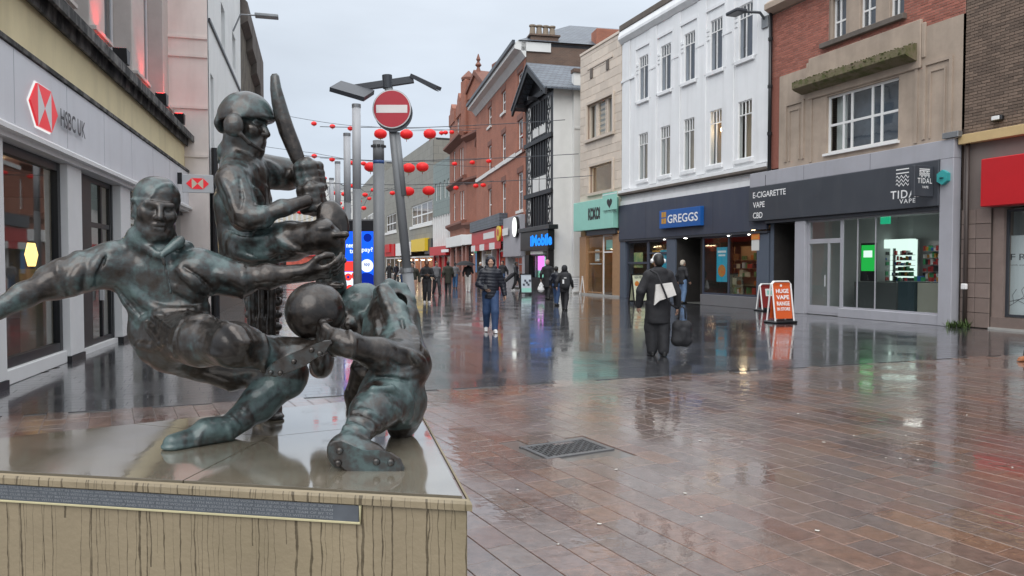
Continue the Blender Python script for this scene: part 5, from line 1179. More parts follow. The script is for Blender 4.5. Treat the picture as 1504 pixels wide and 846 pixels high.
# ---- dark stone building with projecting roof
F = Bld('dark_stone_building', 'soot dark stone building with a stepped overhanging roof edge', 'building', (-9.32-.2643*10.02, 32.95), (-9.32-.2643*20, 42.9)); LL = F.len
H_ = F.z(358, 10); F.wall(0, LL, 0, H_, [], mk('patchy_stone', (.20,.17,.13), .9, .4, 1.5, .3, 10, col2=(.07,.06,.05), c2thr=.5)); F.body(0.02, LL, H_, 9, M['stone_dark'])
for k, (a, b) in enumerate(((0, .25), (.25, .5), (.5, .75), (.75, 1.0))): F.extr('eaves_step', M['stone_dark'], [(-.02,H_-1.3-.5*k),(-.30,H_-1.1-.5*k),(-.30,H_-.3),(.2,H_+.2),(.2,H_-1.3-.5*k)], a*LL+.05, b*LL-.08)
for k in range(3):
    q = (1+k*3.1, 2.6+k*3.1, 6, 9); F.window(q, (.5,), (.5,), M['white_paint'], M['glass_dark'], M['blind_blue'], y=-.08, bar=.09, bd=.07)
F.box('shop_fascia', M['red_sign'], .2, LL-.2, -.4, -.02, 3.2, 4.2); F.box('shop_glazing', M['shop_red_glow'], .3, LL-.3, -.1, -.02, .3, 3.1)
F = Bld('red_lit_shops', 'single storey row of red lit shops beyond the dark stone building', 'building', (-9.32-.2643*20.1, 43), (-30.5, 100)); LL = F.len
F.wall(0, LL, 4.2, 5.2, [], M['cream_far']); F.body(0, LL, 5.2, 9, M['cream_far'])
for k in range(9):
    a, b = LL*k/9+.2, LL*(k+1)/9-.2; F.box('shop_fascia', (M['red_sign'], M['dark_metal'], M['white_paint'])[k % 3], a, b, -.4, -.02, 3.2, 4.18); F.window((a, b, .3, 3.15), (.33, .66), (), M['dark_metal'], M['glass'], (M['shop_red_glow'], M['room_warm'])[k % 2], y=0, bar=.1, split=False, name='shop_window', bd=.8)
    F.box('strip_light', M['light_warm'], a+1, a+2, .5, .6, 3.0, 3.08)

# ------------------------------------------------------------------ implicit bodies: smooth blends of tapered limbs -> one continuous skin
def _v(a): return np.array(a, np.float32)
_lat = RNG.random((32, 32, 32)).astype(np.float32)
def vnoise(p):
    i = np.floor(p).astype(np.int32); f = p-i; f = f*f*(3-2*f); o = 0
    for dx in (0,1):
        for dy in (0,1):
            for dz in (0,1):
                w = (f[:,0] if dx else 1-f[:,0])*(f[:,1] if dy else 1-f[:,1])*(f[:,2] if dz else 1-f[:,2])
                o = o + w*_lat[(i[:,0]+dx) & 31, (i[:,1]+dy) & 31, (i[:,2]+dz) & 31]
    return o
class SDF:
    def __init__(s): s.pr = []; s.tag = 0.; s.disp = None
    def _p(s, f, c, r, k, op): s.pr.append((f, _v(c), float(r), k, op, s.tag))
    def cone(s, a, b, ra, rb, k=.02, flat=None, op=0):        # round cone; flat=(axis, factor) squashes it along an axis
        a, b = _v(a), _v(b); ba = b-a; L2 = float(ba@ba)+1e-9; ax = None
        if flat: ax = _v(flat[0]); ax = ax/np.linalg.norm(ax); fk = flat[1]-1
        def f(P):
            d = P-a; t = np.clip(d@ba/L2, 0, 1); q = d - t[:,None]*ba
            if ax is not None: q = q + (q@ax)[:,None]*(ax*fk)
            return (np.sqrt((q*q).sum(1)) - (ra+(rb-ra)*t)) / (max(flat[1], 1) if flat else 1)
        s._p(f, (a+b)/2, math.sqrt(L2)/2+max(ra, rb)*(1.6 if flat else 1), k, op); return s
    def chain(s, pts, rs, k=.02, **kw):
        for i in range(len(pts)-1): s.cone(pts[i], pts[i+1], rs[i], rs[i+1], k, **kw)
        return s
    def ell(s, c, r, k=.02, rot=None, op=0):
        c = _v(c); r = _v(r); Rm = np.array(rot, np.float32) if rot is not None else None
        def f(P):
            q = P-c
            if Rm is not None: q = q@Rm
            k0 = np.sqrt(((q/r)**2).sum(1)); k1 = np.sqrt(((q/(r*r))**2).sum(1))+1e-9
            return k0*(k0-1)/k1
        s._p(f, c, float(r.max()), k, op); return s
    def sph(s, c, r, k=.02, op=0): return s.cone(c, _v(c)+_v((0,0,1e-4)), r, r, k, op=op)
    def eval(s, P, tags=False):
        if len(P) > 12000:
            R_ = [s._ev(P[i:i+8192], tags) for i in range(0, len(P), 8192)]
            return (np.concatenate([r[0] for r in R_]), np.concatenate([r[1] for r in R_])) if tags else np.concatenate(R_)
        return s._ev(P, tags)
    def _ev(s, P, tags=False):
        lo_, hi_ = P.min(0), P.max(0)
        D = np.full(len(P), 1e3, np.float32); T = np.zeros(len(P), np.float32); B = np.full(len(P), 1e3, np.float32)
        for f, c, r, k, op, tg in s.pr:
            if ((c+r+.12 < lo_) | (c-r-.12 > hi_)).any(): continue
            q = P-c; i = np.nonzero((q*q).sum(1) < (r+.12)**2)[0]
            if not len(i): continue
            d = f(P[i]); o = D[i]
            if op == 0:
                h = np.maximum(k-np.abs(o-d), 0)/k; D[i] = np.minimum(o, d)-h*h*k*.25
                if tags:
                    m = d < B[i]; j = i[m]; B[j] = d[m]; T[j] = tg
            else:
                h = np.maximum(k-np.abs(o+d), 0)/k; D[i] = np.maximum(o, -d)+h*h*k*.25
        if s.disp is not None:
            j = np.nonzero(np.abs(D) < .08)[0]
            if len(j): D[j] += s.disp(P[j])
        return (D, T) if tags else D
    def surf(s, px, py, d0=2.2, d1=3.6, n=200):
        r = ray(px, py); dd = np.linspace(d0, d1, n); k = _v(r/r.y); Q = (_v((0,0,CAMZ))+dd[:,None]*k).astype(np.float32)
        D = s.eval(Q); i = np.nonzero(D < 0)[0]
        return Q[i[0]] if len(i) else None
    def crease(s, pts, r=.008, k=.008, op=0, sub=4, inset=.2, taper=True):
        q = []
        for (a, b) in zip(pts, pts[1:]):
            for t in range(sub): q.append((a[0]+(b[0]-a[0])*t/sub, a[1]+(b[1]-a[1])*t/sub))
        q.append(pts[-1]); S3 = [s.surf(*p) for p in q]; tg = s.tag
        out = []
        for p in S3:
            if p is not None and (not out or np.linalg.norm(p-out[-1]) < .08): out.append(p)
        if len(out) < 3: return s
        A_ = np.array(out); B_ = A_.copy(); B_[1:-1] = (A_[:-2]+A_[1:-1]*2+A_[2:])/4
        v_ = _v((0,1,0)); n = len(B_)
        for i in range(n-1):
            f = lambda t: r*(math.sin(PI*min(max(t, .06), .94))**.6 if taper else 1)
            s.cone(B_[i]+v_*r*inset, B_[i+1]+v_*r*inset, f(i/(n-1)), f((i+1)/(n-1)), k, op=op)
        return s
    def mesh(s, h):
        lo = np.min([c-r for f,c,r,k,op,t in s.pr if op == 0], 0)-3*h; hi = np.max([c+r for f,c,r,k,op,t in s.pr if op == 0], 0)+3*h
        B = 8; n = (np.ceil((hi-lo)/h/B).astype(int)+1)
        bc = np.stack(np.meshgrid(*[np.arange(k) for k in n], indexing='ij'), -1).reshape(-1, 3)
        cd = s.eval((lo + (bc*B+(B-1)/2)*h).astype(np.float32))
        near = np.abs(cd) < B*h*.9+.03
        F = np.repeat(np.repeat(np.repeat(np.where(cd < 0, -1., 1.).astype(np.float32).reshape(n), B, 0), B, 1), B, 2)
        loc = np.stack(np.meshgrid(*[np.arange(B)]*3, indexing='ij'), -1).reshape(-1, 3)
        idx = (bc[near][:, None]*B+loc[None]).reshape(-1, 3)
        F[idx[:,0], idx[:,1], idx[:,2]] = s.eval((lo+idx*h).astype(np.float32))
        sg = F < 0
        cnt = np.zeros(tuple(x-1 for x in F.shape), np.uint8); nx, ny, nz = cnt.shape
        for dx in (0,1):
            for dy in (0,1):
                for dz in (0,1): cnt += sg[dx:dx+nx, dy:dy+ny, dz:dz+nz]
        act = np.argwhere((cnt > 0) & (cnt < 8)); vid = np.full(cnt.shape, -1, np.int32); vid[act[:,0], act[:,1], act[:,2]] = np.arange(len(act))
        S_ = np.zeros((len(act), 3)); N_ = np.zeros(len(act)); cor = [(a,b,c) for a in (0,1) for b in (0,1) for c in (0,1)]
        val = {c: F[act[:,0]+c[0], act[:,1]+c[1], act[:,2]+c[2]] for c in cor}
        for a in cor:
            for ax in range(3):
                if a[ax] == 0:
                    b = tuple(a[i]+(i == ax) for i in range(3)); x = (val[a] < 0) != (val[b] < 0); t = np.where(x, val[a]/np.where(x, val[a]-val[b], 1), 0)
                    for i in range(3): S_[:, i] += np.where(x, a[i]+(t if i == ax else 0), 0)
                    N_ += x
        V = lo + (act + S_/N_[:, None])*h; Q = []
        for ax in range(3):
            sl = [slice(None)]*3; s2 = list(sl); sl[ax] = slice(0, -1); s2[ax] = slice(1, None)
            e = np.argwhere(sg[tuple(sl)] != sg[tuple(s2)]); b_, c_ = (ax+1) % 3, (ax+2) % 3
            e = e[(e[:, b_] > 0) & (e[:, c_] > 0)]; e = e[(e < np.array(cnt.shape)).all(1)]
            fl = sg[e[:,0], e[:,1], e[:,2]]; qs = []
            for (u, w) in ((1,1),(0,1),(0,0),(1,0)):
                g = e.copy(); g[:, b_] -= u; g[:, c_] -= w; qs.append(vid[g[:,0], g[:,1], g[:,2]])
            q = np.stack(qs, 1); q[~fl] = q[~fl][:, ::-1]; Q.append(q)
        Q = np.concatenate(Q); Q = Q[(Q >= 0).all(1)]
        return V.astype(np.float32), Q
    def build(s, name, h, mat, parent=None, attr=None, offset=None):
        V, Q = s.mesh(h)
        T = s.eval(V, True)[1] if attr else None
        if offset is not None: V = V - _v(offset)
        me = np_mesh(name, V, Q, mat, True)
        if attr is not None:
            # smooth the tags along the skin so that patches fade into each other
            for _ in range(3):
                A_ = np.zeros(len(V)); C_ = np.zeros(len(V))
                m_ = T[Q].mean(1)
                for j in range(4): np.add.at(A_, Q[:, j], m_); np.add.at(C_, Q[:, j], 1)
                T = A_/np.maximum(C_, 1)
            at = me.attributes.new(attr, 'FLOAT', 'POINT')
            if len(at.data) == len(T): at.data.foreach_set('value', T.astype(np.float32))
        return link(name, me, parent)
def rotm(fwd, up=(0,0,1)):       # columns: right, back(=-fwd), up
    f = _v(fwd); f = f/np.linalg.norm(f); u = _v(up); u = u-f*(u@f); u = u/np.linalg.norm(u); r = np.cross(f, u); return np.stack([r, -f, u], 1)
def head(s, c, fwd, up=(0,0,1), k=1.0, hair=None, ears=True, face=True, hair_tag=None, skin_tag=None):
    Rm = rotm(fwd, up); c = _v(c); g = lambda x, y, z: c + (Rm@_v((x, y, z)))*k
    E = lambda x, y, z, rx, ry, rz, kk=.02, op=0: s.ell(g(x,y,z), (rx*k, ry*k, rz*k), kk*k, Rm, op)
    if skin_tag is not None: s.tag = skin_tag
    E(0,.018,.035,.076,.096,.088,.03); E(0,-.025,-.045,.055,.070,.075,.05); s.sph(g(0,-.074,-.104), .021*k, .03*k); 
    for m in (-1, 1):
        s.cone(g(m*.049,0,-.055), g(m*.024,-.06,-.10), .021*k, .017*k, .03*k); E(m*.045,-.062,-.022,.026,.026,.024,.03)
    if face:
        for m in (-1, 1): E(m*.031,-.099,.006,.020,.017,.014,.012,1); 
        s.cone(g(-.048,-.080,.027), g(-.012,-.088,.021), .008*k, .008*k, .016*k); s.cone(g(.048,-.080,.027), g(.012,-.088,.021), .008*k, .008*k, .016*k)
        for m in (-1, 1): E(m*.031,-.077,.004,.0135,.0125,.0110,.004); s.cone(g(m*.046,-.080,.019), g(m*.016,-.090,.020), .0065*k, .0065*k, .008*k)
        s.cone(g(0,-.092,.022), g(0,-.113,-.030), .009*k, .014*k, .012*k)
        for m in (-1, 1): E(m*.013,-.101,-.034,.009,.012,.009,.008)
        s.cone(g(-.020,-.087,-.063), g(.020,-.087,-.063), .006*k, .006*k, .014*k); s.cone(g(-.006,-.093,-.062), g(.006,-.093,-.0615), .006*k, .006*k, .014*k)
        s.cone(g(-.013,-.088,-.077), g(.013,-.088,-.077), .0075*k, .0075*k, .014*k); s.cone(g(-.021,-.0985,-.0695), g(.021,-.0985,-.0695), .0038*k, .0038*k, .004*k, op=1)
    if ears:
        for m in (-1, 1): E(m*.079,.012,-.004,.013,.027,.035,.012); E(m*.090,.008,.002,.008,.013,.018,.008,1)
    if hair:
        if hair_tag is not None: s.tag = hair_tag
        E(0,.030,.050,.084*hair,.094*hair,.084*hair,.01); E(0,.062,.0,.066*hair,.060*hair,.075*hair,.015)
def hand(s, wrist, d, n, k=1.0, curl=(.5,.6,.6), side=1, spread=.10, rr=.0085, kk=.006, thumb=.5):
    """palm from the wrist along d, palm facing n; side=+1 puts the thumb on cross(d, n)"""
    d = _v(d)/np.linalg.norm(d); n = _v(n); n = n-d*(n@d); n = n/np.linalg.norm(n); t = np.cross(d, n)*side; w = _v(wrist)
    g = lambda a, b, c: w + (d*a + t*b + n*c)*k
    s.cone(g(.0,.0,0), g(.03,0,0), .026*k, .030*k, .02*k, flat=(n, 1.35)); 
    for b in (-.028, -.010, .010, .027): s.cone(g(.02,b*.7,0), g(.088,b,0), .016*k, .0125*k, .015*k)
    for i, (b, L) in enumerate(((-.031,.064),(-.011,.078),(.010,.084),(.030,.076))):
        p = g(.088, b, 0); a = 0; sp = b/.03*spread
        for j, f in enumerate((.45, .31, .24)):
            a += curl[j]; dd = d*math.cos(a)+n*math.sin(a)+t*sp*math.cos(a); q = p + dd/np.linalg.norm(dd)*L*f*k
            s.cone(p, q, rr*k*(1.08-.10*j), rr*k*(1.0-.10*j), kk*k); p = q
    p0 = g(.022, .026, .004); p1 = g(.055, .052, .012+.02*thumb); p2 = g(.085, .058-.018*thumb, .018+.030*thumb); p3 = g(.108, .056-.03*thumb, .02+.038*thumb)
    s.cone(p0, p1, .017*k, .0125*k, .02*k); s.cone(p1, p2, .0115*k, .0100*k, kk*k); s.cone(p2, p3, .0098*k, .0080*k, kk*k)

# ------------------------------------------------------------------ bronze and the plinth
def M_sub(nt, L, x, v):
    n = _n(nt, 'ShaderNodeMath', operation='SUBTRACT'); L.new(x, n.inputs[0]); n.inputs[1].default_value = v; return n.outputs[0]
def bronze():
    m = bpy.data.materials.new('bronze'); m.use_nodes = True; nt = m.node_tree; L = nt.links; bs = nt.nodes['Principled BSDF']
    at = _n(nt, 'ShaderNodeAttribute', attribute_name='patina'); g = _n(nt, 'ShaderNodeNewGeometry')
    nz = _n(nt, 'ShaderNodeTexNoise'); nz.inputs['Scale'].default_value = 5.5; nz.inputs['Detail'].default_value = 9; nz.inputs['Roughness'].default_value = .68; nz.inputs['Distortion'].default_value = .5
    L.new(g.outputs['Position'], nz.inputs['Vector'])
    n2 = _n(nt, 'ShaderNodeTexNoise'); n2.inputs['Scale'].default_value = 38; n2.inputs['Detail'].default_value = 7; L.new(g.outputs['Position'], n2.inputs['Vector'])
    a = _n(nt, 'ShaderNodeMath', operation='MULTIPLY_ADD'); mp = _n(nt, 'ShaderNodeMapping'); mp.inputs['Scale'].default_value = (34, 34, 5); L.new(g.outputs['Position'], mp.inputs[0]); n4 = _n(nt, 'ShaderNodeTexNoise'); n4.inputs['Scale'].default_value = 1; n4.inputs['Detail'].default_value = 4; L.new(mp.outputs[0], n4.inputs['Vector'])
    a0 = _n(nt, 'ShaderNodeMath', operation='MULTIPLY_ADD'); L.new(n4.outputs[0], a0.inputs[0]); a0.inputs[1].default_value = .20; L.new(nz.outputs[0], a0.inputs[2])
    L.new(n2.outputs[0], a.inputs[0]); a.inputs[1].default_value = .30; L.new(a0.outputs[0], a.inputs[2])
    b = _n(nt, 'ShaderNodeMath', operation='MULTIPLY_ADD'); L.new(at.outputs['Fac'], b.inputs[0]); b.inputs[1].default_value = .25; L.new(M_sub(nt, L, a.outputs[0], .055), b.inputs[2])
    rp = _n(nt, 'ShaderNodeValToRGB'); els = rp.color_ramp.elements
    els[0].position = .62; els[0].color = (.020,.016,.014,1); els[1].position = 1.0; els[1].color = (.080,.125,.122,1)
    for p, c in ((.71, (.044,.034,.028)), (.80, (.042,.044,.043)), (.88, (.052,.080,.080))):
        x = els.new(p); x.color = (*c, 1)
    L.new(b.outputs[0], rp.inputs[0]); L.new(rp.outputs[0], bs.inputs['Base Color'])
    mr = _n(nt, 'ShaderNodeMapRange'); mr.inputs[1].default_value = .66; mr.inputs[2].default_value = .92; mr.inputs[3].default_value = .30; mr.inputs[4].default_value = .52; L.new(b.outputs[0], mr.inputs[0]); L.new(mr.outputs[0], bs.inputs['Roughness'])
    mm = _n(nt, 'ShaderNodeMapRange'); mm.inputs[1].default_value = .70; mm.inputs[2].default_value = .88; mm.inputs[3].default_value = .55; mm.inputs[4].default_value = .08; L.new(b.outputs[0], mm.inputs[0]); L.new(mm.outputs[0], bs.inputs['Metallic'])
    bs.inputs['Coat Weight'].default_value = .45; bs.inputs['Coat Roughness'].default_value = .12
    n3 = _n(nt, 'ShaderNodeTexNoise'); n3.inputs['Scale'].default_value = 26; n3.inputs['Detail'].default_value = 6; L.new(g.outputs['Position'], n3.inputs['Vector'])
    bp = _n(nt, 'ShaderNodeBump'); bp.inputs['Strength'].default_value = .35; bp.inputs['Distance'].default_value = .010; L.new(n3.outputs[0], bp.inputs['Height']); L.new(bp.outputs[0], bs.inputs['Normal'])
    return m
M['bronze'] = bronze()
PZ = .90
def plinthmat():
    m = mk('wet_sandstone', (.27,.218,.142), .5, .14, 3, .12, 60, streak=.0)
    nt = m.node_tree; L = nt.links; bs = nt.nodes['Principled BSDF']
    base = bs.inputs['Base Color'].links[0].from_socket
    g = _n(nt, 'ShaderNodeNewGeometry'); sp = _n(nt, 'ShaderNodeSeparateXYZ'); L.new(g.outputs['Position'], sp.inputs[0])
    # water runs: thin wandering dark lines down the faces
    def M2(op, a, b=None, c=None):
        n = _n(nt, 'ShaderNodeMath', operation=op)
        for i_, x in enumerate((a, b, c)):
            if x is None: continue
            if isinstance(x, (int, float)): n.inputs[i_].default_value = x
            else: L.new(x, n.inputs[i_])
        return n.outputs[0]
    def runs(freq, width, seed):
        # one run at each random place along the face; every run has its own width, length and wander
        s_ = M2('ADD', M2('MULTIPLY', sp.outputs[0], .985), M2('MULTIPLY', sp.outputs[1], -.172))
        def wob(sz, ss, amp, se):
            cb = _n(nt, 'ShaderNodeCombineXYZ'); L.new(M2('MULTIPLY', sp.outputs[2], sz), cb.inputs[2]); L.new(M2('MULTIPLY', s_, ss), cb.inputs[0]); cb.inputs[1].default_value = se
            n = _n(nt, 'ShaderNodeTexNoise'); n.inputs['Scale'].default_value = 1; n.inputs['Detail'].default_value = 3; L.new(cb.outputs[0], n.inputs['Vector']); return M2('MULTIPLY', n.outputs[0], amp), n.outputs[0]
        w1, _ = wob(9, 14, .022, seed)
        v = _n(nt, 'ShaderNodeTexVoronoi', voronoi_dimensions='1D', feature='F1'); v.inputs['Scale'].default_value = 1
        L.new(M2('ADD', M2('MULTIPLY', M2('ADD', s_, w1), freq), seed*13.), v.inputs['W'])
        sc_ = _n(nt, 'ShaderNodeSeparateColor'); L.new(v.outputs['Color'], sc_.inputs[0])
        _, t1 = wob(26, 30, 1, seed+4)
        wd = M2('MULTIPLY', M2('MULTIPLY_ADD', M2('POWER', sc_.outputs[0], 2.2), .85, .15), M2('MULTIPLY_ADD', t1, 1.3, .25))
        line = M2('LESS_THAN', v.outputs['Distance'], M2('MULTIPLY', wd, width*freq))
        top = M2('MULTIPLY_ADD', sc_.outputs[2], .45, .45)          # where a run ends above the ground
        on = M2('GREATER_THAN', sp.outputs[2], M2('MULTIPLY', M2('SUBTRACT', sc_.outputs[1], .22), 1.5))
        return M2('MULTIPLY', M2('MULTIPLY', line, on), M2('MULTIPLY_ADD', t1, .8, .45))
    r1_, r2_ = runs(19, .0055, 1.7), runs(36, .0030, 7.1)
    mx_ = _n(nt, 'ShaderNodeMath', operation='MAXIMUM'); L.new(r1_, mx_.inputs[0]); L.new(r2_, mx_.inputs[1])
    sn = _n(nt, 'ShaderNodeSeparateXYZ'); L.new(g.outputs['Normal'], sn.inputs[0]); ab = _n(nt, 'ShaderNodeMath', operation='ABSOLUTE'); L.new(sn.outputs[2], ab.inputs[0])
    lt = _n(nt, 'ShaderNodeMath', operation='LESS_THAN'); L.new(ab.outputs[0], lt.inputs[0]); lt.inputs[1].default_value = .5
    ml = _n(nt, 'ShaderNodeMath', operation='MULTIPLY'); L.new(mx_.outputs[0], ml.inputs[0]); L.new(lt.outputs[0], ml.inputs[1])
    m3 = _n(nt, 'ShaderNodeMath', operation='MULTIPLY'); L.new(ml.outputs[0], m3.inputs[0]); m3.inputs[1].default_value = .85
    mix = _n(nt, 'ShaderNodeMix', data_type='RGBA'); L.new(m3.outputs[0], mix.inputs[0]); L.new(base, mix.inputs[6]); mix.inputs[7].default_value = (.040,.027,.013,1)
    # green algae tint in patches
    al_ = _n(nt, 'ShaderNodeTexNoise'); al_.inputs['Scale'].default_value = 1.6; al_.inputs['Detail'].default_value = 6; L.new(g.outputs['Position'], al_.inputs['Vector'])
    am = _n(nt, 'ShaderNodeMapRange'); am.inputs[1].default_value = .5; am.inputs[2].default_value = .75; am.inputs[4].default_value = .45; L.new(al_.outputs[0], am.inputs[0])
    mix2 = _n(nt, 'ShaderNodeMix', data_type='RGBA'); L.new(am.outputs[0], mix2.inputs[0]); L.new(mix.outputs[2], mix2.inputs[6]); mix2.inputs[7].default_value = (.14,.122,.055,1)
    L.new(mix2.outputs[2], bs.inputs['Base Color'])
    return m
M['sand'] = plinthmat()
def wettop():
    m = mk('wet_sandstone_top', (.185,.160,.120), .08, .35, 2.2, .0)
    nt = m.node_tree; L = nt.links; bs = nt.nodes['Principled BSDF']; g = _n(nt, 'ShaderNodeNewGeometry')
    pz = _n(nt, 'ShaderNodeTexNoise'); pz.inputs['Scale'].default_value = 2.1; pz.inputs['Detail'].default_value = 5; L.new(g.outputs['Position'], pz.inputs['Vector'])
    pm = _n(nt, 'ShaderNodeMapRange'); pm.inputs[1].default_value = .42; pm.inputs[2].default_value = .66; pm.inputs[3].default_value = .025; pm.inputs[4].default_value = .20; L.new(pz.outputs[0], pm.inputs[0]); L.new(pm.outputs[0], bs.inputs['Coat Roughness'])
    bs.inputs['IOR'].default_value = 1.9; bs.inputs['Coat Weight'].default_value = 1; bs.inputs['Coat IOR'].default_value = 1.95
    w = _n(nt, 'ShaderNodeTexNoise'); w.inputs['Scale'].default_value = 6; w.inputs['Detail'].default_value = 2; L.new(g.outputs['Position'], w.inputs['Vector'])
    bp = _n(nt, 'ShaderNodeBump'); bp.inputs['Strength'].default_value = .12; bp.inputs['Distance'].default_value = .004; L.new(w.outputs[0], bp.inputs['Height']); L.new(bp.outputs[0], bs.inputs['Coat Normal'])
    return m
M['sand_top'] = wettop()
pl = empty('plinth', (-1.05, 2.8, 0), 0, label='wet three sided sandstone plinth with an inscribed slate band and water runs', cat='plinth')
def planpoly(off):
    pts = [Vector((p[0], p[1])) for p in PL]; n = len(pts); res = []
    for i in range(n):
        a, b, c = pts[i-1], pts[i], pts[(i+1) % n]; e1 = (b-a).normalized(); e2 = (c-b).normalized(); n1 = Vector((e1.y, -e1.x)); n2 = Vector((e2.y, -e2.x))
        q = (n1+n2); q = q/(1+n1.dot(n2)); res.append(b+q*off)
    return res
def tri_prism(name, mat, off, z0, z1, bev=.0):
    m = MB(); rings = [(off, z0), (off, z1-bev), (off-bev*.3, z1-bev*.3), (off-bev, z1)] if bev else [(off, z0), (off, z1)]
    o = Vector((-1.05, 2.8)); n = 3
    for (of, z) in rings:
        for p in planpoly(of): m.v.append((p.x-o.x, p.y-o.y, z))
    for r in range(len(rings)-1):
        for i in range(n): m.f.append((r*n+i, r*n+(i+1) % n, (r+1)*n+(i+1) % n, (r+1)*n+i)); m.m.append(0)
    return m.build(name, mat, pl), rings
front_e = (Vector((PL[0][0], PL[0][1], 0)) - Vector((PL[2][0], PL[2][1], 0))); fl_ = front_e.length; front_e.normalize(); fn = Vector((front_e.y, -front_e.x, 0))   # outward
tri_prism('base_course', M['sand'], -.012, -.02, .42); tri_prism('upper_course', M['sand'], -.012, .426, PZ-.040)
cap, _ = tri_prism('cap', M['sand'], .0, PZ-.037, PZ-.006, .012)
# top slabs: three flags with a joint between, lying in the cap
cpt = [p for p in planpoly(-.022)]; cen = Vector((-.95, 2.87)); o2 = Vector((-1.05, 2.8)); mids = [(cpt[i]+cpt[(i+1) % 3])/2 for i in range(3)]
mids = [cpt[0].lerp(cpt[1], .62), cpt[1].lerp(cpt[2], .55), cpt[2].lerp(cpt[0], .62)]
for i in range(3):
    poly = [cpt[i], mids[i], cen, mids[i-1]]; c = sum(poly, Vector((0,0)))/4; m = MB(); q = [p+(c-p).normalized()*.003 for p in poly]
    for z in (PZ-.03, PZ-.001): 
        for p in q: m.v.append((p.x-o2.x, p.y-o2.y, z))
    m.f = [(4,5,6,7)] + [(k, (k+1) % 4, 4+(k+1) % 4, 4+k) for k in range(4)]; m.m = [0]*5; m.build('top_slab', M['sand_top'], pl)
# inscribed slate band let into the front face
M['slate_band'] = mk('slate_inscription', (.085,.095,.11), .35, .2, 14, coat=.4)
def fw(s_, z, out=0.): p = Vector((PL[0][0], PL[0][1], 0)) - front_e*s_ + fn*out; return (p.x+1.05, p.y-2.8, z)
s0 = .345; bz1, bz0 = PZ-.041, PZ-.090
m = MB(); A0, A1 = fw(s0, bz0, -.004), fw(fl_-.1, bz0, -.004)
m.quad(A1, A0, fw(s0, bz1, -.004), fw(fl_-.1, bz1, -.004)); m.quad(fw(fl_-.1, bz0, -.004), fw(fl_-.1, bz0, -.02), fw(s0, bz0, -.02), A0); band = m.build('slate_band', M['slate_band'], pl)
m = MB().tube([fw(fl_-.1, bz0-.004, -.006), fw(s0-.004, bz0-.004, -.006), fw(s0-.004, bz1, -.006)], .0045, 6); m.build('band_edge', mk('pale_edge', (.50,.45,.27), .6, .1), pl)
rn3 = random.Random(12); words = 'OF THE AND CITY SPORT TEAM CUP LEAGUE YEAR WON FOR IN BY TO WITH CLUB TITLE MATCH FINAL GOAL TRY RUNS'.split(); ang = math.atan2(front_e.y, front_e.x)
M['carved'] = mk('carved_letter', (.20,.215,.23), .6, .1)
for r in range(4):
    line = ' '.join(rn3.choice(words) for _ in range(46)); zb_ = bz0+.005+r*.0112
    p = fw(fl_-.14, zb_, -.0032); text(band, line, p, fl_-.14-s0-.08, .0075, M['carved'], (PI/2, 0, ang), depth=0., bold=.02, name='inscription')

# ------------------------------------------------------------------ the three bronze sportsmen
def PX(px, py, d): return _v(P(px, py, d))
def rr(px, d): return px*d/FPX
def folds(amp, specs, sc=9):
    def f(Pp):
        o = 0
        for (dirv, fr, warp) in specs:
            q = Pp@_v(dirv)*fr + warp*vnoise(Pp*sc); o = o + np.sin(q)*.5
        return (-amp*(np.maximum(o, 0)**2)*2*(vnoise(Pp*5.3+3)) + .0025*(vnoise(Pp*38)-.5)).astype(np.float32)
    return f
# --- footballer
fb = SDF(); t = fb
SH, SK, SHO, BOOT = .42, .15, -.1, .45
def J(px, py, d, rpx=0): return PX(px, py, d)
fb.tag = SH
fb.cone(J(172,388,2.86), J(288,397,2.90), rr(25,2.88), rr(24,2.9), .05)
fb.cone(J(203,412,2.88), J(262,414,2.90), rr(33,2.88), rr(33,2.9), .05, flat=((0,1,0), 1.25))
fb.cone(J(219,445,2.90), J(266,443,2.92), rr(30,2.9), rr(30,2.92), .05, flat=((0,1,0), 1.2))
fb.cone(J(230,468,2.92), J(276,464,2.92), rr(28,2.9), rr(29,2.9), .05)
fb.cone(J(163,388,2.84), J(96,408,2.76), rr(32,2.84), rr(29,2.76), .05); fb.cone(J(96,408,2.76), J(80,414,2.75), rr(29,2.76), rr(27,2.75), .01)
fb.cone(J(298,398,2.90), J(352,412,2.95), rr(31,2.9), rr(26,2.95), .05); fb.cone(J(210,352,2.86), J(235,372,2.85), rr(24,2.86), rr(18,2.85), .03)
# collar
for a, b in (((196,352),(228,372)), ((262,356),(238,374))): fb.cone(J(*a,2.83), J(*b,2.79), rr(9,2.8), rr(6,2.8), .008, flat=((.3,1,0), 1.6))
fb.cone(J(190,356,2.88), J(204,344,2.90), rr(9,2.8), rr(8,2.8), .01); fb.cone(J(250,352,2.90), J(272,362,2.88), rr(9,2.8), rr(8,2.8), .01)
fb.cone(J(252,358,2.88), J(275,361,2.90), rr(8.5,2.9), rr(7.5,2.9), .012); fb.cone(J(238,376,2.76), J(250,430,2.78), rr(3,2.8), rr(3,2.8), .006)
fb.tag = SK
fb.cone(J(234,350,2.88), J(232,322,2.87), rr(21,2.88), rr(20,2.87), .03)
head(fb, J(229,308,2.86), (.70,-1,-.10), (.08,.05,1), 1.00*(2.86*82/FPX)/.235, hair=1.085, hair_tag=.40, skin_tag=.20)
fb.tag = SK
fb.cone(J(90,411,2.75), J(35,434,2.66), rr(20,2.75), rr(18,2.66), .02); fb.cone(J(35,434,2.66), J(-22,466,2.58), rr(18,2.66), rr(12,2.58), .02)
hand(fb, J(-24,468,2.575), J(-60,490,2.52)-J(-24,468,2.575), (.3,-.4,-.8), 1.0, (.3,.4,.4), 1)
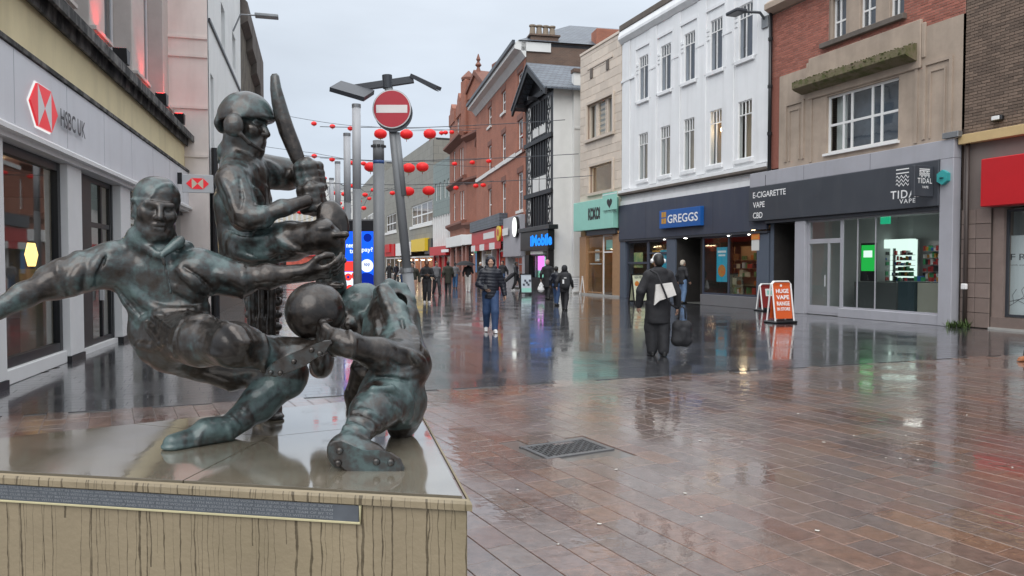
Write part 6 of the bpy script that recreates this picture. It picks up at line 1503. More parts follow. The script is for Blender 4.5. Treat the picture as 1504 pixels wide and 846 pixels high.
fb.cone(J(345,411,2.95), J(395,406,2.96), rr(18,2.95), rr(17,2.96), .02); fb.cone(J(395,406,2.96), J(444,402,2.98), rr(17,2.96), rr(12,2.98), .02)
hand(fb, J(444,402,2.98), J(505,396,3.02)-J(444,402,2.98), (-.05,.55,.8), 1.12, (.35,.45,.4), 1, spread=.16)
fb.tag = SHO        # shorts
fb.cone(J(240,488,2.92), J(278,490,2.92), rr(33,2.92), rr(34,2.92), .05)
fb.cone(J(262,492,2.88), J(298,502,2.68), rr(39,2.85), rr(37,2.68), .05)
fb.cone(J(250,508,2.93), J(290,520,2.97), rr(33,2.93), rr(30,2.97), .05); fb.cone(J(222,488,2.93), J(248,512,2.9), rr(30,2.93), rr(30,2.9), .05)
fb.tag = -.02
fb.cone(J(290,501,2.72), J(342,507,2.57), rr(35,2.72), rr(31,2.57), .02); fb.sph(J(344,505,2.56), rr(30,2.56), .03)
fb.tag = .0
fb.cone(J(345,507,2.57), J(402,521,2.68), rr(30,2.57), rr(24,2.68), .03)
fb.tag = .05         # kicking boot: sole turned to us
fb.cone(J(400,530,2.68), J(476,508,2.73), rr(21,2.68), rr(12,2.73), .02, flat=((0,1,0), .9)); fb.cone(J(398,512,2.70), J(440,508,2.74), rr(20,2.7), rr(13,2.74), .02); fb.cone(J(400,540,2.65), J(474,510,2.69), rr(13,2.64), rr(9,2.68), .01)
fb.tag = .02
fb.cone(J(258,514,2.95), J(340,540,3.02), rr(34,2.95), rr(31,3.02), .03); fb.cone(J(340,538,3.02), J(424,548,3.02), rr(31,3.02), rr(27,3.02), .03)
fb.tag = .75
fb.cone(J(424,553,3.02), J(380,592,2.94), rr(26,3.02), rr(25,2.94), .03); fb.cone(J(380,592,2.94), J(332,632,2.82), rr(25,2.94), rr(17,2.82), .03)
fb.cone(J(424,540,3.0), J(426,566,3.0), rr(20,3.), rr(18,3.), .02)
fb.tag = .85
zf = .90
def onp(px, d, z): return _v((X(px, d), d, z))
fb.cone(onp(326,2.80,.945), onp(300,2.76,.95), .048, .046, .02); fb.cone(onp(304,2.765,.94), onp(252,2.68,.925), .045, .036, .03, flat=((0,0,1), 1.25)); fb.cone(onp(322,2.80,.912), onp(250,2.675,.909), .040, .040, .006, flat=((0,0,1), 2.6))
SOLE_F = [(389,551),(392,541),(402,531),(428,519),(455,508),(476,500),(486,499),(488,504),(482,513),(468,524),(449,537),(428,546),(404,554)]
fb.tag = .45
fb.crease(((192,292),(206,294),(218,293),(226,286),(229,277),(239,272),(254,275),(261,286)), .0065, .004, taper=False, inset=0)
fb.crease(((190,301),(192,293.5),(199,293),(204,299),(203,309),(199,318),(195,317)), .0065, .006, taper=False, inset=0)
fb.tag = SH
for pts in (((84,386),(88,412),(98,440)), ((356,390),(359,412),(355,436))): fb.crease(pts, .010, .006, taper=False)
for pts in (((262,396),(285,412),(308,432)), ((252,418),(285,436),(314,446)), ((176,428),(192,450),(210,470)), ((188,418),(214,445),(246,462)), ((150,372),(138,396),(128,424)), ((318,402),(338,410),(352,420)), ((120,392),(108,412),(112,430))): fb.crease(pts, .012, .022)
for pts in (((238,378),(243,404),(248,432)), ((270,392),(292,406),(312,424)), ((170,420),(186,440),(206,464)), ((156,376),(146,398),(140,418))): fb.crease(pts, .006, .008, 1, inset=-.3)
fb.crease(((203,472),(222,462),(248,456),(282,455),(318,448)), .011, .008, taper=False)
fb.tag = SHO
for pts in (((215,474),(226,488),(236,502)), ((224,464),(238,474),(252,484)), ((206,506),(226,510),(246,500)), ((268,470),(300,466),(330,478))): fb.crease(pts, .011, .018)
fb.crease(((276,458),(264,478),(257,500),(258,524)), .009, .006, taper=False); fb.crease(((281,460),(269,480),(262,502),(263,526)), .006, .006, 1, inset=-.2, taper=False)
fb.tag = .05; fb.crease(((386,494),(392,512),(389,534),(386,548)), .009, .006, taper=False); fb.crease(((330,476),(352,492),(360,516)), .012, .03)
fb.tag = .45
for pts in (((404,536),(412,556),(416,576)), ((338,612),(350,626),(352,640)), ((330,620),(340,634),(340,648)), ((352,600),(366,612),(372,622)), ((296,636),(290,648),(292,660))): fb.crease(pts, .008, .010)
fb.disp = folds(.006, (((.55,.2,.8), 46, 5.0), ((-.6,.1,.75), 38, 6.0)))
fo = empty('footballer_statue', (-1.15, 2.8, PZ), 0, label='bronze footballer leaning back with arms spread and one foot under the ball', cat='statue', group='bronze sportsmen on the sandstone plinth')
OFF = (-1.15, 2.8, PZ)
fb.build('body', .0047, M['bronze'], fo, 'patina', OFF)
def sole(name, parent, off, pts, d0, d1, studs, sd, sr):
    m = MB(); n = len(pts); c = (sum(p[0] for p in pts)/n, sum(p[1] for p in pts)/n)
    rings = [(d1, 1.0), (d0+.006, 1.0), (d0, .93)]
    for (d, k) in rings: m.v += [tuple(P(c[0]+(x-c[0])*k, c[1]+(y-c[1])*k, d)-Vector(off)) for x, y in pts]
    for r in range(2):
        for i in range(n): j = (i+1) % n; m.f.append((r*n+i, r*n+j, (r+1)*n+j, (r+1)*n+i)); m.m.append(0)
    m.f.append(tuple(range(2*n, 3*n))); m.m.append(0)
    so_ = m.build(name, M['bronze'], parent)
    at = so_.data.attributes.new('patina', 'FLOAT', 'POINT'); at.data.foreach_set('value', [.28]*len(so_.data.vertices))
    for x, y in studs:
        q = P(x, y, d0+.002)-Vector(off); MB().lathe([(sr*1.15,0),(sr,.008),(sr*.75,.012),(.001,.012)], 12).build('stud', M['bronze'], so_, True, loc=q, rot=(PI/2,0,0))
sole('boot_sole', fo, OFF, SOLE_F, 2.585, 2.625, ((398,547),(412,548),(432,531),(458,514),(470,519)), 2.6, .009)
bd_ = 2.80; bc_ = P(463, 457.5, bd_); br_ = rr(43.5, bd_)
m = MB(); m.lathe([(br_*math.sin(PI*k/28)+1e-5, -br_*math.cos(PI*k/28)) for k in range(29)], 48); ball = m.build('ball', M['bronze'], fo, True, loc=bc_-Vector(OFF))
# --- cricketer
ck = SDF(); ck.tag = .40
ck.cone(J(358,368,3.32), J(356,300,3.30), rr(33,3.3), rr(34,3.3), .04, flat=((0,1,0), .8)); ck.cone(J(355,300,3.30), J(357,252,3.30), rr(35,3.3), rr(31,3.28), .04, flat=((0,1,0), .8))
ck.cone(J(346,262,3.18), J(366,254,3.42), rr(24,3.18), rr(23,3.42), .05); ck.cone(J(374,262,3.32), J(382,335,3.32), rr(17,3.3), rr(18,3.3), .04)
ck.cone(J(342,266,3.14), J(360,318,3.08), rr(25,3.14), rr(22,3.08), .025); ck.cone(J(360,319,3.08), J(386,319,3.07), rr(21,3.08), rr(17,3.07), .012)
ck.cone(J(372,250,3.44), J(424,256,3.50), rr(27,3.44), rr(23,3.5), .04)
ck.cone(J(332,222,3.30), J(352,238,3.24), rr(11,3.3), rr(8,3.24), .012); ck.cone(J(332,222,3.30), J(330,236,3.36), rr(11,3.3), rr(10,3.36), .02); ck.cone(J(350,234,3.22), J(374,248,3.24), rr(9,3.2), rr(6,3.2), .01); ck.cone(J(378,236,3.38), J(384,250,3.34), rr(9,3.3), rr(5,3.3), .01)
ck.cone(J(386,252,3.30), J(396,310,3.28), rr(3.2,3.3), rr(3.2,3.3), .006)
ck.tag = .12
ck.cone(J(350,238,3.30), J(351,205,3.30), rr(22,3.3), rr(22,3.3), .03)
head(ck, J(359,187,3.30), (1,-.14,-.04), (-.02,0,1), .97, hair=None, skin_tag=.30)
ck.tag = .12
ck.cone(J(384,318,3.07), J(416,306,3.09), rr(12.5,3.07), rr(11.5,3.09), .01); ck.cone(J(416,307,3.09), J(450,295,3.16), rr(11.5,3.09), rr(9.5,3.16), .01)
ck.cone(J(428,256,3.50), J(448,266,3.42), rr(15,3.5), rr(13,3.42), .02)
hand_d = J(452,238,3.26)-J(466,312,3.26); hd = hand_d/np.linalg.norm(hand_d)
def grip(s, c, axis, out, k, n=4, R0=.033, rf=.0165, side=1):
    """closed batting glove: palm block and four fingers wound round the handle, thumb across"""
    axis = _v(axis)/np.linalg.norm(axis); out = _v(out); out = out-axis*(out@axis); out /= np.linalg.norm(out); w = np.cross(axis, out)*side
    s.cone(c+out*.012-axis*.042, c+out*.012+axis*.042, .034*k, .034*k, .02); s.cone(c-w*.035-axis*.03, c-w*.035+axis*.03, .026*k, .026*k, .02)
    for i in range(n):
        b = c + axis*((i-(n-1)/2)*.0275*k); pts = [b + (out*math.cos(a)+w*math.sin(a))*R0*k*1.25 for a in (-2.0,-1.2,-.4,.4,1.2,2.0)]
        s.chain(pts, [rf*k*1.1]*2+[rf*k]*3+[rf*k*.9], .012)
    s.chain([c+axis*.055*k-w*.03, c+axis*.06*k+out*.035, c+axis*.05*k+w*.035], [.017*k,.015*k,.012*k], .008)
ck.tag = .05
grip(ck, J(456,262,3.27), hd, (.35,-1,.1), 1.12); grip(ck, J(459,293,3.24), hd, (.3,-1,.1), 1.02)
ck.tag = .50
ck.cone(J(362,366,3.30), J(352,368,3.38), rr(30,3.3), rr(29,3.3), .04); ck.cone(J(366,362,3.22), J(426,354,3.16), rr(32,3.22), rr(28.5,3.16), .03)
ck.tag = .02; ck.cone(J(426,354,3.16), J(472,347,3.10), rr(28,3.16), rr(22.5,3.10), .02); ck.sph(J(474,346,3.09), rr(22,3.1), .02)
ck.tag = .30
ck.cone(J(488,356,3.12), J(486,420,3.22), rr(19,3.12), rr(19,3.22), .03); ck.cone(J(486,420,3.22), J(474,520,3.34), rr(21,3.22), rr(15,3.34), .03)
ck.cone(J(472,520,3.36), J(470,540,3.30), rr(15,3.3), rr(16,3.3), .02); ck.ell(J(473,530,3.26), (rr(17,3.26), rr(22,3.2), rr(26,3.26)), .02)
ck.tag = .05
for i in range(5): a = i/4.; ck.cone(J(478+10*(1-a)*2-8,345+150*a,3.06+.2*a), J(508-14*a,345+150*a,3.05+.2*a), rr(5,3.1), rr(5,3.1), .008)
ck.tag = -.25; ck.ell(J(489,327,3.20), (rr(23,3.15), rr(12,3.1), rr(34,3.15)), .005, rotm((.25,-1,.1), (-.32,0,1)))
ck.tag = .02
ck.cone(J(374,384,3.40), J(386,430,3.40), rr(34,3.4), rr(27,3.4), .04); ck.cone(J(386,430,3.40), J(388,560,3.38), rr(25,3.4), rr(18,3.38), .03)
for i in range(6):
    y = 408+18*i; ck.cone(J(366,y,3.33), J(408,y,3.33), rr(6.5,3.33), rr(6.5,3.33), .008)
for x in (370, 384, 398): ck.cone(J(x,402,3.31), J(x+1,500,3.31), rr(7,3.3), rr(6,3.3), .006)
ck.cone(J(388,560,3.38), onp(388,3.38,.96), rr(17,3.38), .05, .02); ck.cone(onp(386,3.37,.945), onp(398,3.22,.935), .05, .042, .02); ck.cone(onp(384,3.40,.912), onp(400,3.20,.910), .045, .045, .006, flat=((0,0,1), 2.4))
ck.tag = .5
ck.crease(((346,326),(366,336),(388,330)), .009, .006, taper=False); ck.crease(((386,304),(392,318),(390,332)), .008, .006, taper=False)
for pts in (((326,262),(340,286),(346,312)), ((330,300),(336,330),(340,352)), ((372,276),(384,296),(388,312)), ((340,346),(362,354),(392,348)), ((346,372),(370,378),(402,374)), ((400,344),(420,360),(440,366)), ((392,238),(408,250),(412,268))): ck.crease(pts, .011, .020)
for pts in (((352,262),(356,290),(352,312)), ((336,338),(360,346),(396,342)), ((364,372),(392,382),(420,374))): ck.crease(pts, .006, .008, 1, inset=-.3)
ck.disp = folds(.006, (((.35,.3,.9), 42, 6.0), ((-.7,.1,.6), 36, 6.0)))
co_ = empty('cricketer_statue', (-1.15, 3.3, PZ), 0, label='bronze helmeted cricketer in a low stance gripping a raised bat', cat='statue', group='bronze sportsmen on the sandstone plinth')
OFF = (-1.15, 3.3, PZ)
ck.build('body', .005, M['bronze'], co_, 'patina', OFF)
hm = SDF(); hm.tag = .42
hm.ell(J(361,175,3.30), (rr(41,3.3), rr(34,3.3), rr(40,3.3)), .01)
hm.ell(J(372,246,3.30), (rr(150,3.3), rr(150,3.3), rr(68,3.3)), .006, None, 1)
hm.ell(J(382,174,3.30), (rr(23,3.3), rr(27,3.3), rr(3.4,3.3)), .006)
hm.ell(J(343,184,3.19), (rr(15,3.2), rr(7,3.2), rr(17,3.2)), .008); hm.ell(J(343,184,3.41), (rr(15,3.2), rr(7,3.2), rr(17,3.2)), .008); hm.ell(J(326,184,3.30), (rr(8,3.2), rr(22,3.2), rr(12,3.2)), .02); hm.tag = .2; hm.chain([J(354,198,3.19), J(366,210,3.21), J(386,222,3.27)], [.011,.009,.008], .006)
hm.disp = lambda Pp: (.003*(vnoise(Pp*30)-.5)).astype(np.float32)
hm.build('helmet', .0058, M['bronze'], co_, 'patina', OFF)
bw_ = [(403,108,3.5),(403.5,112,6.5),(405,130,8.5),(409,150,10.5),(414,170,11.5),(421,192,12),(430,214,11.5),(437,232,10.5),(441.5,243,8.5),(445,250,6)]
m = MB(); nn = 10; cs_ = [(-1,.2),(-.85,.75),(-.3,1.05),(.2,1.25),(.5,1.05),(.9,.6),(1,0),(.8,-.55),(0,-.75),(-.8,-.5)]
for i_, (x, y, r_) in enumerate(bw_):
    a_ = bw_[min(i_+1, len(bw_)-1)]; b_ = bw_[max(i_-1, 0)]; tx, ty = a_[0]-b_[0], a_[1]-b_[1]; l_ = math.hypot(tx, ty); nx_, ny_ = ty/l_, -tx/l_
    for (u_, w_) in cs_: m.v.append(tuple(P(x+nx_*u_*r_, y+ny_*u_*r_, 3.28+w_*.034*min(1, r_/9))-Vector(OFF)))
for i_ in range(len(bw_)-1):
    for k_ in range(nn): m.f.append((i_*nn+k_, i_*nn+(k_+1) % nn, (i_+1)*nn+(k_+1) % nn, (i_+1)*nn+k_)); m.m.append(0)
m.f.append(tuple(range(nn))[::-1]); m.m.append(0); m.f.append(tuple(range((len(bw_)-1)*nn, len(bw_)*nn))); m.m.append(0)
bat = m.build('bat', M['bronze'], co_, True); MB().tube([P(444,247,3.28)-Vector(OFF), P(452,264,3.27)-Vector(OFF), P(464,312,3.25)-Vector(OFF)], [.020,.018,.017], 12).build('handle', M['bronze'], bat, True)
# --- rugby player
rg = SDF(); rg.tag = .40
rg.cone(J(512,668,2.46), J(566,684,2.46), rr(25,2.46), rr(20,2.46), .02, flat=((0,1,0), 1.15)); rg.cone(J(506,660,2.46), J(540,672,2.46), rr(24,2.46), rr(22,2.46), .03, flat=((0,1,0), 1.15))
rg.tag = .35
rg.cone(J(520,640,2.52), J(548,604,2.66), rr(20,2.52), rr(29,2.66), .03); rg.cone(J(548,604,2.66), J(572,585,2.78), rr(33,2.66), rr(36,2.78), .03)
for i in range(4): a = i/3; rg.cone(J(508+18*a,628-34*a,2.50+.1*a), J(538+26*a,640-18*a,2.50+.1*a), rr(5,2.5), rr(5,2.5), .012)
rg.tag = .62
rg.cone(J(570,580,2.78), J(592,590,2.86), rr(40,2.78), rr(36,2.86), .04); rg.cone(J(580,600,2.84), J(598,615,2.9), rr(28,2.84), rr(20,2.9), .04)
rg.chain([J(534,586,2.66), J(548,572,2.63), J(575,570,2.66), J(596,590,2.72), J(598,618,2.78)], [.010,.012,.013,.012,.010], .012)
rg.tag = .10
rg.cone(J(578,560,2.84), J(590,525,2.90), rr(38,2.84), rr(36,2.9), .05); rg.cone(J(588,530,2.86), J(612,540,2.86), rr(30,2.86), rr(17,2.86), .05)
rg.tag = .30
rg.cone(J(584,525,2.94), J(578,465,3.08), rr(38,2.94), rr(33,3.08), .05); rg.cone(J(578,465,3.08), J(574,444,3.12), rr(32,3.08), rr(25,3.12), .04); rg.cone(J(556,500,3.04), J(566,455,3.12), rr(26,3.04), rr(22,3.12), .04)
rg.cone(J(604,520,2.96), J(600,470,3.06), rr(16,2.96), rr(13,3.06), .04)
rg.tag = .75
rg.chain([J(560,426,3.04), J(572,450,2.99), J(580,480,2.93), J(583,512,2.86)], [.022,.022,.020,.016], .02); rg.chain([J(566,424,3.04), J(588,452,2.99), J(602,490,2.92), J(606,515,2.87)], [.022,.022,.020,.016], .02)
rg.cone(J(590,470,2.93), J(595,512,2.86), .011, .012, .012, op=1)
rg.chain([J(556,428,3.08), J(572,418,3.10), J(592,424,3.12), J(602,444,3.10), J(604,462,3.06)], [.022,.022,.020,.020,.016], .02); rg.ell(J(589,445,3.05), (rr(9,3.06), .05, rr(17,3.06)), .012, rotm((0,-1,0), (-.35,0,1)), 1)
rg.tag = -.02
rg.cone(J(604,532,2.84), J(556,520,2.72), rr(27,2.84), rr(24,2.72), .04); rg.cone(J(556,520,2.72), J(516,507,2.64), rr(22,2.72), rr(18,2.64), .03)
rg.cone(J(512,507,2.64), J(498,500,2.64), rr(18,2.64), rr(14,2.64), .02)
hand(rg, J(510,506,2.64), J(488,498,2.66)-J(510,506,2.64), (-.1,.95,.25), 1.15, (.7,.7,.5), 1, kk=.012, rr=.011)
rg.tag = .50
rg.cone(J(540,470,3.22), J(560,470,3.16), rr(24,3.2), rr(22,3.16), .03); head(rg, J(526,464,3.22), (-.8,-.5,-.15), (0,0,1), 1.0, hair=1.06, hair_tag=.55, skin_tag=.2)
rg.tag = -.1
rg.cone(J(540,540,3.02), J(524,580,3.12), rr(24,3.02), rr(17,3.12), .03); rg.cone(J(524,580,3.12), onp(522,3.14,.95), rr(17,3.12), .04, .02); rg.cone(onp(522,3.14,.93), onp(524,3.04,.92), .04, .034, .02)
rg.cone(J(592,600,2.86), onp(588,2.88,.93), rr(22,2.86), .05, .03)
rg.tag = .2
for pts in (((600,516),(618,530),(626,548)), ((556,548),(584,556),(612,548)), ((586,512),(606,522),(618,534)), ((604,470),(612,494),(614,512)), ((552,470),(556,490),(556,505))): rg.crease(pts, .010, .016)
rg.crease(((513,488),(520,503),(518,522)), .009, .008, taper=False)
rg.tag = .55
for pts in (((512,622),(528,630),(544,640)), ((520,612),(538,620),(554,630)), ((528,602),(546,608),(564,618)), ((560,590),(584,604),(590,622)), ((600,576),(606,594),(602,614))): rg.crease(pts, .008, .012)
for pts in (((540,560),(566,552),(600,560)), ((570,528),(590,540),(606,536))): rg.crease(pts, .006, .010, 1, inset=-.3)
rg.disp = folds(.006, (((.8,.1,.5), 50, 6.0), ((-.5,.2,.8), 40, 6.0)))
ro = empty('rugby_player_statue', (-.5, 2.85, PZ), 0, label='bronze rugby player stretched low with the studded sole of one boot towards us', cat='statue', group='bronze sportsmen on the sandstone plinth')
OFF = (-.5, 2.85, PZ)
rg.build('body', .0048, M['bronze'], ro, 'patina', OFF)
sole('boot_sole', ro, OFF, [(481,659),(483,652),(488,648),(498,646.5),(515,653),(534,661),(556,661),(575,664.5),(588,673),(594,686),(593,697.5),(562,699.6),(511,698.5),(508,693),(488,676),(482.3,667)], 2.385, 2.43, ((499,662),(497,680),(553,678),(574,679)), 2.38, .0115)

# ------------------------------------------------------------------ street furniture
def gp(px, d): return Vector((X(px, d), d, 0))
def yz(py, d): return CAMZ + (HZ-py)/FPX*d
# leaning lamp column with the no entry sign
ld_ = 11.85; base = gp(611.5, ld_); topv = Vector((X(571, ld_), ld_, yz(118, ld_))); v = topv-base
lc = empty('lamp_column', base, 0, label='leaning grey lamp column with twin flat lamp heads and the no entry sign', cat='lamp post')
L_ = lambda t: v*t
MB().tube([(0,0,0), L_(.32)], [.095,.09], 16).build('pole', M['post_grey'], lc, True)
MB().tube([L_(.3201), L_(1.0)], [.074,.066], 16).build('upper_pole', M['post_grey'], lc, True)
MB().tube([L_(.32), L_(.335)], [.10,.10], 16).build('collar', M['steel'], lc)
m = MB(); s_ = L_(.99); w_ = ld_/FPX
def lp(px, py, dy=0): return Vector((X(px, ld_)-base.x, dy, yz(py, ld_)))
MB().tube([lp(571,132), lp(570,113)], .08, 12).build('spigot', M['dark_metal'], lc)
m = MB(); a, b = lp(517,134,-.05), lp(608,118,.05)
def bar(m, a, b, hw, hh, roll=0.):
    t = (b-a).normalized(); sd = t.cross(Vector((0,0,1))).normalized(); up = sd.cross(t); sd, up = sd*math.cos(roll)+up*math.sin(roll), up*math.cos(roll)-sd*math.sin(roll); n = len(m.v)
    for p in (a, b):
        for (x, y) in ((-hw,-hh),(hw,-hh),(hw,hh),(-hw,hh)): m.v.append(tuple(p+sd*x+up*y))
    for f in ((0,3,2,1),(4,5,6,7),(0,1,5,4),(1,2,6,5),(2,3,7,6),(3,0,4,7)): m.f.append(tuple(n+i for i in f)); m.m.append(m.mi)
bar(m, a, b, .05, .05); m.build('arm', M['dark_metal'], lc)
M['lamp_under'] = mk('lamp_underside', (.10,.105,.11), .3, .1)
for (p, q, dy) in (((500,134),(549,149),-.25), ((606,112),(645,131),.1)):
    m = MB(); bar(m, lp(*p, dy), lp(*q, dy-.05), .21 if p[0] < 560 else .13, .035 if p[0] < 560 else .03, R(-28) if p[0] < 560 else R(-8)); h_ = m.build('lamp_head', M['dark_metal'], lc)
    m = MB(); bar(m, lp(p[0]+3, p[1]+4.2, dy-.02), lp(q[0]-3, q[1]+3.6, dy-.07), .17 if p[0] < 560 else .10, .006, R(-28) if p[0] < 560 else R(-8)); m.build('lens', M['lamp_under'], h_)
sc_ = P(575.5, 160, ld_-.14)
ns = empty('no_entry_sign', sc_, 0, label='round red and white no entry sign clamped to the leaning lamp column', cat='road sign')
def disc(name, r, y0, y1, mat, par, n=40, ci=(0,0,0)): return MB().prism([(ci[0]+r*math.cos(2*PI*k/n), ci[2]+r*math.sin(2*PI*k/n)) for k in range(n)], y0, y1).build(name, mat, par)
disc('backing', .305, 0, .025, M['steel'], ns); disc('rim', .298, -.004, -.0005, mk('sign_rim', (.62,.60,.60), .4, .03), ns); disc('face', .285, -.007, -.0045, mk('sign_red', (.40,.015,.03), .3, .08, 2), ns); MB().bbox(-.245,.245,-.0095,-.0075,-.062,.062,.001).build('bar', mk('sign_white', (.70,.67,.66), .35, .08, 3), ns)
disc('lamp_ring', .30, .03, .06, M['dark_metal'], ns, ci=(.02,0,-.05)); MB().bbox(-.05,.05,.026,.16,-.36,-.26,.01).build('clamp', M['dark_metal'], ns); MB().bbox(-.05,.05,.07,.16,.0,.1,.01).build('clamp', M['dark_metal'], ns)
MB().tube([(.06,.12,-.35),(.16,.12,-1.35)], .05, 12).build('bracket_tube', M['post_grey'], ns, True)
# thick grey post with a blue band
d = 13.6; b_ = gp(557, d); h_ = yz(208, d); po = empty('grey_post', b_, 0, label='thick grey steel post with a blue stripe near its top', cat='post')
MB().tube([(0,0,0),(0,0,h_-.42)], .103, 20).build('shaft', M['post_grey'], po, True); MB().tube([(0,0,h_-.418),(0,0,h_-.36)], .104, 20).build('band', mk('blue_band', (.04,.09,.26), .4, .1), po, True)
MB().tube([(0,0,h_-.358),(0,0,h_)], .103, 20).build('head', M['post_grey'], po, True)
m = MB()
for k in range(8): a = k*PI/4+.2; m.box(.103*math.cos(a)-.03, .103*math.cos(a)+.03, .103*math.sin(a)-.03, .103*math.sin(a)+.03, h_-.12, h_-.08)
m.build('slot', M['black'], po)
# row of tall two-tone poles receding on the left
for i, (px, d, pt, lab) in enumerate(((525, 17, 155, 'nearest and tallest looking pole of the pale steel row'), (511, 20.7, 197, 'second pole of the pale steel row behind the tallest one'), (497, 26.5, 238, 'third pole of the pale steel row'), (488, 31.4, 262, 'farthest and smallest of the pale steel poles'))):
    b_ = gp(px, d); h_ = yz(pt, d); t_ = empty('steel_pole', b_, 0, label=lab, cat='pole', group='tall pale steel poles along the street')
    MB().tube([(0,0,0),(0,0,3.3)], .10, 14).build('lower_pole', M['post_grey'], t_, True); MB().tube([(0,0,3.301),(0,0,h_-.08)], .098, 14).build('upper_pole', M['steel_light'], t_, True); MB().tube([(0,0,h_-.079),(0,0,h_)], .104, 14).build('cap', M['steel'], t_)
# digital advertising kiosk
d = 19.5; kx0, kx1 = X(505, d), X(551, d); kz0, kz1 = yz(433, d), yz(340, d); ko = empty('advert_kiosk', ((kx0+kx1)/2, d, 0), R(-4), label='tall black digital kiosk showing a bright blue advert beside the grey post', cat='advertising kiosk')
hw = (kx1-kx0)/2
MB().bbox(-hw-.05, hw+.05, 0, .35, .15, yz(322, d), .04).build('housing', M['black'], ko); MB().bbox(-hw, hw, .03, .32, 0, .149, .01).build('foot', M['dark_metal'], ko)
scr = MB().box(-hw, hw, -.012, -.001, kz0, kz1).build('screen', glow('blue_screen', (.01,.10,.85), .95), ko)
zz = lambda f: kz0+(kz1-kz0)*f
M['scr_white'] = glow('screen_white', (.75,.85,1), .9); M['scr_red'] = glow('screen_red', (.75,.05,.04), .9); M['scr_navy'] = glow('screen_navy', (.005,.02,.25), .8)
text(scr, 'need', (-hw*.84, -.014, zz(.745)), hw*.62, .13, M['scr_white'], depth=0, bold=.02); text(scr, 'to', (-hw*.62, -.014, zz(.655)), hw*.35, .11, M['scr_white'], depth=0, bold=.02); text(scr, 'pay?', (hw*.16, -.014, zz(.66)), hw*.72, .15, M['scr_white'], depth=0, bold=.02)
MB().box(-hw*.97, -hw*.04, -.0145, -.0125, zz(.02), zz(.36)).build('advert_tile', M['scr_white'], scr); MB().box(-hw*.95, -hw*.06, -.0155, -.0146, zz(.37), zz(.53)).build('advert_tile', M['scr_red'], scr)
for (x, z) in ((-.72,.28),(-.28,.30),(-.62,.10),(-.2,.12)):
    disc('advert_roundel', .10, -.018, -.016, M['scr_red'], scr, 16, (hw*x, 0, zz(z))); disc('advert_dot', .035, -.021, -.019, M['scr_navy'], scr, 10, (hw*x, 0, zz(z)))
disc('advert_badge', .17, -.016, -.0135, M['scr_white'], scr, 20, (hw*.5, 0, zz(.46))); disc('advert_badge', .11, -.016, -.0135, M['scr_navy'], scr, 20, (hw*.55, 0, zz(.90))); disc('advert_badge', .30, -.016, -.0135, M['scr_navy'], scr, 24, (hw*.45, 0, zz(.17))); text(scr, 'app', (hw*.3, -.0175, zz(.445)), hw*.4, .09, M['scr_navy'], depth=0, bold=.02)

# red lanterns on wires across the street
def lantern_proto(r):
    root = MB().lathe([(.02*r,-.70*r),(.42*r,-.68*r),(.68*r,-.57*r),(.91*r,-.34*r),(1.0*r,0),(.91*r,.34*r),(.68*r,.57*r),(.42*r,.68*r),(.02*r,.70*r)], 36, (0,0,0), .035, 12).build('lantern', M['lantern'], None, True)
    MB().lathe([(.40*r,.64*r),(.40*r,.74*r),(.05*r,.75*r)], 12).build('cap', M['gold'], root); MB().lathe([(.05*r,-.76*r),(.40*r,-.75*r),(.40*r,-.64*r)], 12).build('base_ring', M['gold'], root); MB().tube([(0,0,-.76*r),(0,0,-1.15*r)], .05*r, 6).build('tassel', M['red_sign'], root)
    MB().tube([(0,0,.84*r),(0,0,1.05*r)], .02*r, 5).build('hook', M['black'], root)
    return root
LR = .21
strings = [
  (56, 8.4, [(463,183),(490,187),(516,190)], (400,166), (700,192), 'small red lantern high on the upper far wire', 'upper far'),
  (56, 8.4, [(463,230),(489,235),(518,240)], (380,214), (740,246), 'small red lantern on the second far wire', 'second far'),
  (24.5, 0, [(560,198),(598,198.5),(632,198)], (470,186), (830,176), 'large red lantern level with the no entry sign', 'near upper'),
  (25, 0, [(545,246),(601,247.5),(621,246)], (440,228), (850,226), 'large red lantern against the grey tiled store', 'near middle'),
  (25.5, 0, [(600,281.5),(630,280.5)], (455,268), (870,258), 'large low red lantern beside the leaning column', 'near lower'),
  (62, 0, [(649,196.5),(655,196),(664,195.5)], (600,192), (706,188), 'small red lantern by the gothic cornice', 'far gothic'),
  (58, 0, [(535,241),(668,241.5),(694,239.5),(718,237.5)], (470,232), (742,230), 'small red lantern across the terracotta front', 'far terracotta'),
  (57, 0, [(519,273.5),(506,285.5),(537,286.5),(577,284),(670,276.5),(699,273.5),(710,272.5)], (440,262), (745,262), 'small red lantern on the low far wire', 'low far'),
  (60, 0, [(424,329),(443,328.5),(507,306.5),(535,306),(549,279.5)], (395,318), (600,280), 'small red lantern low beyond the cricketer', 'low left'),
  (70, 0, [(478,262.5),(486,301),(500,299),(529,296),(543,292)], (455,258), (600,268), 'tiny red lantern among the pale poles', 'pole side'),
  (54, 0, [(415,312),(432,311),(441,311.5),(490,284),(476,297)], (385,306), (560,270), 'small red lantern seen under the cricketer arm', 'under arm')]
protos = {}
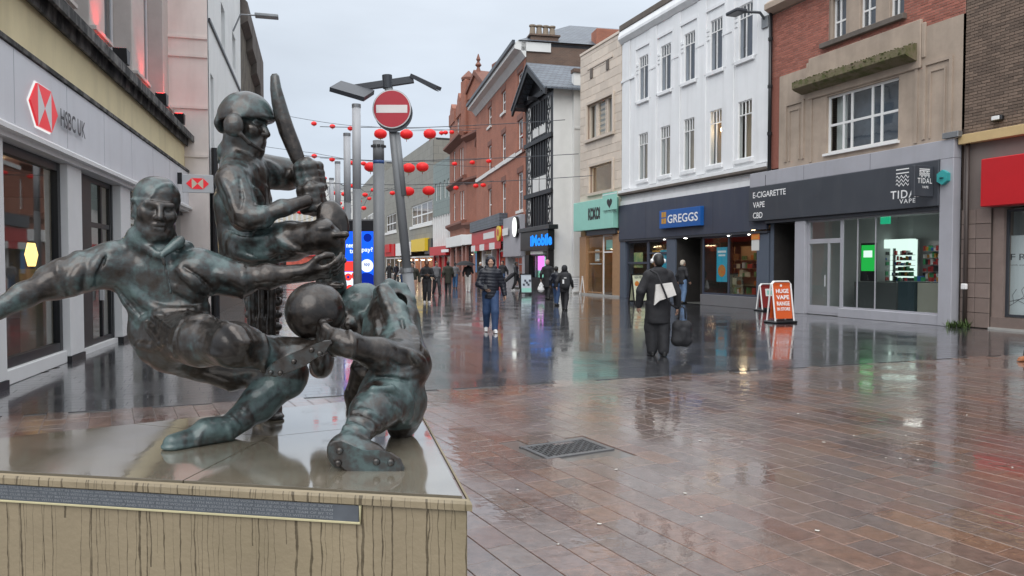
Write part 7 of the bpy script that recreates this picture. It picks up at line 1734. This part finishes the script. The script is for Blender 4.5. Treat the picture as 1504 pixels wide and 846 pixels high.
for (d, _, pts, e0, e1, lab, nm) in strings:
    wp = [P(*e0, d)] + [Vector((X(px, d), d, yz(py, d)+LR*1.05)) for px, py in sorted(pts)] + [P(*e1, d)]
    wp.sort(key=lambda p: p.x); fine = []
    for a, b in zip(wp, wp[1:]):
        for k in range(4): t = k/4; q = a.lerp(b, t); q.z -= .10*(b-a).length*t*(1-t)*.2; fine.append(q)
    fine.append(wp[-1]); w_ = MB().tube([q-wp[0] for q in fine], .012 if d < 40 else .018, 5).build('lantern_wire', M['dark_metal']); w_.location = wp[0]
    tag(w_, 'thin dark wire carrying the %s row of red lanterns' % nm, 'wire', 'wires with lanterns across the street')
    if LR not in protos: protos[LR] = lantern_proto(LR); first = True
    else: first = False
    for i, (px, py) in enumerate(sorted(pts)):
        o = protos[LR] if first and i == 0 else copy_tree(protos[LR])
        o.location = (X(px, d), d, yz(py, d)); o.rotation_euler = (0, 0, i*.7)
        od = ('leftmost', 'second from the left', 'third from the left', 'fourth from the left', 'fifth from the left', 'sixth from the left', 'rightmost')
        n_ = len(pts); w = 'leftmost' if i == 0 else 'rightmost' if i == n_-1 else od[i]
        tag(o, '%s, %s of its wire' % (lab, w), 'lantern', 'red lanterns strung across the street')

# pavement boards
def aboard(px, py, w, h, rz, frame, panel, label, lean=.2, legs=True, art=None, board_mat=None, tub=False):
    g = G(px, py); t = empty('pavement_sign', (g.x, g.y, 0), rz, label=label, cat='pavement sign')
    def plane(s): return lambda x, z, o=0.: (x, s*(lean*(1-z/h)) + o*s, z)
    if tub:
        f = [(-w/2,-lean,0.02),(-w/2,0,h-.07),(-w/2+.07,0,h),(w/2-.07,0,h),(w/2,0,h-.07),(w/2,-lean,.02)]
        MB().tube(f, .022, 8).build('frame', frame, t); MB().tube([(p[0], -p[1]+.05, p[2]) for p in f], .022, 8).build('frame', frame, t); MB().bbox(-w/2-.06, w/2+.06, -lean-.1, lean+.15, 0, .06, .03).build('foot', M['black'], t)
    for s in (-1, 1):
        q = plane(s); m = MB()
        if not tub:
            for (x0, x1, z0, z1) in ((-w/2,-w/2+.05,0,h),(w/2-.05,w/2,0,h),(-w/2+.05,w/2-.05,h-.05,h),(-w/2+.05,w/2-.05,.1,.16)):
                m.v += [q(x0,z0),q(x1,z0),q(x1,z1),q(x0,z1),q(x0,z0,-.03),q(x1,z0,-.03),q(x1,z1,-.03),q(x0,z1,-.03)]; n = len(m.v)-8
                for f in ((0,1,2,3),(7,6,5,4),(0,4,5,1),(1,5,6,2),(2,6,7,3),(3,7,4,0)): m.f.append(tuple(n+i for i in f)); m.m.append(0)
            m.build('frame', frame, t)
        z0 = .16 if not tub else .12; e = .05 if not tub else .03
        m = MB(); c = [q(-w/2+e,z0,-.012), q(w/2-e,z0,-.012), q(w/2-e,h-e,-.012), q(-w/2+e,h-e,-.012)]; m.quad(*c); c2 = [q(-w/2+e,z0,-.02), q(w/2-e,z0,-.02), q(w/2-e,h-e,-.02), q(-w/2+e,h-e,-.02)]; m.quad(*c2[::-1])
        p = m.build('panel', panel, t)
        if s == -1 and art: art(t, q, w, h)
    return t
tl = math.atan(.2/1.1)
def art_orange(t, q, w, h):
    for i, (s_, z) in enumerate((('HUGE', .72), ('VAPE', .57), ('RANGE', .42), ('IN STORE', .30))):
        x = -w*.34; p = q(x, z*h/1.0, .004); o = text(t, s_, p, w*.68, .115 if i < 3 else .09, M['lettering_white'], (PI/2-tl, 0, 0), depth=0., bold=.03)
    p = q(-.03, .90*h, .004); disc('emblem', .035, -.004, 0, M['lettering_white'], t, 12).location = p
aboard(1147, 474, .60, 1.12, R(18), M['white_paint'], mk('orange_panel', (.66,.11,.025), .4, .06), 'orange pavement sign in a white tube frame on a black foot', .16, art=art_orange, tub=True)
def art_red(t, q, w, h):
    m = MB(); m.quad(q(-w*.2,h*.55,.004), q(w*.3,h*.55,.004), q(w*.3,h*.82,.004), q(-w*.2,h*.82,.004)); m.build('picture', M['white_paint'], t); m = MB(); m.quad(q(-w*.1,h*.60,.006), q(w*.25,h*.60,.006), q(w*.25,h*.76,.006), q(-w*.1,h*.76,.006)); m.build('picture', M['mint'], t)
aboard(1127, 456.5, .62, .92, R(20), M['white_paint'], mk('dark_red_panel', (.24,.03,.03), .4, .1), 'dark red pavement sign with a white foot behind the orange one', .14, art=art_red, tub=True)
def art_bak(t, q, w, h):
    for (x, z, r_, mt) in ((-.1,.68,.10,M['poster_food']),(.1,.58,.09,M['poster_green']),(-.05,.42,.11,M['poster_food']),(.08,.30,.08,M['poster_green'])):
        disc('picture', r_, -.004, 0, mt, t, 14).location = q(x*w*2, z*h, .006)
    p = q(-w*.3, h*.84, .004); text(t, 'NEW MENU', p, w*.6, .10, M['grey_fascia'], (PI/2-tl, 0, 0), depth=0.)
aboard(938, 447, .72, 1.22, R(25), M['black'], mk('pale_yellow_panel', (.60,.62,.45), .5, .12, 6), 'black framed pavement sign with food pictures outside the bakery door', .22, art=art_bak)
def art_ph(t, q, w, h):
    m = MB(); m.quad(q(-w*.4,h*.16,.003), q(w*.4,h*.16,.003), q(w*.4,h*.34,.003), q(-w*.4,h*.34,.003)); m.build('picture', M['mint'], t)
    for k in range(5): m = MB(); x = -w*.3+k*w*.13; z = h*(.45+.09*((k*2) % 3)); m.quad(q(x,z,.004), q(x+w*.18,z,.004), q(x+w*.18,z+h*.10,.004), q(x,z+h*.10,.004)); m.build('picture', M['grey_fascia'], t)
aboard(772.5, 434, .62, 1.12, R(10), M['black'], mk('pale_blue_panel', (.50,.56,.62), .5, .1, 6), 'black framed pavement sign with a pale poster beside the phone shop', .2, art=art_ph)
def art_wh(t, q, w, h):
    for k in range(4): z = h*(.38+.13*k); m = MB(); m.quad(q(-w*.3,z,.004), q(w*(.1+.06*k),z,.004), q(w*(.1+.06*k),z+.03,.004), q(-w*.3,z+.03,.004)); m.build('print', M['lilac_grey'], t)
aboard(845, 431, .60, .95, R(28), M['white_paint'], M['poster_white'], 'white pavement board against the white flank wall', .18, art=art_wh)
aboard(861, 432.5, .58, .98, R(34), M['white_paint'], M['poster_white'], 'white pavement board beside the tan shop pier', .22, art=art_wh)

# ------------------------------------------------------------------ people
def cloth(name, c, rough=.75, bump=.3): return mk(name, c, rough, .18, 7, bump, 28)
SK_ = {'pale': mk('skin_light', (.42,.25,.18), .55, .06), 'brown': mk('skin_brown', (.16,.085,.055), .5, .06)}
C_ = {'black': cloth('black_cloth', (.016,.016,.019)), 'navy': cloth('navy_nylon', (.011,.013,.022), .42), 'denim': cloth('dark_denim', (.028,.062,.145)), 'lightdenim': cloth('light_denim', (.12,.20,.34)), 'charcoal': cloth('charcoal_cloth', (.025,.026,.03)),
      'cream': cloth('cream_cloth', (.50,.44,.36)), 'white': cloth('white_cloth', (.62,.60,.57)), 'grey': cloth('grey_cloth', (.16,.16,.17)), 'olive': cloth('olive_cloth', (.035,.036,.026)), 'pink': cloth('pink_cloth', (.42,.22,.22)), 'shoe_w': mk('white_shoe', (.66,.66,.66), .5, .06), 'shoe_b': mk('black_shoe', (.012,.012,.012), .4, .1), 'tan': cloth('tan_leather', (.30,.11,.04), .5), 'blue': cloth('blue_cloth', (.03,.10,.22)),
      'hair': mk('dark_hair', (.012,.010,.009), .5, .2), 'bare': SK_['pale']}
def person(label, px, py, face=0., k=1.0, stride=.0, jacket='black', trousers='black', shoes='shoe_b', skin='pale', hair='hair', hood=None, hem=.82, bulk=1., arms=None, h=.016, quilt=False, baggy=1.22, lean=0., d=None, group='people walking in the street', look=(0,-1,0), beanie=None, legs='trousers', lift=0.):
    g = G(px, py) if d is None else Vector((X(px, d), d, 0))
    t = empty('person', (g.x, g.y, 0), face, label=label, cat='person', group=group)
    K = lambda x, y, z: _v((x*k, (y - lean*z)*k, z*k))
    hf = .004 if False else h
    A = arms or {}
    def arm(s): sw = s*stride*.42; e = A.get(s, ((.265*s, .05+sw*.6, 1.13), (.28*s, -.05+sw*1.25, .90+abs(sw)*.15), (0,-.15,-1))); return e
    s2 = stride/2
    ank = {1: (.085, -s2, .085), -1: (-.085, s2, .085+lift)}; knee = {1: (.09, -s2*.62-.04, .49), -1: (-.09, s2*.30-.03, .48)}
    # body: one skin from head to feet
    b = SDF(); b.cone(K(0,.01,1.42), K(0,-.005,1.54), .058*k, .052*k, .03); head(b, K(0,-.015,1.635), look, (0,0,1), k*.98)
    b.cone(K(0,.01,1.02), K(0,.015,1.33), .115*k, .125*k, .05, flat=((0,1,0), 1.3)); b.cone(K(-.14,.01,1.39), K(.14,.01,1.39), .055*k, .055*k, .05); b.cone(K(-.07,0,.93), K(.07,0,.93), .10*k, .10*k, .05)
    for s in (1, -1):
        e, w, n = arm(s); b.cone(K(.18*s,.01,1.38), K(*e), .050*k, .040*k, .03); b.cone(K(*e), K(*w), .038*k, .028*k, .02)
        dv = _v(w)-_v(e); hand(b, K(*w), dv, (-.8*s, -.2, .1) if abs(dv[2]) > .1 else (0,0,1) if s < 0 else (-s,0,0), k*1.0, (.45,.5,.45), s if abs(dv[2]) > .1 else 1, rr=max(.0085, h*.62), kk=.004)
        b.cone(K(.09*s,0,.90), K(*knee[s]), .075*k, .052*k, .04); b.cone(K(*knee[s]), K(*ank[s]), .050*k, .036*k, .03); b.cone(K(ank[s][0],ank[s][1]+.03,ank[s][2]-.04), K(ank[s][0],ank[s][1]-.12,.035), .034*k, .03*k, .03)
    b.build('body', h, SK_[skin], t)
    j = SDF(); B_ = bulk
    j.cone(K(0,.01,hem+.06), K(0,.01,1.10), .155*k*B_, .150*k*B_, .05, flat=((0,1,0), 1.25)); j.cone(K(0,.01,1.10), K(0,.02,1.34), .150*k*B_, .155*k*B_, .05, flat=((0,1,0), 1.28)); j.cone(K(-.145,.012,1.39), K(.145,.012,1.39), .072*k*B_, .072*k*B_, .06); j.cone(K(0,.015,1.44), K(0,.0,1.50), .078*k, .070*k, .03)
    for s in (1, -1):
        e, w, n = arm(s); w_ = _v(e)+(_v(w)-_v(e))*.93
        j.cone(K(.18*s,.01,1.375), K(*e), .072*k*B_, .060*k*B_, .05); j.cone(K(*e), K(*w_), .060*k*B_, .046*k*B_, .03)
    if hood == 'up':
        j.ell(K(0,.015,1.645), (.118*k,.125*k,.145*k), .03); c = K(0,-.125,1.625); j.ell(c, (.078*k,.075*k,.108*k), .015, None, 1); j.cone(K(-.09,-.02,1.50), K(.09,-.02,1.50), .055*k, .055*k, .04)
    elif hood == 'down': j.ell(K(0,.115,1.46), (.12*k,.065*k,.075*k), .04)
    j.ell(K(0,0,hem-.55), (.75*k,.75*k,.55*k), .012, None, 1)
    if quilt: j.disp = lambda Pp: (-.0075*np.abs(np.sin(Pp[:,2]*PI/(.075*k)+.4*np.sin(Pp[:,0]*9)))+.003).astype(np.float32)
    else: j.disp = lambda Pp: (.010*(vnoise(Pp*11+5)-.5)).astype(np.float32)
    j.build('jacket', h, C_[jacket], t)
    q = SDF(); q.cone(K(-.075,.0,.93), K(.075,.0,.93), .118*k, .118*k, .05)
    for s in (1, -1):
        bg = baggy; a2 = ank[s]
        q.cone(K(.085*s,0,.90), K(*knee[s]), .098*k*bg**.5, .072*k*bg, .035); q.cone(K(*knee[s]), K(a2[0],a2[1],a2[2]+.02), .071*k*bg, .054*k*bg, .025)
    q.disp = lambda Pp: (.012*(vnoise(Pp*13+9)-.5)).astype(np.float32)
    q.build('trousers', h, C_[trousers], t)
    for s in (1, -1):
        a2 = ank[s]; f = SDF(); z0 = a2[2]-.085
        f.cone(K(a2[0],a2[1]+.045,.052+z0), K(a2[0]+.015*s,a2[1]-.13,.042+z0*.3), .047*k, .040*k, .02); f.cone(K(a2[0],a2[1]+.03,.09+z0), K(a2[0],a2[1]-.02,.085+z0), .045*k, .042*k, .03); f.cone(K(a2[0],a2[1]+.05,.018+z0), K(a2[0]+.015*s,a2[1]-.15,.018+z0*.3), .046*k, .042*k, .006, flat=((0,0,1), 2.6))
        f.build('shoe', min(h, .013), C_[shoes], t)
    if hood != 'up':
        hr = SDF(); cm = C_[beanie] if beanie else C_[hair]; o = 1.12 if beanie else 1.06
        hr.ell(K(0,.012,1.675), (.084*k*o,.098*k*o,.090*k*o), .02); hr.ell(K(0,.055,1.625), (.078*k*o,.065*k*o,.085*k*o), .02); hr.ell(K(0,-.12,1.60), (.075*k,.085*k,.085*k), .012, None, 1)
        hr.build('beanie' if beanie else 'hair', min(h, .014), cm, t)
    return t
PH = {-1: ((-.27,-.02,1.12), (-.12,-.26,1.06), 0)}
p1_ = person('person in a hooded dark puffer jacket and blue jeans walking towards us with a phone', 720.5, 488, R(6), 1.0, .42, 'navy', 'denim', 'shoe_w', 'pale', hood='up', hem=.80, bulk=1.24, baggy=1.3, arms={-1: ((-.28,-.02,1.12), (-.14,-.24,1.02), 0), 1: ((.29,.05,1.12), (.33,-.01,.87), 0)}, h=.0115, quilt=True, lift=.03)
w_ = p1_.location + Vector((-.10, -.33, 1.06)); ph = empty('phone', w_, R(20), label='small dark phone held by the person in the puffer jacket', cat='phone'); MB().bbox(-.037,.037,-.005,.005,-.06,.07,.003).build('case', M['black'], ph, rot=(R(-35),0,0)); MB().box(-.033,.033,.0055,.0065,-.055,.065).build('screen', M['dark_metal'], ph, rot=(R(-35),0,0))
p2_ = person('person all in black with white headphones walking away carrying a black case', 966, 523, R(186), 1.0, .12, 'black', 'black', 'shoe_b', 'pale', hood='down', hem=.58, bulk=1.28, baggy=1.75, arms={-1: ((-.32,.02,1.10), (-.36,-.04,.84), 0), 1: ((.31,.02,1.12), (.32,-.08,.86), 0)}, h=.0115, group='people walking in the street')
bpy.context.view_layer.update()
hp = empty('headphones', p2_.location + Vector((0, .015, 1.645)), R(186), label='white over ear headphones on the person in black', cat='headphones')
m = MB().tube([(.098*math.sin(a), 0, .118*math.cos(a)) for a in [R(-95+19*i) for i in range(11)]], .013, 8); m.build('band', M['white_paint'], hp, True)
for s in (-1, 1): MB().lathe([(.001,-.02),(.036,-.02),(.042,0),(.036,.02),(.001,.02)], 16).build('ear_cup', M['white_paint'], hp, True, loc=(s*.108, 0, -.01), rot=(0, PI/2, 0))
bb = empty('shoulder_bag', p2_.location + Vector((.06, -.255, 1.12)), R(0), label='white canvas shoulder bag slung on the back of the person in black', cat='bag')
MB().prism([(-.20,-.13),(.23,-.20) if False else (.17,-.10),(.15,.12),(-.12,.15)], -.045, .03).build('pouch', C_['white'], bb, rot=(0, R(-14), 0)); MB().prism([(-.21,-.20),(-.09,-.12),(-.10,.02),(-.16,.02)], -.05, .02).build('flap', C_['white'], bb, rot=(0, R(-8), 0))
MB().tube([(-.24,.02,.36),(-.14,-.05,.30),(-.05,-.075,.08),(.02,-.075,-.10),(.10,-.05,-.22),(.22,.05,-.28)], .017, 6).build('strap', C_['black'], bb, True)
cs = empty('round_case', p2_.location + Vector((.40, -.06, .42)), R(10), label='large black soft case with rounded corners hanging beside the person in black', cat='case')
cz_ = SDF(); cz_.chain([(-.085,0,-.14),(.075,0,-.15),(.085,0,.10),(-.075,0,.11),(-.085,0,-.14)], [.10,.10,.09,.09,.10], .03, flat=((0,1,0),1.1)); cz_.cone((0,-.07,-.11),(0,-.07,.02),.07,.07,.02,flat=((0,1,0),1.6)); cz_.disp = lambda Pp: (.012*(vnoise(Pp*14)-.5)).astype(np.float32); cz_.build('shell', .012, C_['black'], cs); MB().tube([(-.06,0,.22),(-.05,0,.40),(.0,0,.44),(.05,0,.40),(.06,0,.22)], .014, 6).build('handle', C_['black'], cs, True); MB().tube([(-.16,-.02,.1),(0,-.03,.16),(.16,-.02,.1)], .008, 5).build('zip', M['dark_metal'], cs)
person('person in a black jacket and pale jeans at the bakery entrance', 1003, 442, R(120), d=29.9, k=1.0, stride=.10, jacket='black', trousers='lightdenim', shoes='shoe_b', skin='pale', beanie='cream', hem=.80, bulk=1.15, h=.017)
p4_ = person('person in a long black coat with a white carrier bag by the phone shop', 804, 440, R(160), 1.02, .25, 'black', 'black', 'shoe_b', 'pale', beanie='pink', hem=.55, bulk=1.12, h=.017, arms={-1: ((-.28,.03,1.12), (-.31,-.02,.86), 0)})
cb = empty('carrier_bag', p4_.location + Vector((-.30, -.12, .58)), 0, label='white plastic carrier bag held by the person in the long coat', cat='bag'); s_ = SDF(); s_.cone((0,0,-.12), (0,0,.10), .15, .09, .05, flat=((0,1,0), 1.6)); s_.disp = lambda Pp: (.03*(vnoise(Pp*16)-.5)).astype(np.float32); s_.build('sack', .014, mk('thin_plastic', (.66,.66,.66), .4, .05), cb); MB().tube([(-.05,0,.12),(0,0,.28),(.05,0,.12)], .01, 5).build('handle', C_['white'], cb)
p5_ = person('short person in a black hooded coat with a backpack stepping away', 829, 456, R(165), .88, .40, 'black', 'black', 'shoe_b', 'pale', hood='up', hem=.72, bulk=1.15, h=.015)
bk = empty('backpack', p5_.location + Vector((.02, -.20, 1.05)), R(-12), label='black backpack with white patches on the short hooded person', cat='backpack'); s_ = SDF(); s_.cone((0,0,-.14), (0,0,.14), .17, .14, .04, flat=((0,1,0), 1.7)); s_.build('pack', .013, C_['charcoal'], bk); MB().bbox(-.09,-.03,-.125,-.112,-.12,.02,.004).build('patch', M['white_paint'], bk); MB().bbox(-.04,.05,-.125,-.112,.06,.09,.004).build('patch', M['white_paint'], bk)
person('person in dark clothes partly behind the hooded person with the backpack', 817, 449, R(150), .86, .2, 'navy', 'denim', 'shoe_b', 'brown', hem=.78, h=.017)
p6_ = person('person in black carrying a folded black umbrella in front of the grey shop', 758.5, 427, R(70), 1.0, .45, 'black', 'black', 'shoe_w', 'brown', h=.02)
um = empty('folded_umbrella', p6_.location + Vector((-.55, -.15, .85)), 0, label='black folded umbrella pointing down from the person by the grey shop', cat='umbrella'); MB().tube([(.45,0,.25),(.30,0,.12),(-.25,0,-.38),(-.36,0,-.50)], [.03,.13,.08,.01], 10).build('cloth', C_['black'], um, True); MB().tube([(.45,0,.25),(.55,0,.34)], .012, 6).build('handle', C_['black'], um)
p7_ = person('person in white trousers walking away under a black umbrella', 687.5, 429, R(175), 1.0, .18, 'black', 'white', 'shoe_w', 'pale', hem=.88, h=.019, arms={-1: ((-.26,-.10,1.12), (-.14,-.26,1.28), 0)})
um = empty('open_umbrella', p7_.location + Vector((-.16, 0, 1.50)), 0, label='open black umbrella over the person in white trousers', cat='umbrella'); m = MB(); n = 16
prof = [(.02,.30),(.25,.27),(.45,.18),(.60,.04)]
for (r_, z) in prof: m.v += [(r_*(1 if k % 2 == 0 else .965)*math.cos(2*PI*k/n), r_*(1 if k % 2 == 0 else .965)*math.sin(2*PI*k/n), z) for k in range(n)]
m.f = [(i*n+k, i*n+(k+1) % n, (i+1)*n+(k+1) % n, (i+1)*n+k) for i in range(3) for k in range(n)]; m.m = [0]*len(m.f); m.build('canopy', C_['black'], um); MB().tube([(0,0,.34),(0,0,-.30)], .012, 6).build('shaft', M['steel'], um)
for k in range(8): a = 2*PI*k*2/n; MB().tube([(0,0,.27),(.44*math.cos(a),.44*math.sin(a),.165),(.59*math.cos(a),.59*math.sin(a),.035)], .006, 4).build('rib', M['steel'], um)
person('person in a bulky dark coat standing left of the open umbrella', 658, 432, R(190), 1.0, .30, 'olive', 'charcoal', 'shoe_b', 'pale', hem=.58, bulk=1.25, h=.02)
person('person in a grey top and blue trousers behind the bulky coat', 668.5, 424, R(185), .98, .3, 'grey', 'blue', 'shoe_b', 'pale', h=.022)
person('person in black with white trainers looking down at a phone', 627, 445, R(10), 1.0, .16, 'black', 'charcoal', 'shoe_w', 'brown', hood='down', h=.0165, arms={-1: ((-.26,-.04,1.12), (-.09,-.26,1.14), 0), 1: ((.26,-.04,1.12), (.09,-.26,1.14), 0)}, look=(0,-1,-.35))
person('person in dark clothes close behind the one with white trainers', 641, 434, R(25), 1.0, .5, 'grey', 'charcoal', 'shoe_b', 'pale', hem=.75, h=.02)
person('person in a dark olive coat with bare legs beside the leaning column', 606, 446.5, R(-8), .97, .20, 'olive', 'bare', 'shoe_w', 'pale', hem=.52, bulk=1.12, h=.0165)
person('person in black on the right of the far left pair', 582, 417, R(30), .98, .45, 'navy', 'charcoal', 'shoe_b', 'pale', h=.022); person('person in black on the left of the far left pair', 572, 417, R(-10), 1.0, .2, 'black', 'black', 'shoe_b', 'pale', h=.022)
person('person in dark clothes half hidden behind the leaning column', 592, 424, R(-20), .96, .4, 'grey', 'denim', 'shoe_b', 'pale', h=.022)
person('person with a white cap behind the puffer jacket on the left', 706, 421, R(30), 1.0, .4, 'charcoal', 'black', 'shoe_b', 'pale', beanie='white', h=.022)
person('person in dark clothes behind the puffer jacket on the right', 738, 425, R(-30), 1.04, .4, 'charcoal', 'denim', 'shoe_b', 'pale', h=.022, bulk=1.2)
person('person stepping in from the right edge in a tan and white shoe', 1534, 530, R(-90), 1.0, .66, arms={-1: ((-.25,.08,1.12), (-.24,.10,.88), 0), 1: ((.25,.08,1.12), (.24,.10,.88), 0)}, jacket='navy', trousers='charcoal', shoes='tan', skin='pale', h=.014)
